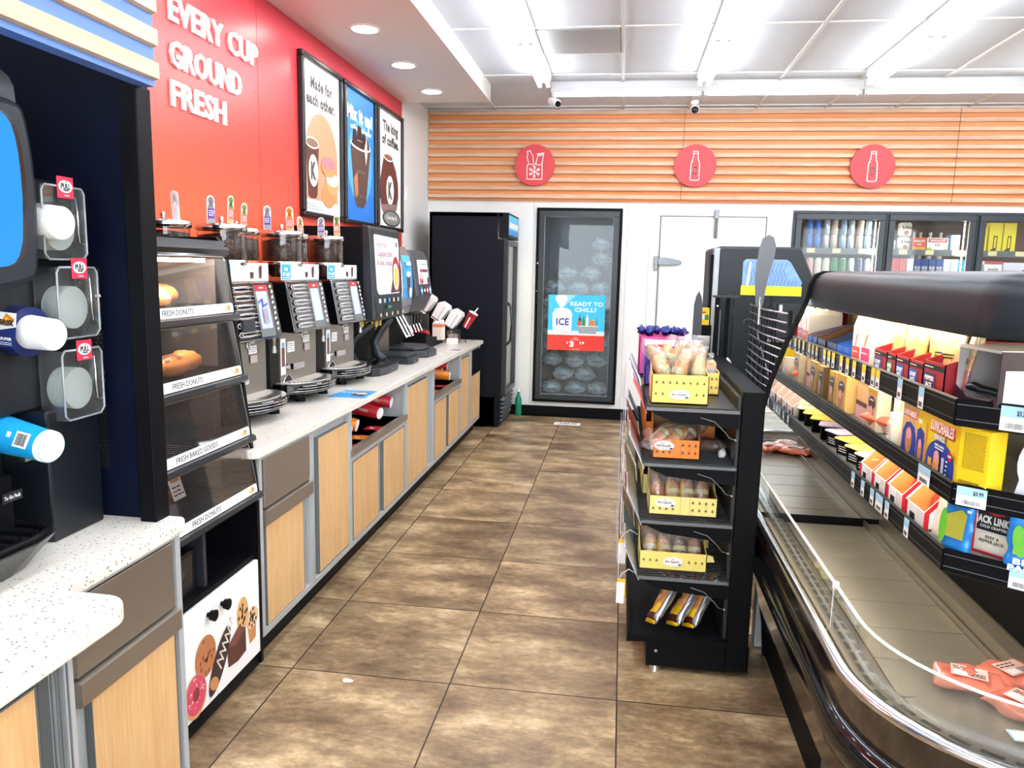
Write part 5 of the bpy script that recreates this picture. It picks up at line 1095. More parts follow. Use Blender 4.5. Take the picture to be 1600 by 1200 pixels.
tag(m.build('counter_card'), 'small grey printed card on the counter before the condiment tray', 'card')
m = MB(); m.ell((-.942, 2.516, .004), (.020, .013, .004), PAPER, 14, 6, .5, 2)
tag(m.build('paper_scrap'), 'tiny white paper scrap lying on the floor tiles', 'litter')
# ------------------------------------------------------------------ bakery gondola
GY0, GY1 = 2.80, 4.02
t = thing('gondola_shelf', 'black gondola shelving unit with clear price flaps beside the aisle', 'shelving unit', (.3, 3.4, 0)); gond = t
MB().box(.445, .525, GY0, GY1, .03, 1.10, BLACK).box(.43, .447, GY0 + .02, GY1, .14, 1.08, M('1b1d20', .35, 0, .2, 60)).build('back_upright', t, bevel=.004)
MB().box(.150, .444, GY0, GY1, .022, .125, BLACK).box(.526, .53, GY0, GY1, .022, .125, BLACK).build('plinth', t, bevel=.003)
MB().cyl((.185, GY0 + .02, 0), (.185, GY0 + .02, .03), .024, .018, CHROME, 20).cyl((.185, GY0 - .002, .085), (.185, GY0, .085), .006, .006, CHROME, 12).build('levelling_foot', t)
m = MB(); m.prism([(.072, .118), (.075, .150), (.085, .152), (.085, .145), (.45, .145), (.45, .125), (.16, .125)], 'y', GY0 - .01, GY1, BLACK); m.build('base_deck', t)
LV = [.385, .605, .825, 1.035]; wobble = []
for i, z in enumerate(LV):
    m = MB()
    for k in range(52): y = GY0 + .012 + k * .0232; m.box(.10, .435, y - .0015, y + .0015, z - .005, z - .001, DARKG)
    for x in (.105, .24, .33, .432): m.tube([(x, GY0, z - .008), (x, GY1, z - .008)], .0042, DARKG, 6)
    if i == 3: m.box(.11, .43, GY0 + .01, GY1, z - .005, z - .001, M('1a1b1e', .4))
    m.build('wire_shelf', t)
    m = MB(); m.prism([(.112, z - .010), (.438, z - .016), (.438, z - .075), (.19, z - .052), (.135, z - .03)], 'y', GY0 + .002, GY0 + .006, BLACK).box(.105, .438, GY0 - .002, GY0 + .006, z - .017, z - .006, GREYD)
    m.build('shelf_bracket', t)
    m = MB(); m.tube([(.30, GY0 - .004, z - .035), (.35, GY0 - .006, z - .048), (.39, GY0 - .008, z - .085), (.405, GY0 - .006, z - .105), (.428, GY0, z - .112)], .0019, GREYD, 6).ell((.428, GY0 - .002, z - .112), (.004, .004, .004), GREYF, 8, 6); m.build('fence_wire', t)
cols = [M('d9757c', .5, 0, .1), M('d3d6e2', .4, 0, .12, 30), M('8fb6d8', .5, 0, .1), M('dcdfe8', .4, 0, .12, 30)]
for i, z in enumerate([.145] + LV):
    if i == 0: continue
    n = 4
    for k in range(n):
        y = GY0 + .03 + k * .30; jit = .006 * ((k * 7 + i * 3) % 3)
        m = MB(); x0, x1, zz0, zz1 = .110 - jit, .052 - jit, z - .035, z + .092
        m.add([(x0, y, zz0), (x0, y + .285, zz0), (x1, y + .285, zz1), (x1, y, zz1), (x0 - .003, y, zz0), (x0 - .003, y + .285, zz0), (x1 - .003, y + .285, zz1), (x1 - .003, y, zz1)], [(0, 1, 2, 3), (7, 6, 5, 4), (0, 4, 5, 1), (1, 5, 6, 2), (2, 6, 7, 3), (3, 7, 4, 0)], cols[(k + i) % 4] if i > 2 or k % 2 else cols[1])
        m.box(x1 - .004, x1 + .001, y, y + .285, zz1 - .003, zz1 + .002, PAPER); m.box(x1 - .022, x1 - .020, y + .04, y + .24, z - .09, z + .02, cols[1])
        m.build('price_flap', t)
for (y, z, s) in ((2.95, .47, 1), (2.88, .335, 1)):
    m = MB(); m.tube([(.10, y, z + .02), (.07, y - .01, z + .04), (.045, y - .01, z + .02), (.035, y - .01, z)], .0018, PAPER, 5)
    m.box(.028, .060, y - .012, y - .0105, z - .075, z, YEL).box(.026, .056, y - .0135, y - .012, z - .10, z - .015, PAPER); m.build('shelf_wobbler', t)
def fleur(d, u, v, s, mat):
    k = d.k; d.ell(u, v + s * .3, s * .16, s * .42, mat, 10); d.k = k; d.ell(u - s * .30, v, s * .24, s * .13, mat, 10, .5); d.k = k; d.ell(u + s * .30, v, s * .24, s * .13, mat, 10, -.5); d.k = k; d.ell(u, v - s * .36, s * .13, s * .16, mat, 8); d.k = k + d.step
def bakery_box(x0, x1, y0, y1, z, hf, hb, col, label, logo='mid', name='bakery_tray'):
    t = thing(name, label, 'box', ((x0 + x1) / 2, (y0 + y1) / 2, z), 0, 'printed bakery trays on the gondola'); th = .003
    m = MB(); m.box(x0, x1, y0, y0 + th, z, z + hf, col).box(x0, x1, y0, y1, z, z + th, CARD).box(x0, x1, y1 - th, y1, z, z + hb, CARD)
    for x in (x0, x1 - th): m.prism([(y0, z), (y0, z + hf), (y0 + (y1 - y0) * .35, z + hf * 1.05), (y1 - .02, z + hb), (y1, z + hb), (y1, z)], 'x', x, x + th, col if x == x0 else col)
    m.box(x0 + th, x0 + th + .001, y0 + th, y1 - th, z, z + hf, CARD).box(x1 - th - .001, x1 - th, y0 + th, y1 - th, z, z + hf, CARD)
    m.build('tray', t)
    m = MB(); d = Dec(m, (x0, y0, z), XR, UP, .0004); w = x1 - x0; s = .011; n = max(6, int(w / .0245))
    for r_, v in enumerate((hf * .32, hf * .72)):
        for k in range(n):
            u = w * (k + .7) / (n + .4)
            if logo == 'mid' and r_ == 0 and abs(u - w * .5) < .040: continue
            if logo == 'mid1' and (abs(u - w * .5) < .048 or r_ == 1): continue
            if logo == 'left' and ((r_ == 1 and u < w * .48) or (w * .45 < u < w * .60)): continue
            fleur(d, u, v if logo != 'mid1' else hf * .5, s, INK)
    lu, lv = (w * .5, hf * .33) if logo == 'mid' else ((w * .5, hf * .5) if logo == 'mid1' else (w * .24, hf * .68))
    d.ell(lu, lv, .037, .019, PAPER).ell(lu, lv, .035, .0175, M('f0e2b4', .5)).ell(lu, lv, .034, .0165, PAPER).text('Bon Appetit', lu - .002, lv + .001, .0085, M('7a5a1a', .5), .052, .03).ell(lu + .026, lv - .010, .006, .0035, DBLUE, 10).text('The', lu, lv + .010, .004, BROWN)
    if logo == 'left': d.line([(w * .46, .002), (w * .46, hf)], .0012, M('c98a3a', .5)).line([(w * .60, .002), (w * .60, hf)], .0012, M('c98a3a', .5))
    m.build('printed_front', t)
    return t
BUN1 = M('b0703a', .5, 0, .25, 20); BUN2 = M('cf9048', .5, 0, .2, 20); BUN3 = M('6e3c20', .5, 0, .3, 20); SLICE = M('d8a868', .6, 0, .15, 30); LBL = M('b9b58a', .5, 0, .25, 60)
def wrapped(p, size, ang, tilt, bun, label, group, seed=0, cut=False, lab=True):
    """a bun in a clear bag: p = bottom centre, size = length, width, height"""
    L, w_, h_ = size; p = Vector(p)
    t = thing('wrapped_bun', label, 'bun', tuple(p), 0, group)
    X = Matrix.Translation(p + Vector((0, 0, h_ * .5))) @ Matrix.Rotation(ang, 4, 'Z') @ Matrix.Rotation(tilt, 4, 'Y')
    m = MB(); m.ell((0, 0, 0), (L * .40, w_ * .44, h_ * .46), bun, 20, 12, .12, seed, X)
    if cut: m.ell((L * .05, w_ * .24, .004), (L * .37, w_ * .2, h_ * .42), SLICE, 18, 10, .05, seed + 5, X)
    m.build('bun', t)
    m = MB(); pouch(m, L * 1.15, w_ * 1.10, h_ * 1.12, FILM, X @ Matrix.Translation((-L * .575, 0, 0)), seed, 18, 20, .010); b = m.build('bag', t)
    if lab:
        m = MB(); pouch(m, L * .12, w_ * .95, h_ * 1.0, LBL, X @ Matrix.Translation((-L * .02, 0, .003)), seed, 5, 16, .002, None, (0, 0)); m.build('paper_label', t)
    return t
# top shelf
bakery_box(.122, .330, 2.862, 3.07, 1.036, .108, .13, M('f7d970', .5, 0, .03), 'yellow bakery tray at the near end of the top shelf, holding wrapped rolls', 'mid')
Gp = 'wrapped rolls in the near tray on the top shelf'
spots = [(.165, 2.93, .2, 1.15, -1.1), (.225, 2.91, .5, 1.15, -1.2), (.245, 2.97, .3, 1.2, -.95), (.155, 3.00, .2, 1.2, -.9), (.295, 2.92, 1.5, 1.2, -1.35), (.205, 3.03, .4, 1.2, -1.0), (.270, 3.03, .9, 1.2, -1.2), (.300, 3.00, 1.2, 1.1, -1.3), (.17, 3.05, .3, 1.2, -1.2)]
desc = ['front left', 'front middle', 'centre', 'left behind', 'upright front right', 'back middle', 'back right', 'right behind', 'back left']
for k, (x, y, a, tl, tt) in enumerate(spots):
    wrapped((x, y, 1.115 + (.035 if y > 2.95 else 0)), (.185, .062, .055), a + PI if k % 3 == 0 else a, tt, BUN2 if k % 2 else SLICE, 'clear wrapped golden roll, %s of the near yellow tray' % desc[k], Gp, k)
bakery_box(.285, .400, 3.12, 3.34, 1.036, .088, .09, M('f7d970', .5, 0, .03), 'smaller yellow bakery tray behind the near one on the top shelf', 'none')
for k, x in enumerate((.325, .368)):
    t = thing('wrapped_cake', 'small wrapped cake standing %s in the smaller yellow tray' % ('left' if k == 0 else 'right'), 'cake', (x, 3.19, 1.09), 0, 'two small wrapped cakes')
    MB().box(x - .019, x + .019, 3.16, 3.22, 1.09, 1.165, M('d9a860', .5, 0, .15, 20)).build('cake', t, bevel=.004); MB().box(x - .0195, x + .0195, 3.157, 3.160, 1.09, 1.135, M('7f9cc4' if k else 'a07a58', .5, 0, .2, 60)).build('paper_label', t)
    mm = MB(); mm.prism([(x - .021, 1.088), (x + .021, 1.088), (x + .021, 1.16), (x + .004, 1.178), (x + .012, 1.196), (x - .012, 1.192), (x - .004, 1.178), (x - .021, 1.16)], 'y', 3.155, 3.225, FILM); mm.build('bag', t)
t = thing('display_carton', 'purple and white open display carton behind the wrapped rolls', 'carton', (.22, 3.40, 1.036))
m = MB(); PUR = M('4a3a90', .5, 0, .12, 8)
m.box(.11, .35, 3.50, 3.504, 1.036, 1.215, PUR).box(.11, .114, 3.32, 3.50, 1.036, 1.18, PUR).box(.346, .35, 3.32, 3.50, 1.036, 1.20, PUR).box(.11, .35, 3.32, 3.324, 1.036, 1.12, PUR).box(.11, .35, 3.494, 3.50, 1.19, 1.217, PAPER).box(.10, .37, 3.32, 3.50, 1.036, 1.04, CARD); m.build('carton', t)
m = MB(); Dec(m, (.10, 3.494, 1.036), XR, UP).rect(.02, .13, .10, .16, RED).scribble(.025, .135, .095, .155, 1, PAPER, 4); m.build('print', t)
t = thing('display_carton', 'bright pink display carton at the far end of the top shelf', 'carton', (.22, 3.72, 1.036))
PK = M('e85aa0', .5, 0, .08, 8); m = MB(); m.box(.09, .30, 3.66, 3.664, 1.036, 1.215, PK).box(.09, .30, 3.86, 3.864, 1.036, 1.24, PK).box(.09, .094, 3.66, 3.86, 1.036, 1.22, PK).box(.296, .30, 3.66, 3.86, 1.036, 1.24, PK).box(.09, .36, 3.66, 3.86, 1.036, 1.04, CARD); m.build('carton', t)
m = MB(); Dec(m, (.09, 3.66, 1.036), XR, UP).ell(.09, .12, .055, .045, M('f4b8cc', .5)).ell(.10, .13, .03, .02, RED).scribble(.155, .142, .20, .156, 1, PAPER, 4); m.build('print', t)
t = thing('snack_wrappers', 'crumpled dark blue snack wrappers heaped on the pink carton', 'snack', (.17, 3.76, 1.22))
m = MB(); rnd = random.Random(3)
for k in range(9): m.ell((.105 + .024 * k + rnd.uniform(-.01, .01), 3.70 + rnd.uniform(0, .1), 1.235 + rnd.uniform(0, .015) - .0012 * k), (.020, .03, .020), M('26307e', .25, .4, .3, 60), 10, 8, .9, k, None, 5)
m.build('wrappers', t)
# second level
def cartons_behind(z, y0, n, labs, col, h=.15):
    for k in range(n):
        y = y0 + k * .27; t = thing('display_carton', labs[k], 'carton', (.27, y, z), 0, 'brown inside cartons deeper on the gondola')
        m = MB(); m.box(.115, .40, y, y + .003, z, z + h * .55, col).box(.115, .40, y + .22, y + .223, z, z + h, CARD).box(.115, .118, y, y + .22, z, z + h, col).box(.397, .40, y, y + .22, z, z + h * .6, col).box(.115, .40, y, y + .22, z, z + .003, CARD).box(.118, .1185, y, y + .22, z, z + h, CARD); m.build('carton', t)
        mm = MB(); mm.ell((.25, y + .1, z + .05), (.11, .08, .045), BUN3, 14, 8, .4, k + z); mm.build('contents', t)
OR2 = M('f08a30', .5, 0, .03)
bakery_box(.138, .312, 2.862, 3.10, .826, .073, .155, OR2, 'orange bakery tray on the second shelf down', 'left')
for k, (x, y, a, tt, b_, c_) in enumerate(((.175, 2.90, .55, -.5, BUN1, True), (.225, 2.905, .55, -.45, BUN2, True), (.275, 2.93, .8, -.6, BUN3, False), (.19, 3.00, .3, -.2, BUN1, False), (.27, 3.02, .4, -.3, BUN3, False))):
    wrapped((x, y, .880), (.15, .068, .050), a, tt, b_, 'clear wrapped bread slice pack, %s in the orange tray' % ['front left', 'front middle', 'front right', 'back left', 'back right'][k], 'wrapped bread in the orange tray', k + 20, c_)
wrapped((.355, 3.02, .828), (.12, .07, .05), .2, 0, BUN3, 'wrapped brown bun lying on the bare shelf right of the orange tray', None, 31, False, False)
cartons_behind(.826, 3.15, 3, ['carton behind the orange tray', 'carton in the middle of the second shelf', 'farthest carton on the second shelf'], OR2)
m = MB(); m.ell((.405, 2.95, .835), (.016, .02, .02), PAPER, 10, 8, .5, 3); tag(m.build('crumpled_tag'), 'crumpled white tag lying on the bare part of the second shelf', 'litter')
# third level
YB = M('f6e48c', .5, 0, .03)
bakery_box(.134, .388, 2.862, 3.08, .606, .073, .14, YB, 'pale yellow bakery tray on the third shelf down', 'left')
for k, x in enumerate((.165, .225, .28, .335)):
    wrapped((x, 2.925 + .006 * k, .640), (.155, .066, .058), PI / 2, -1.25 if k == 0 else -1.0, BUN1 if k != 1 else BUN2, 'wrapped brown bun, %s from the left in the third shelf tray' % ORD[k], 'front buns in the pale yellow tray', k + 40, k in (1, 2), k > 0)
for k, x in enumerate((.20, .26, .33)):
    wrapped((x, 3.02, .69), (.12, .06, .05), PI / 2, -.9, BUN3, 'dark wrapped bun, %s from the left, back row, third shelf tray' % ORD[k], 'back buns in the pale yellow tray', k + 50, False, True)
cartons_behind(.606, 3.13, 3, ['carton behind the pale yellow tray', 'carton in the middle of the third shelf', 'farthest carton on the third shelf'], YB)
# fourth level
bakery_box(.108, .362, 2.862, 3.08, .386, .072, .10, M('f8e47c', .5, 0, .03), 'yellow bakery tray with oval logo on the fourth shelf down', 'mid1')
m = MB(); m.prism([(.362, .425), (.392, .428), (.385, .450), (.362, .455)], 'y', 2.87, 2.873, YB); tag(m.build('tray_flap'), 'loose yellow flap sticking out right of the lowest bakery tray', 'flap')
for k, (x, b_) in enumerate(((.150, BUN2), (.205, BUN1), (.262, BUN3), (.318, BUN1))):
    wrapped((x, 2.925, .415), (.150, .064, .058), PI / 2, -1.05, b_, 'clear wrapped muffin bar, %s from the left in the lowest bakery tray' % ORD[k], 'wrapped bars in the lowest bakery tray', k + 60, k == 1)
cartons_behind(.386, 3.13, 3, ['carton behind the lowest bakery tray', 'carton in the middle of the fourth shelf', 'farthest carton on the fourth shelf'], YB, .13)
# snack bags on the base deck
YC = M('f2c21c', .25, .1, .15, 30); RC = M('c22a2a', .25, .1, .15, 30); BC2 = M('4a1f1c', .25, .1, .15, 30); SC2 = M('b9bcc0', .2, .8, .1, 20); FC = M('d89a5a', .4, 0, .4, 40)
def snack(p, rx, ry, rz, label, seed, L=.20, sw=.075):
    t = thing('snack_bag', label, 'snack bag', tuple(p), 0, 'yellow and brown snack bags on the base shelf')
    X = RT(p, rx, ry, rz); m = MB(); pouch(m, L, sw, .034, YC, X, seed, 20, 18, .008, [(.06, YC), (.16, BC2), (.30, YC), (.55, FC), (.72, YC), (.86, RC), (1, YC)]); m.build('bag', t)
    m = MB(); pouch(m, L * .96, sw * .35, .030, SC2, X @ Matrix.Translation((L * .02, -sw * .40, -.002)), seed + 3, 12, 14, .006); m.build('silver_seam', t)
    m = MB(); d = Dec(m, X @ Vector((L * .28, -sw * .3, .0185)), X.to_3x3() @ Vector((1, 0, 0)), X.to_3x3() @ Vector((0, 1, 0)), .0006); d.ell(L * .12, sw * .3, .018, .014, M('e8b878', .5), 14).ell(L * .16, sw * .35, .010, .008, BROWN, 12).poly([(L * .3, sw * .05), (L * .36, sw * .05), (L * .42, sw * .55), (L * .36, sw * .55)], RC).line([(L * .38, .02), (L * .42, .035), (L * .46, .02), (L * .5, .035)], .004, YC)
    m.build('printed_picture', t)
snack((.160, 2.865, .165), -.5, -.85, .75, 'leftmost leaning yellow and brown snack bag on the base shelf', 1, .28, .095)
snack((.242, 2.860, .165), -.5, -.82, .80, 'middle leaning yellow and brown snack bag on the base shelf', 2, .26, .09)
snack((.302, 2.855, .165), -.5, -.85, .85, 'rightmost leaning yellow and brown snack bag with silver side', 3, .24, .09)
snack((.13, 3.14, .345), .5, .35, -.45, 'snack bag standing behind at the left with yellow tip', 4, .16)

# wire rack, sign paddles and the drink merchandiser beyond
t = thing('wire_rack', 'black wire grid rack standing behind the gondola beside the cooler', 'rack', (.64, 3.5, 0))
m = MB()
for y in (3.075, 3.93): m.tube([(.645, y, .0), (.645, y, 1.385)], .011 if y < 3.2 else .006, BLACK, 8)
m.tube([(.645, 3.35, .9), (.645, 3.35, 1.40)], .004, BLACK)
m.build('posts', t)
m = MB()
for k in range(15): z = 1.37 - k * .036; m.tube([(.63, 3.93, z), (.622, 3.5, z - .004), (.635, 3.085, z)], .0050, M('b4b8ba', .22, .9), 6)
m.tube([(.63, 3.93, 1.30), (.61, 3.96, 1.29), (.60, 3.93, 1.27)], .004, DARKG).tube([(.64, 3.09, .95), (.63, 3.7, 1.25)], .003, GREYD); m.build('rungs', t)
for x in (.60,):
    m = MB()
    for k in range(5): m.tube([(.63, 3.85 - k * .13, 1.385), (.63, 3.85 - k * .13, .92)], .0035, BLACK)
    m.build('uprights', t)
PD = M('6a6c6e', .45, .1, .05)
t = thing('sign_paddle', 'large grey paddle shaped sign holder seen edge on above the wire rack', 'sign holder', (.60, 3.5, 1.38))
pts = [(-.018, 0), (.012, 0), (.022, .08), (.030, .13), (.048, .20), (.052, .25), (.040, .285), (.018, .295), (-.006, .280), (-.020, .23), (-.028, .12)]
MB().prism([(.600 + u, 1.38 + v * 1.05) for u, v in pts], 'y', 3.50, 3.508, PD).build('paddle', t, bevel=.002); MB().cyl((.60, 3.504, 1.30), (.60, 3.504, 1.42), .007, .007, CHROME, 10).build('clip', t)
t = thing('sign_paddle', 'small pointed dark sign holder rising behind the wrapped rolls', 'sign holder', (.37, 3.90, 1.10))
MB().prism([(.352, 1.10), (.398, 1.10), (.396, 1.36), (.388, 1.405), (.375, 1.43), (.362, 1.405), (.354, 1.36)], 'y', 3.90, 3.907, M('3c4044', .45)).build('paddle', t, bevel=.002)
t = thing('drink_merchandiser', 'black drinks merchandiser with blue window and yellow band behind the gondola', 'merchandiser', (.78, 4.7, 0)); DM = M('1f2428', .45, 0, .08, 12)
MB().prism([(.515, .0), (1.10, .0), (1.10, 1.45), (1.02, 1.52), (.955, 1.67), (.53, 1.67), (.515, 1.655)], 'y', 4.45, 5.10, DM).build('cabinet', t, bevel=.006)
m = MB(); m.prism([(.515, .5), (1.02, .5), (1.02, 1.50), (.945, 1.66), (.53, 1.66), (.515, 1.645)], 'y', 4.36, 4.45, DM); m.build('front_shell', t, bevel=.008)
m = MB(); m.box(.485, .515, 4.33, 4.40, 1.05, 1.655, GREYF).box(.470, .485, 4.34, 4.42, .6, 1.62, BLACK); m.build('side_trim', t, bevel=.003)
m = MB(); d = Dec(m, (.515, 4.36, 0), XR, UP, .001); win = [(.13, 1.455), (.13, 1.585), (.145, 1.60), (.36, 1.60), (.38, 1.585), (.445, 1.48), (.44, 1.455)]; d.poly(win, M('86aee0', .4, 0, .25, 30)); k0 = d.k
for q in range(14):
    u = .15 + .02 * q; d.line([(u, 1.46), (u + .012, 1.50), (u - .006, 1.54), (u + .01, 1.585)] if q < 11 else [(u, 1.46), (u + .008, 1.49)], .002, M('3a5f9a', .5)); d.k = k0 + d.step
d.poly([(.15, 1.46), (.165, 1.46), (.175, 1.585), (.165, 1.585)], PAPER); d.rect(.125, 1.405, .445, 1.457, M('f2ee2a', .5, 0, .02)); m.build('window_panel', t)
m = MB(); d = Dec(m, (.515, 4.36, 0), XR, UP, .002); d.text('44 oz CO', .33, 1.185, .016, PAPER, .10, .03).text('REUSABLE', .345, 1.16, .016, PAPER, .12, .03); m.build('lettering', t)
m = MB(); m.box(.80, .98, 4.25, 4.253, 1.22, 1.37, ACRYL).box(.80, .803, 4.25, 4.36, 1.22, 1.40, ACRYL).box(.977, .98, 4.25, 4.36, 1.22, 1.38, ACRYL).box(.80, .98, 4.25, 4.36, 1.215, 1.22, ACRYL).box(.80, .98, 4.24, 4.36, 1.19, 1.215, DARKG).box(.83, .845, 4.246, 4.25, 1.32, 1.36, PAPER); m.build('clear_bin', t)
m = MB()
for (x, y0) in ((.48, 4.10), (.535, 4.12)): m.box(x, x + .022, y0, y0 + .02, .7, 1.40, BLACK)
m.box(.47, .60, 4.09, 4.16, 1.395, 1.405, DARKG).box(.57, .578, 4.30, 4.33, .75, 1.42, CHROME).box(.60, .604, 4.31, 4.33, .75, 1.42, CHROME).box(.505, .510, 4.1, 4.12, .9, 1.33, GREYD); m.build('door_rails', t)
m = MB()
for z in (1.35, 1.02): m.ell((.491, 4.098, z), (.006, .003, .007), CHROME, 10, 6)
m.build('rivets', t)
m = MB(); m.ell((.575, 4.25, .98), (.035, .03, .09), M('d6d8dc', .3, 0, .2, 10)).ell((.575, 4.24, .99), (.012, .03, .05), M('2a3a6a', .4)); m.build('cup_display', t)
t = thing('snack_box', 'small yellow box on the black stand behind the sign holder', 'box', (.435, 4.20, 1.24))
MB().box(.412, .462, 4.18, 4.24, 1.245, 1.335, M('f6d21c', .4, 0, .03)).build('box', t, bevel=.002); m = MB(); Dec(m, (.412, 4.18, 1.245), XR, UP).rect(.006, .03, .025, .055, PAPER).rect(.027, .028, .046, .055, GREEN).rect(.006, .065, .03, .070, BROWN); m.build('print', t)
m = MB(); m.box(.405, .475, 4.17, 4.30, 0, 1.244, BLACKM); tag(m.build('stand'), 'slim black stand carrying the small yellow box', 'stand')
m = MB(); m.box(.60, .678, 3.08, 3.15, .0, .30, M('dcdfe0', .5, 0, .03)).box(.606, .672, 3.075, 3.08, .02, .28, M('c9cccd', .5)); tag(m.build('utility_box'), 'pale grey utility box on the floor between gondola and cooler', 'box')
# ------------------------------------------------------------------ open deli cooler with rounded near end
CY, CX = 1.80, .965; YE = 3.0; XR2 = 1.95
def foot(xo, n=14):
    r = CX - xo; return [(xo, YE)] + [(CX - r * math.cos(a), CY - r * math.sin(a)) for a in [PI / 2 * k / n for k in range(n + 1)]] + [(XR2, CY - r)]
def sweep(mb, prof, mat, path=foot, smooth=True):
    rings = [[(x, y, z) for x, y in path(xo)] for xo, z in prof]; n = len(rings[0]); vs = [p for r in rings for p in r]
    return mb.add(vs, [(j * n + i, j * n + i + 1, (j + 1) * n + i + 1, (j + 1) * n + i) for j in range(len(prof) - 1) for i in range(n - 1)], mat, smooth)
t = thing('deli_cooler', 'large black open deli cooler with rounded near end and clear guard', 'cooler', (1.2, 2.3, 0)); cool = t
BRN = M('2b211b', .14, 0, .15, 5, coat=.6); CHB = M('3a3b3d', .08, .9, .05)
MB().prism(foot(.63), 'z', 0, .13, BLACKM).build('kick_base', t)
m = MB(); sweep(m, [(.63, .13), (.615, .14), (.592, .22), (.562, .36), (.548, .405)], BRN)
for q in range(14):
    pass
m.build('lower_body', t)
m = MB(); sweep(m, [(.548, .400), (.530, .412), (.519, .440), (.519, .470), (.528, .492), (.548, .500)], CHB); m.build('bumper_rail', t)
m = MB(); sweep(m, [(.548, .500), (.545, .515), (.541, .592)], BRN); m.build('upper_fascia', t)
m = MB(); sweep(m, [(.541, .592), (.533, .598), (.533, .607), (.540, .614), (.556, .616), (.566, .612), (.570, .604)], SPUN); m.build('chrome_edge', t)
m = MB(); sweep(m, [(.570, .606), (.578, .585), (.592, .578), (.655, .578), (.662, .572), (.664, .560)], M('7d7567', .45, .2, .05, 6)); m.build('air_return', t)
m = MB()
for off in (.612, .634):
    P_ = foot(off, 60); L = 0; seg = .0
    pts = []
    for (a, b), (c, d_) in zip(P_, P_[1:]):
        n_ = max(1, int(math.hypot(c - a, d_ - b) / .004))
        for q in range(n_): pts.append((a + (c - a) * q / n_, b + (d_ - b) * q / n_))
    step = 14; i = 4
    while i + step < len(pts):
        a = pts[i]; mid = pts[i + step // 2 - 1]; b = pts[i + step - 4]
        for (p, q) in ((a, mid), (mid, b)):
            dx, dy = q[0] - p[0], q[1] - p[1]; Ln = math.hypot(dx, dy) or 1; px, py = -dy / Ln * .0060, dx / Ln * .0060
            m.add([(p[0] + px, p[1] + py, .5785), (p[0] - px, p[1] - py, .5785), (q[0] - px, q[1] - py, .5785), (q[0] + px, q[1] + py, .5785)], [(0, 1, 2, 3)], INK)
        i += step
m.build('air_slots', t)
DK2 = M('8d8576', .38, .35, .10, 5)
m = MB(); m.prism(foot(.662) + [(XR2, YE)], 'z', .50, .562, DK2)
m.build('deck_base', t)
m = MB(); 
for k in range(8):
    y1_ = YE - .012 - k * .178
    if y1_ - .172 < 1.62: break
    m.prism([(.668, y1_ - .174), (.668, y1_), (.955, y1_), (.955, y1_ - .174)], 'z', .562, .570, DK2)
m.prism([(p[0], p[1]) for p in foot(.668) if p[1] < 1.75] + [(XR2, 1.75), (.70, 1.75)][:1] + [(.72, 1.75)], 'z', .562, .570, DK2)
m.build('deck_plates', t, bevel=.0015)
MB().box(.955, .961, 1.60, YE, .562, .592, M('9a9488', .3, .8)).box(.961, 1.02, 1.60, YE, .562, .578, DK2).box(1.012, 1.018, 1.60, YE, .575, .625, M('8a857c', .35, .7)).build('deck_rail', t)
m = MB(); m.prism([(1.018, .575), (1.030, .575), (1.06, .86), (1.03, .86)], 'y', 1.75, YE, BLACKM)
for k in range(30): y = 1.80 + k * .04; m.box(1.024, 1.028, y, y + .026, .655, .658, INK).box(1.026, 1.031, y, y + .026, .675, .678, INK)
m.box(1.03, 1.9, 1.72, 1.76, .56, .86, BLACKM); m.build('rear_duct', t)
IG = M('4c4c48', .5, .2, .06, 4)
m = MB(); m.box(1.05, 1.50, 1.95, YE, .56, 1.46, IG).box(1.03, 1.9, 2.9, YE, .2, .56, BLACKM)
for zz in (1.13, 1.30, 1.0):
    for k in range(7): m.box(1.0485, 1.0505, 2.0 + k * .14, 2.035 + k * .14, zz, zz + .006, INK).box(1.06 + .1 * k, 1.09 + .1 * k, 1.9485, 1.9505, zz, zz + .006, INK)
m.build('back_wall', t)
SHP = [(.755, YE), (.755, 1.81), (.90, 1.715), (1.10, 1.66), (1.90, 1.66)]
def tagp(mb, u, z, w, top, seed, path=SHP):
    pass
sh_parts = []
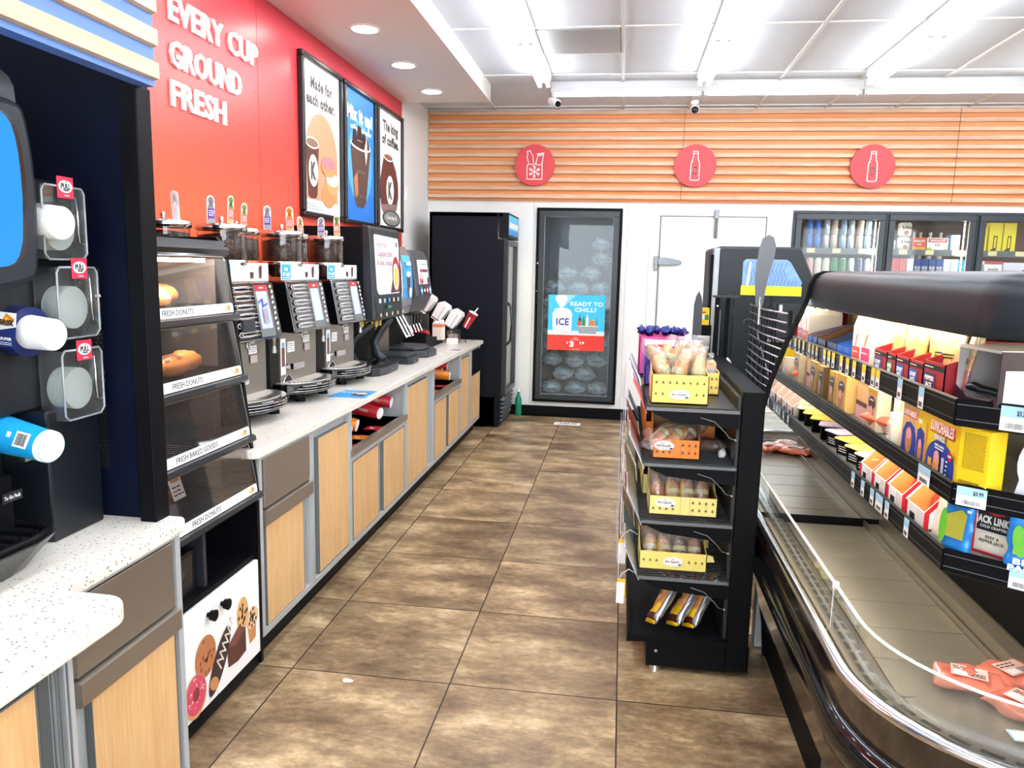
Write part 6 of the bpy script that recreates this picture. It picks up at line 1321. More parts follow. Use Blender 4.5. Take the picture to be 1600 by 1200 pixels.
for i, (z, e0, e1, wd) in enumerate(((1.243, 1.192, 1.256, 0), (1.048, 1.008, 1.062, .012), (.892, .848, .906, .008))):
    P = [(x + (0), y) for x, y in SHP]; P[0] = (.755 + wd, YE); P[1] = (.755 + wd, 1.815)
    m = MB(); m.prism(P + [(1.90, 1.95), (1.05, 1.95), (1.05, YE)], 'z', z - .012, z, M('8f8c84' if i else '6a6862', .4, .4, .05)); s_ = m.build('shelf_%s' % ('upper', 'middle', 'lower')[i] if False else 'shelf', t)
    m = MB()
    for (a, b) in zip(P, P[1:]):
        dx, dy = b[0] - a[0], b[1] - a[1]; L = math.hypot(dx, dy); nx, ny = dy / L, -dx / L   # outward
        if nx > 0 and i is None: pass
        o = .006
        m.add([(a[0], a[1], e0), (b[0], b[1], e0), (b[0], b[1], e1), (a[0], a[1], e1)] + [(a[0] + nx * o, a[1] + ny * o, e0 + .004) , (b[0] + nx * o, b[1] + ny * o, e0 + .004), (b[0] + nx * o, b[1] + ny * o, e1 - .004), (a[0] + nx * o, a[1] + ny * o, e1 - .004)],
              [(0, 1, 2, 3), (7, 6, 5, 4), (0, 4, 5, 1), (1, 5, 6, 2), (2, 6, 7, 3), (3, 7, 4, 0)], BLACK)
        for zz in (e0 + .016, e1 - .014): m.add([(a[0] + nx * (o + .0015), a[1] + ny * (o + .0015), zz), (b[0] + nx * (o + .0015), b[1] + ny * (o + .0015), zz), (b[0] + nx * (o + .0015), b[1] + ny * (o + .0015), zz + .0015), (a[0] + nx * (o + .0015), a[1] + ny * (o + .0015), zz + .0015)], [(0, 1, 2, 3)], GREYD)
    e_ = m.build('price_rail', s_); sh_parts.append((s_, P, e0, e1))
    MB().box(.772 + wd, .784 + wd, 1.85, 2.97, z - .020, z - .0125, LAMPE).build('shelf_lamp', s_)
def ptag(i, seg, u0, w, yellow, txt=None, wide=False):
    s_, P, e0, e1 = sh_parts[i]; a, b = P[seg], P[seg + 1]; dx, dy = b[0] - a[0], b[1] - a[1]; L = math.hypot(dx, dy); dx /= L; dy /= L; nx, ny = dy, -dx
    # reading direction runs along the path (outward normal = right x up)
    o = Vector((a[0] + dx * u0 - nx * -.009 if False else a[0] + dx * u0 + nx * .0085, a[1] + dy * u0 + ny * .0085, e0 + .006))
    r = Vector((dx, dy, 0)); m = MB(); d = Dec(m, o, r, UP, .0004)
    if d.n.dot(Vector((nx, ny, 0))) < 0: d.r = -d.r; d.o = o + Vector((dx, dy, 0)) * w; d.n = d.r.cross(d.u)
    h = e1 - e0 - .010; d.rect(0, 0, w, h, PAPER)
    d.rect(0, h * .55, w, h, M('f6e032', .45, 0, .02) if yellow else M('a9d4ec', .45, 0, .05))
    d.barcode(w * .2, h * .10, w * .8, h * .32, GREYD, int(u0 * 1000))
    if txt: d.text(txt, w * .72, h * .74, h * .2, INK, w * .34, .02)
    m.build('price_tag', s_)
for y in (2.955, 2.895, 2.835, 2.735, 2.66, 2.585, 2.485, 2.395, 2.352): ptag(0, 0, YE - y, .034, True)
ptag(0, 0, YE - 2.17, .034, False); ptag(0, 0, YE - 2.02, .034, False); ptag(0, 1, .085, .055, False, '$3.29')
ptag(1, 0, YE - 2.005, .075, False); ptag(1, 1, .008, .060, False, '$3.99')
for y in (2.52, 2.42, 2.33, 2.28, 2.20, 2.05): ptag(2, 0, YE - y, .032 if y != 2.28 else .06, False)
ptag(2, 1, .13, .045, False)
# clear guard round the front lip
m = MB(); sweep(m, [(.582, .600), (.580, .722)], ACRYL); sweep(m, [(.586, .722), (.588, .600)], ACRYL); m.build('clear_guard', t)
m = MB(); sweep(m, [(.580, .7215), (.580, .725), (.588, .725), (.588, .7215)], M('eceef0', .3, 0, .02)); m.build('guard_edge', t)
m = MB(); m.box(.577, .591, 1.994, 2.006, .712, .730, WHITE).box(.5785, .5800, 1.9994, 2.0006, .605, .714, WHITE); m.build('guard_joint', t)
# end panel: black edge, mirror inside
prof = [(.62, .0), (.61, .13), (.565, .38), (.532, .46), (.524, .60), (.518, .72), (.522, .80), (.543, 1.0), (.565, 1.106), (.615, 1.265), (.660, 1.38), (.680, 1.44), (.688, 1.49), (.706, 1.525), (.735, 1.537), (1.95, 1.54), (1.95, 0)]
MB().prism(prof, 'y', YE + .001, YE + .022, BLACK).build('end_panel', t, bevel=.003)
inn = [(x + (.016 if x < 1 else -.01), z + (-.014 if z > 1.45 else 0)) for x, z in prof if z > .55]
inn = [(p[0], max(p[1], .60)) for p in inn] + [(1.94, .60)]
MB().prism(inn, 'y', YE - .004, YE + .0005, MIRROR).build('end_mirror', t)
# hood
HP = [(.700, YE), (.704, 1.66), (.722, 1.60), (.90, 1.48), (1.15, 1.42), (1.95, 1.42)]
def hpath(o):
    out = []
    nrm = [(1, 0), (1, .05), (.8, .55), (.45, .9), (.15, 1), (0, 1)]
    for (x, y), (a, b) in zip(HP, nrm): out.append((x + a * o, y + b * o))
    return out
HM_ = M('1b2024', .33, 0, .05, 20, bump=.12, bscale=500, spec=.35)
m = MB(); sweep(m, [(.012, 1.405), (-.006, 1.405), (-.008, 1.412), (-.004, 1.45), (.002, 1.485), (.008, 1.503), (.020, 1.520), (.040, 1.531), (.085, 1.537), (.12, 1.538)], HM_, hpath)
top = hpath(.12); m.prism(top + [(1.95, YE)], 'z', 1.5365, 1.5385, HM_); m.build('hood', t)
m = MB(); m.prism(hpath(.012) + [(1.95, YE)], 'z', 1.418, 1.424, M('9a9890', .4, .3)); m.build('canopy_underside', t)
m = MB(); m.cyl((.745, 1.98, 1.408), (.745, 2.95, 1.408), .009, .009, LAMPE, 12).cyl((.90, 1.66, 1.402), (1.5, 1.58, 1.402), .009, .009, LAMPE, 12); m.build('canopy_lamp', t)
m = MB(); m.cyl((.735, 2.93, 1.395), (.735, 2.93, 1.41), .008, .008, WHITE); m.build('canopy_clip', t)
# vertical slots low on the body
m = MB()
for y in (1.96, 1.86): m.box(.59, .61, y, y + .05, .14, .34, M('55585a', .4, .5, .1, 60))
m.build('side_vents', t)

# ------------------------------------------------------------------ food in the cooler
LR = (0, -1, 0)   # reading direction on faces that look at the aisle
def pack(name, label, cat, x0, x1, y0, y1, z, h, col, group=None, art=None, bevel=.0015, peak=0, facecol=None):
    """upright pack whose face (x0 side) looks at the aisle"""
    t = thing(name, label, cat, ((x0 + x1) / 2, (y0 + y1) / 2, z), 0, group)
    m = MB(); m.box(x0, x1, y0, y1, z, z + h, col)
    if peak: m.prism([(y0, z + h), (y1, z + h), ((y0 + y1) / 2, z + h + peak)], 'x', x0, x1, col)
    m.build('pack', t, bevel=bevel)
    if art: mm = MB(); art(Dec(mm, (x0, y1, z), LR, UP, .0004), y1 - y0, h); mm.build('print', t)
    return t
CRB = M('2c3c66', .5, 0, .25, 18); CRB2 = M('1f5fc4', .5, 0, .05)
Z1, Z2, Z3 = 1.244, 1.049, .893
for k, (y, c, lab) in enumerate(((2.862, CRB, 'dark blue patterned tray carton nearest the mirror on the upper cooler shelf'), (2.782, CRB2, 'bright blue tray carton in the middle of three on the upper cooler shelf'), (2.705, CRB2, 'bright blue tray carton beside the white stick cheese boxes'))):
    t = thing('tray_carton', lab, 'carton', (.86, y + .05, Z1), 0, 'open blue tray cartons on the upper cooler shelf')
    w = .125 if k == 0 else .072; hb = .165 if k == 0 else .12
    for yy in (y, y + w - .003):
        m = MB(); m.prism([(.765, Z1), (.765, Z1 + .035), (.80, Z1 + .045), (.99, Z1 + hb - .02), (1.03, Z1 + hb - .02), (1.03, Z1)], 'y', yy, yy + .003, CARD); m.prism([(.764, Z1), (.764, Z1 + .036), (.80, Z1 + .048), (.99, Z1 + hb - .016), (1.031, Z1 + hb - .016), (1.031, Z1)], 'y', yy - .001, yy, c); m.build('side', t)
    MB().box(.765, .768, y, y + w, Z1, Z1 + .034, c).box(.765, 1.03, y, y + w, Z1, Z1 + .003, CARD).build('front_lip', t)
WP = M('f4ece2', .4, 0, .04, 20)
def stick(c):
    def art(d, w, h): d.rect(w * .06, h * .08, w * .94, h * .42, c).rect(w * .06, .002, w * .94, h * .08, PAPER).scribble(w * .15, .003, w * .85, h * .07, 1, INK, 3).poly([(w * .3, h * .45), (w * .42, h * .45), (w * .7, h * .9), (w * .55, h * .92)], M('e8a888', .5)).ell(w * .5, h * .8, w * .2, h * .06, M('d8c8e8', .5)).scribble(w * .2, h * .24, w * .8, h * .32, 1, PAPER, 2)
    return art
pack('cheese_box', 'white stick cheese box with orange band on the upper cooler shelf', 'box', .768, .90, 2.595, 2.685, Z1, .115, WP, 'white stick cheese boxes', stick(M('e8503c', .5)), .0015, .04)
pack('cheese_box', 'white stick cheese box with pink band on the upper cooler shelf', 'box', .768, .90, 2.495, 2.588, Z1, .125, WP, 'white stick cheese boxes', stick(M('e0407a', .5)), .0015, .03)
RB = M('a81f2c', .45, 0, .06, 10)
bx = [(2.335, 2.445, '2a4a9c'), (2.260, 2.328, '2f8a4a'), (2.160, 2.254, '2a5aa8'), (2.062, 2.154, '2a5ab0'), (1.930, 2.056, '5a2a5a')]
for k, (y0, y1, cc) in enumerate(bx):
    t = thing('snack_tray_box', 'red shelf tray of cheese pouches, %s from the mirror end' % ORD[k], 'box', (.86, (y0 + y1) / 2, Z1), 0, 'red shelf trays of cheese pouches')
    m = MB(); hh = .062 if k < 4 else .072; x0 = .766
    m.box(x0, x0 + .003, y0, y1, Z1, Z1 + hh, RB).prism([(x0, Z1), (x0, Z1 + hh), (.90, Z1 + hh + .05), (1.02, Z1 + hh + .05), (1.02, Z1)], 'y', y0, y0 + .003, RB).prism([(x0, Z1), (x0, Z1 + hh), (.90, Z1 + hh + .05), (1.02, Z1 + hh + .05), (1.02, Z1)], 'y', y1 - .003, y1, RB).box(x0, 1.02, y0, y1, Z1, Z1 + .003, CARD); m.build('tray', t)
    mm = MB(); d = Dec(mm, (x0, y1, Z1), LR, UP, .0004); w = y1 - y0; d.rect(0, hh * .72, w, hh * .90, INK).scribble(w * .06, hh * .76, w * .5, hh * .86, 1, PAPER, 2); d.rect(w * .04, .002, w * .62, hh * .62, M(cc, .45)).text(['COLBY', 'PEPPER', 'COLBY', 'COLBY', 'PEPPER'][k], w * .33, hh * .42, .010, PAPER, w * .45, .04).text('JACK', w * .33, hh * .2, .010, PAPER, w * .35, .04); mm.build('print', t)
# standing clear pouches fanned out of the red trays
YP = M('e8c45c', .45, 0, .25, 14); PP = M('8a3a5a', .45, 0, .3, 30); RP = M('d04a4a', .45, 0, .3, 30); CL2 = clear('pouch_plastic', 'fffdf4', .2, .12, .15, .8)
rnd = random.Random(12); n = 0
for (y0, y1, hgt, cnt, cc) in ((2.30, 2.45, .150, 5, YP), (2.12, 2.28, .155, 6, YP), (1.93, 2.10, .150, 8, None)):
    for q in range(cnt):
        n += 1; f = q / max(1, cnt - 1); y = y0 + (y1 - y0) * f; x = .80 + .02 * rnd.random() + .012 * (q % 3)
        t = thing('cheese_pouch', 'clear cheese pouch, %s from the left in the %s fan' % (ORD[q], {YP: 'yellow', None: 'red printed'}[cc] if y0 < 2.0 and cc is None or y0 > 2.2 else 'middle yellow'), 'pouch', (x, y, Z1 + .01), 0, 'fanned cheese pouches')
        lean = rnd.uniform(-.25, .05); ang = rnd.uniform(-.35, .35)
        X = Matrix.Translation((x, y, Z1 + .012)) @ Matrix.Rotation(ang, 4, 'Z') @ Matrix.Rotation(lean, 4, 'X') @ Matrix.Rotation(.16, 4, 'Y') @ Matrix.Rotation(-PI / 2, 4, 'Y')
        base = cc or (PP if q % 2 else RP)
        m = MB(); pouch(m, hgt, .072, .013, WP if q % 2 else YP, X, n, 12, 12, .004, [(.32, base), (.55, M('e8b070', .45, 0, .3, 40) if cc is None else YP), (1, M('ecd49a', .4, 0, .15, 12))]); m.build('pouch', t)
        m = MB(); pouch(m, hgt * 1.12, .080, .015, CL2, X @ Matrix.Translation((-.002, 0, 0)), n + 30, 10, 12, .006); m.build('clear_film', t)
        if cc is None and q % 2 == 0:
            mm = MB(); d = Dec(mm, X @ Vector((.035, .026, .0085)), X.to_3x3() @ Vector((0, -1, 0)), X.to_3x3() @ Vector((1, 0, 0)), .0004); 
            d.rect(.0, .03, .052, .042, INK).scribble(.004, .032, .048, .040, 1, YEL, q); mm.build('print', t)
# stick cheese carton tops at the back
for k, (x, y, c) in enumerate(((.965, 2.62, 0), (.985, 2.50, 1), (.985, 2.40, 2))):
    t = pack('cheese_box', 'tall beige box at the back of the upper cooler shelf, %s from the mirror end' % ORD[k], 'box', x, 1.045, y, y + .072, Z1, .155, M('e9d3ae', .5, 0, .05), 'tall beige boxes at the back', lambda d, w, h: d.text('Velveeta', w * .5, h * .80, .014, INK, w * .85, .01).rect(w * .3, h * .93, w * .7, h, M('b03a5a', .5)))
t = thing('open_carton', 'open white carton with black label side at the corner of the upper cooler shelf', 'carton', (.86, 1.80, Z1))
Xc = Matrix.Translation((.812, 1.768, Z1)) @ Matrix.Rotation(.16, 4, 'Z')
m = MB(); W1, D1, H1 = .17, .15, .122; GI = M('c4c2c6', .55, 0, .05, 4)
m.box(0, W1, D1 - .003, D1, 0, H1, GI, Xc).box(W1 - .003, W1, 0, D1, 0, H1, GI, Xc).box(0, W1, 0, D1, 0, .003, GI, Xc).prism([(0, H1), (.0, H1 + .002), (D1, H1 + .004), (D1, H1)], 'x', .0, W1, PAPER, Xc)
m.prism([(.0, 0), (.0, .022), (.02, .010), (D1 * .7, .008), (D1, .03), (D1, 0)], 'x', -.003, 0, M('3a1420', .4), Xc)
m.box(-.002, .001, .0, D1, H1 - .004, H1, PAPER, Xc)
m.box(.0, W1, -.003, 0, 0, H1, M('33262a', .5, 0, .05), Xc); m.build('carton', t)
mm = MB(); rr_ = Xc.to_3x3(); d = Dec(mm, Xc @ Vector((.012, -.003, .006)), rr_ @ Vector((1, 0, 0)), UP, .0005); d.rect(0, 0, .15, .075, PAPER).scribble(.006, .008, .14, .068, 7, GREYF, 4, .0012); mm.build('label', t)
t2 = thing('cheese_stick', 'black wrapped stick lying in the open white carton', 'snack', (.83, 1.86, Z1 + .01)); m = MB(); pouch(m, .09, .028, .022, BLACKG, Xc @ Matrix.Translation((.012, .13, .030)) @ Matrix.Rotation(-.95, 4, 'Z') @ Matrix.Rotation(.15, 4, 'Y'), 4, 12, 12, .004); m.build('wrapper', t2)
# middle shelf
def lunch_art(c1, c2): return lambda d, w, h: d.rect(w * .05, 0, w * .95, h * .98, M(c1, .45, 0, .1, 20)).rect(w * .08, h * .86, w * .92, h * .98, M('f2b81c', .45)).ell(w * .5, h * .66, w * .34, h * .16, M(c2, .5)).scribble(w * .3, h * .68, w * .7, h * .76, 1, PAPER, 2).ell(w * .5, h * .33, w * .22, h * .22, M('b87a4a', .5, 0, .3, 40)).ell(w * .5, h * .46, w * .16, h * .12, M('e8a0a0', .5))
pack('lunch_pack', 'boxed lunch pack nearest the mirror on the middle cooler shelf', 'food pack', .775, .80, 2.875, 2.955, Z2, .125, M('c9a060', .5, 0, .1), 'small boxed lunch packs', lunch_art('8a6a3a', '3a3a2a'))
pack('lunch_pack', 'second boxed lunch pack with yellow top on the middle cooler shelf', 'food pack', .775, .815, 2.735, 2.845, Z2, .130, M('e2bb70', .5, 0, .1), 'small boxed lunch packs', lunch_art('c8a050', '4a2a1a'))
pack('lunch_pack', 'boxed lunch pack with white face on the middle cooler shelf', 'food pack', .78, .82, 2.42, 2.52, Z2, .130, M('ece0c4', .5, 0, .1), 'small boxed lunch packs', lunch_art('d8b890', '5a2a2a'))
pack('meat_pack', 'pink sliced meat pack between the boxed lunch packs', 'food pack', .80, .835, 2.55, 2.70, Z2, .125, M('b08a6a', .35, 0, .15, 12), None, lambda d, w, h: d.rect(w * .05, h * .02, w * .8, h * .36, M('d8a8a8', .4, 0, .15, 20)).rect(w * .05, h * .50, w * .8, h * .92, M('e0b078', .4, 0, .15, 20)).rect(w * .05, h * .38, w * .8, h * .48, BROWN))
pack('cheese_pack', 'white cheese pack with yellow stripe on the middle cooler shelf', 'food pack', .82, .86, 2.29, 2.40, Z2, .120, M('f6ecdc', .4, 0, .05, 10), None, lambda d, w, h: d.rect(w * .55, 0, w * .62, h, M('f2cc60', .5)).rect(w * .2, h * .42, w * .5, h * .5, M('b08a6a', .5)))
def tray(name, label, c, x, y, z, mat, film, rz=0):
    t = thing(name, label, c, (x, y, z), rz)
    m = MB(); m.prism([(-.05, .0), (.05, .0), (.062, .035), (-.062, .035)], 'y', -.07, .07, mat); m.build('tray', t, local=True, bevel=.004)
    m = MB(); pouch(m, .15, .15, .035, film, Matrix.Translation((-.075, 0, .038)), int(y * 100) % 17, 12, 16, .010); m.build('film', t, local=True)
    m = MB(); Dec(m, (-.03, -.04, .058), XR, XP).rect(0, 0, .05, .06, PAPER).scribble(.005, .005, .045, .055, 4, RED, 3); m.build('label', t, local=True)
    return t
tray('meat_tray', 'red edged tray of sliced meat lying on the middle cooler shelf', 'food tray', .845, 2.46, Z2, M('e2b8a8', .4, 0, .1), M('f06a4a', .3, 0, .15, 12), .3)
tray('meat_tray', 'white tray with yellow green film lying on the middle cooler shelf', 'food tray', .90, 2.30, Z2, M('e8ddd0', .4, 0, .1), M('e6dc3a', .3, 0, .3, 12), .2)
t = thing('pickle_jar', 'white plastic jar with pale label on the middle cooler shelf', 'jar', (.80, 2.27, Z2))
MB().lathe([(.028, 0), (.032, .006), (.032, .068), (.028, .074)], (.80, 2.27, Z2), UP, M('f3ecdc', .3, 0, .04), 24).build('body', t); MB().cyl((.80, 2.27, Z2 + .074), (.80, 2.27, Z2 + .088), .031, .031, PAPER, 24).build('lid', t)
m = MB(); Dec(m, (.767, 2.283, Z2 + .015), LR, UP, .0006).rect(0, 0, .026, .045, M('e8e0cc', .5)).scribble(.004, .008, .022, .04, 4, GREYD, 2); m.build('label', t)
t = thing('lunch_box', 'large yellow boxed lunch with blue arch and red and white title', 'box', (.83, 1.92, Z2))
YL = M('f3cf1a', .42, 0, .03); YLa = (.770, 2.075); YLb = (.770, 1.835)
Xb = Matrix.Translation((.777, 1.832, Z2)) @ Matrix.Rotation(.0, 4, 'Z')
fp = [(.777, 2.195), (.777, 1.835), (.815, 1.775), (.86, 1.80), (.86, 2.195)]
MB().prism(fp, 'z', Z2, Z2 + .138, YL).build('carton', t, bevel=.001)
m = MB(); d = Dec(m, (.777, 2.085, Z2), LR, UP, .0004); BL = M('1f3f9e', .45, 0, .04)
d.poly([(.0, .0)] + [(.03 + .03 * math.cos(a), .06 + .028 * math.sin(a)) for a in [PI - PI * k / 10 for k in range(11)]][:0] + [(.0, .08), (.02, .09), (.045, .08), (.052, .05), (.052, 0)], BL)
d.poly([(.070, 0)] + [(.152 - .082 * math.cos(a), .030 + .052 * math.sin(a)) for a in [PI * k / 16 for k in range(17)]] + [(.234, 0)], BL)
d.ell(.026, .03, .013, .028, M('c8864a', .5, 0, .3, 60)).ell(.026, .048, .010, .012, M('e8a0a0', .5)).text('FUN', .018, .105, .010, PAPER, .02, .03, slant=-.1)
d.rect(.056, 0, .066, .11, M('d89a5a', .5, 0, .2, 50))
d.text('LUNCHABLES', .158, .112, .0265, RED, .140, .06).text('LUNCHABLES', .156, .1135, .0245, PAPER, .132, .02).text('FUN PACK!', .150, .088, .0135, INK, .066, .07).text('FUN PACK!', .149, .0885, .0125, PAPER, .062, .03)
d.text('TURKEY & CHEDDAR', .152, .070, .0045, PAPER, .055, .02).text('CRACKER STACKERS', .152, .063, .0035, PAPER, .05, .02)
d.rect(.095, .012, .118, .032, M('d89a4a', .5, 0, .3, 80)).ell(.145, .032, .017, .026, M('e0a070', .5, 0, .2, 60)).ell(.145, .046, .014, .010, M('eaa2a0', .5)).ell(.145, .018, .020, .010, M('d89a5a', .5)).rect(.178, .006, .192, .048, M('c8cfe4', .5, 0, .3, 90)).ell(.222, .060, .012, .011, RED).text('NEW', .222, .060, .005, PAPER).scribble(.205, .008, .214, .05, 4, PAPER, 2)
m.build('front_print', t)
m = MB(); d = Dec(m, (.777, 2.195, Z2), LR, UP, .0004); d.rect(0, .0, .11, .138, M('e2b070', .45, 0, .25, 30)).poly([(.004, 0), (.01, .06), (.03, .085), (.06, .090), (.09, .08), (.108, .05), (.108, 0)], BL).ell(.055, .04, .022, .036, M('c8864a', .5, 0, .3, 60)).ell(.055, .058, .018, .014, M('e8a0a0', .5)).text('LUNCHABLES', .055, .112, .016, RED, .09, .06).text('LUNCHABLES', .054, .113, .0145, PAPER, .085, .02); m.build('flap_print', t)
m = MB(); e1_ = Vector((.038, -.060, 0)).normalized(); d = Dec(m, (.777, 1.835, Z2), e1_, UP, .0004); d.scribble(.010, .045, .062, .128, 22, M('8a7410', .5), 5, .0018).scribble(.006, .010, .055, .018, 3, INK, 6, .0012).rect(.012, .0, .028, .008, PAPER)
m.build('side_print', t)
# lower shelf
def tub(y, label, lidc, rz=.35, x=.84):
    t = thing('dip_tub', label, 'tub', (x, y, Z3), rz, 'black tubs on the lower cooler shelf')
    m = MB(); m.prism([(-.050, -.036), (-.040, -.046), (.055, -.046), (.062, -.036), (.062, .036), (.055, .046), (-.040, .046), (-.050, .036)], 'z', 0, .052, BLACK); m.build('tub', t, local=True, bevel=.004)
    m = MB(); m.prism([(-.058, -.040), (-.046, -.052), (.060, -.052), (.070, -.040), (.070, .040), (.060, .052), (-.046, .052), (-.058, .040)], 'z', .052, .057, lidc); m.build('lid', t, local=True, bevel=.002)
    m = MB(); Dec(m, (-.04, .036, .057), (0, -1, 0), (1, 0, 0), .0004).rect(.0, .055, .07, .10, M('c9b8a0', .5, 0, .3, 40)).rect(.014, .06, .05, .085, PAPER).scribble(.018, .063, .046, .082, 3, INK, 3); m.build('lid_label', t, local=True)
    m = MB(); Dec(m, (-.0505, .03, .004), (0, -1, 0), UP, .0006).scribble(.008, .005, .05, .03, 3, PAPER, 2); m.build('side_print', t, local=True)
tub(2.93, 'dark tub with pale purple lid nearest the mirror on the lower cooler shelf', M('cbb6d8', .4, 0, .1), .3)
tub(2.795, 'black tub with yellow green lid on the lower cooler shelf', M('dccf5a', .4, 0, .2, 12), .35)
tub(2.67, 'black tub with yellow lid and picture label on the lower cooler shelf', M('f0da72', .4, 0, .06), .35)
tub(2.555, 'black tub with cream lid beside the red striped boxes', M('f4e9b8', .4, 0, .06), .3)
def jbox(y0, y1, label, seed, x0=.772, open_=True):
    t = thing('jerky_box', label, 'box', (.84, (y0 + y1) / 2, Z3), 0, 'white and red jerky boxes on the lower cooler shelf'); h = .115
    xs = [(x0, Z3), (x0, Z3 + .045), (x0 + .035, Z3 + .085), (x0 + .075, Z3 + h), (x0 + .17, Z3 + h), (x0 + .17, Z3)]
    m = MB(); m.prism(xs, 'y', y0, y0 + .003, PAPER).prism(xs, 'y', y1 - .003, y1, PAPER).box(x0, x0 + .003, y0, y1, Z3, Z3 + .045, PAPER).box(x0, x0 + .17, y0, y1, Z3, Z3 + .003, CARD).box(x0 + .16, x0 + .17, y0, y1, Z3, Z3 + h, CARD); m.build('carton', t)
    m = MB(); cardi = M('eda45c', .5, 0, .06)
    m.prism([(x0 + .004, Z3 + .004), (x0 + .004, Z3 + .043), (x0 + .038, Z3 + .083), (x0 + .078, Z3 + h - .003), (x0 + .16, Z3 + h - .003), (x0 + .16, Z3 + .004)], 'y', y1 - .0040, y1 - .0032, cardi); m.build('inside', t)
    m = MB(); d = Dec(m, (x0, y0, Z3), (1, 0, 0), UP, .0006); 
    d.poly([(0, 0), (.0, .045), (.035, .085), (.075, h), (.09, h), (.045, .08), (.012, .042), (.012, 0)], RED).poly([(.05, .02), (.12, .02), (.12, .085), (.05, .085)], INK).text('JACK', .07, .068, .014, PAPER, .06, .05).text("LINK'S", .075, .050, .014, PAPER, .06, .05).ell(.085, .028, .020, .014, M('b8642a', .5), 16).poly([(.06, .082), (.072, .094), (.085, .084), (.098, .094), (.11, .082), (.085, .078)], RED)
    m.build('side_print', t)
    m = MB(); d = Dec(m, (x0, y1, Z3), LR, UP, .0004); w = y1 - y0; d.rect(w * .62, .0, w, .045, M('e9e4dc', .5)).rect(0, 0, w * .14, .045, RED).rect(w * .3, .006, w * .55, .024, INK); m.build('front_print', t)
    for q in range(2):
        mm = MB(); b = thing('jerky_pack', 'jerky pack standing %s in the %s' % (['in front', 'behind'][q], label), 'snack pack', (x0 + .05 + q * .05, (y0 + y1) / 2, Z3 + .004), 0, 'jerky packs in their boxes')
        pouch(mm, .105, (y1 - y0) * .8, .014, M('7a2a24', .35, 0, .2, 30) if q else M('b8281f', .3, 0, .1), Matrix.Translation((x0 + .05 + q * .05, (y0 + y1) / 2, Z3 + .006)) @ Matrix.Rotation(.25, 4, 'Y') @ Matrix.Rotation(-PI / 2, 4, 'Y'), seed + q, 12, 12, .004); mm.build('pouch', b)
jbox(2.385, 2.50, 'white and red jerky box, first from the tubs', 1); jbox(2.265, 2.375, 'white and red jerky box, second from the tubs', 4); jbox(2.13, 2.25, 'white and red jerky box, third from the tubs', 7); jbox(1.975, 2.105, 'white and red jerky box nearest the pickle pouches', 9)
t = thing('jerky_pack', 'white jerky pack with thin red edge leaning before the pickle pouch', 'snack pack', (.79, 1.90, Z3))
m = MB(); pouch(m, .11, .07, .012, M('efe0cc', .3, 0, .15, 30), Matrix.Translation((.787, 1.915, Z3 + .002)) @ Matrix.Rotation(.2, 4, 'Z') @ Matrix.Rotation(.15, 4, 'Y') @ Matrix.Rotation(-PI / 2, 4, 'Y'), 5, 12, 12, .003, [(.9, M('efe0cc', .3, 0, .15, 30)), (1, RED)]); m.build('pouch', t)
BP = M('1f7ed0', .22, .1, .15, 20)
def pickle(p, rz, label, seed, w=.075, h=.125, front=True):
    t = thing('pickle_pouch', label, 'pouch', tuple(p), 0, 'blue pickle pouches on the lower cooler shelf')
    X = Matrix.Translation(p) @ Matrix.Rotation(rz, 4, 'Z') @ Matrix.Rotation(.06, 4, 'Y') @ Matrix.Rotation(-PI / 2, 4, 'Y')
    m = MB(); pouch(m, h, w, .026, BP, X, seed, 16, 18, .006); m.build('pouch', t)
    R3 = X.to_3x3(); m = MB(); d = Dec(m, X @ Vector((.0, w / 2, .0155)), R3 @ Vector((0, -1, 0)), R3 @ Vector((1, 0, 0)), .0006, .001)
    d.poly([(w * .22, h * .28), (w * .82, h * .28), (w * .86, h * .72), (w * .70, h * .80), (w * .25, h * .66)], M('a8a43a', .35, 0, .2, 14))
    if front: d.ell(w * .35, h * .50, w * .16, h * .26, M('5fae2f', .35, 0, .15, 20), 24, .15).text('BIG', w * .5, h * .17, h * .09, PAPER, w * .5, .04).text('PAPA', w * .5, h * .06, h * .09, PAPER, w * .7, .04).rect(w * .5, h * .84, w * .9, h * .90, PAPER)
    else: d.ell(w * .16, h * .45, w * .12, h * .30, M('5fae2f', .35, 0, .15, 20)).rect(w * .86, h * .78, w * .98, h * .82, PAPER)
    m.build('print', t)
    return t
pickle((.785, 1.820, Z3), .55, 'blue pickle pouch seen from the side at the cooler shelf corner', 3, .078, .135, False)
pickle((.890, 1.728, Z3), 1.02, 'blue pickle pouch lettered BIG PAPA at the right edge of the photo', 6, .085, .135, True)
t = thing('jerky_pack', 'white jerky pack lettered JACK LINKS between the two blue pickle pouches', 'snack pack', (.86, 1.82, Z3))
ja = Vector((.62, -.78, 0)).normalized()
m = MB(); X = Matrix.Translation((.836, 1.850, Z3)) @ Matrix.Rotation(-.90, 4, 'Z'); m.box(0, .085, 0, .02, 0, .125, PAPER, X).box(0, .085, -.001, .02, 0, .006, RED, X); m.build('pack', t, bevel=.002)
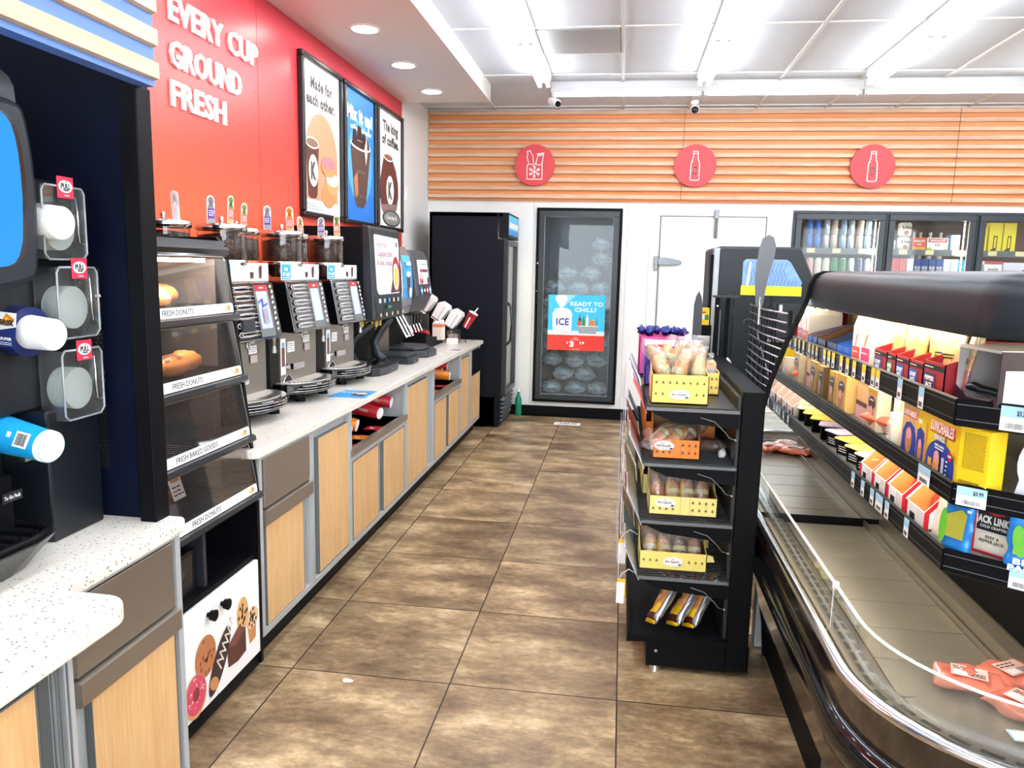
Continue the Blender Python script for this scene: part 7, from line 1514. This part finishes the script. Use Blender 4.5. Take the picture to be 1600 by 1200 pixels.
m = MB(); d = Dec(m, X @ Vector((0, 0, 0)), X.to_3x3() @ Vector((1, 0, 0)), UP, .0005, .0016); d.rect(.004, .055, .081, .105, INK).text("JACK LINK'S", .042, .082, .016, PAPER, .082, .05).poly([(.022, .100), (.030, .112), (.044, .102), (.058, .112), (.066, .100), (.044, .094)], RED).text('COLD CRAFTED', .042, .066, .006, PAPER, .06, .02).rect(.004, .010, .081, .052, M('e9dfc8', .5)).text('BEEF &', .042, .042, .007, INK, .03, .01).text('PEPPER JACK', .042, .032, .007, INK, .055, .01).rect(.0, .0, .004, .122, RED)
m.build('print', t)
t = thing('round_pack', 'curved pale pack edge at the far right of the middle cooler shelf', 'food pack', (.93, 1.76, Z2)); m = MB(); m.prism([(-.05 + .05 * math.cos(a), .07 + .07 * math.sin(a)) for a in [PI * k / 12 for k in range(-2, 15)]] + [(-.1, 0), (.0, 0)], 'y', 0, .02, M('d6d6e6', .35, 0, .08), Matrix.Translation((.965, 1.735, Z2)) @ Matrix.Rotation(-.5, 4, 'Z')); m.build('pack', t)
# red packs on the deck
RPK = M('ea7f66', .22, 0, .35, 16, coat=.5); 
def redpack(p, rz, label, seed, tilt=0):
    t = thing('meat_pack', label, 'food pack', tuple(p), 0, 'red wrapped sandwich packs lying on the cooler deck')
    X = RT(p, tilt, 0, rz); m = MB(); pouch(m, .155, .115, .038, RPK, X @ Matrix.Translation((-.07, 0, .022)), seed, 18, 20, .014); m.build('wrapper', t)
    m = MB(); d = Dec(m, X @ Vector((-.035, -.032, .044)), X.to_3x3() @ Vector((1, 0, 0)), X.to_3x3() @ Vector((0, 1, 0)), .0005); d.rect(0, 0, .075, .055, M('f0c8b8', .4, 0, .1)).scribble(.004, .030, .055, .050, 2, INK, seed + 2).scribble(.04, .004, .07, .024, 4, INK, seed).rect(.006, .004, .034, .022, PAPER); m.build('label', t)
redpack((.835, 1.80, .572), -.35, 'red wrapped sandwich pack, farther of those on the cooler deck', 3)
redpack((.915, 1.70, .572), -.9, 'red wrapped sandwich pack, nearest on the cooler deck', 5)
redpack((.945, 1.84, .572), .5, 'red wrapped sandwich pack at the right by the deck rail', 8)
m = MB(); m.box(.84, .90, 1.585, 1.625, .580, .5815, M('c9e2f0', .5)).box(.845, .895, 1.59, 1.62, .5815, .582, PAPER); tag(m.build('price_card'), 'pale blue price card lying on the cooler lip', 'card')
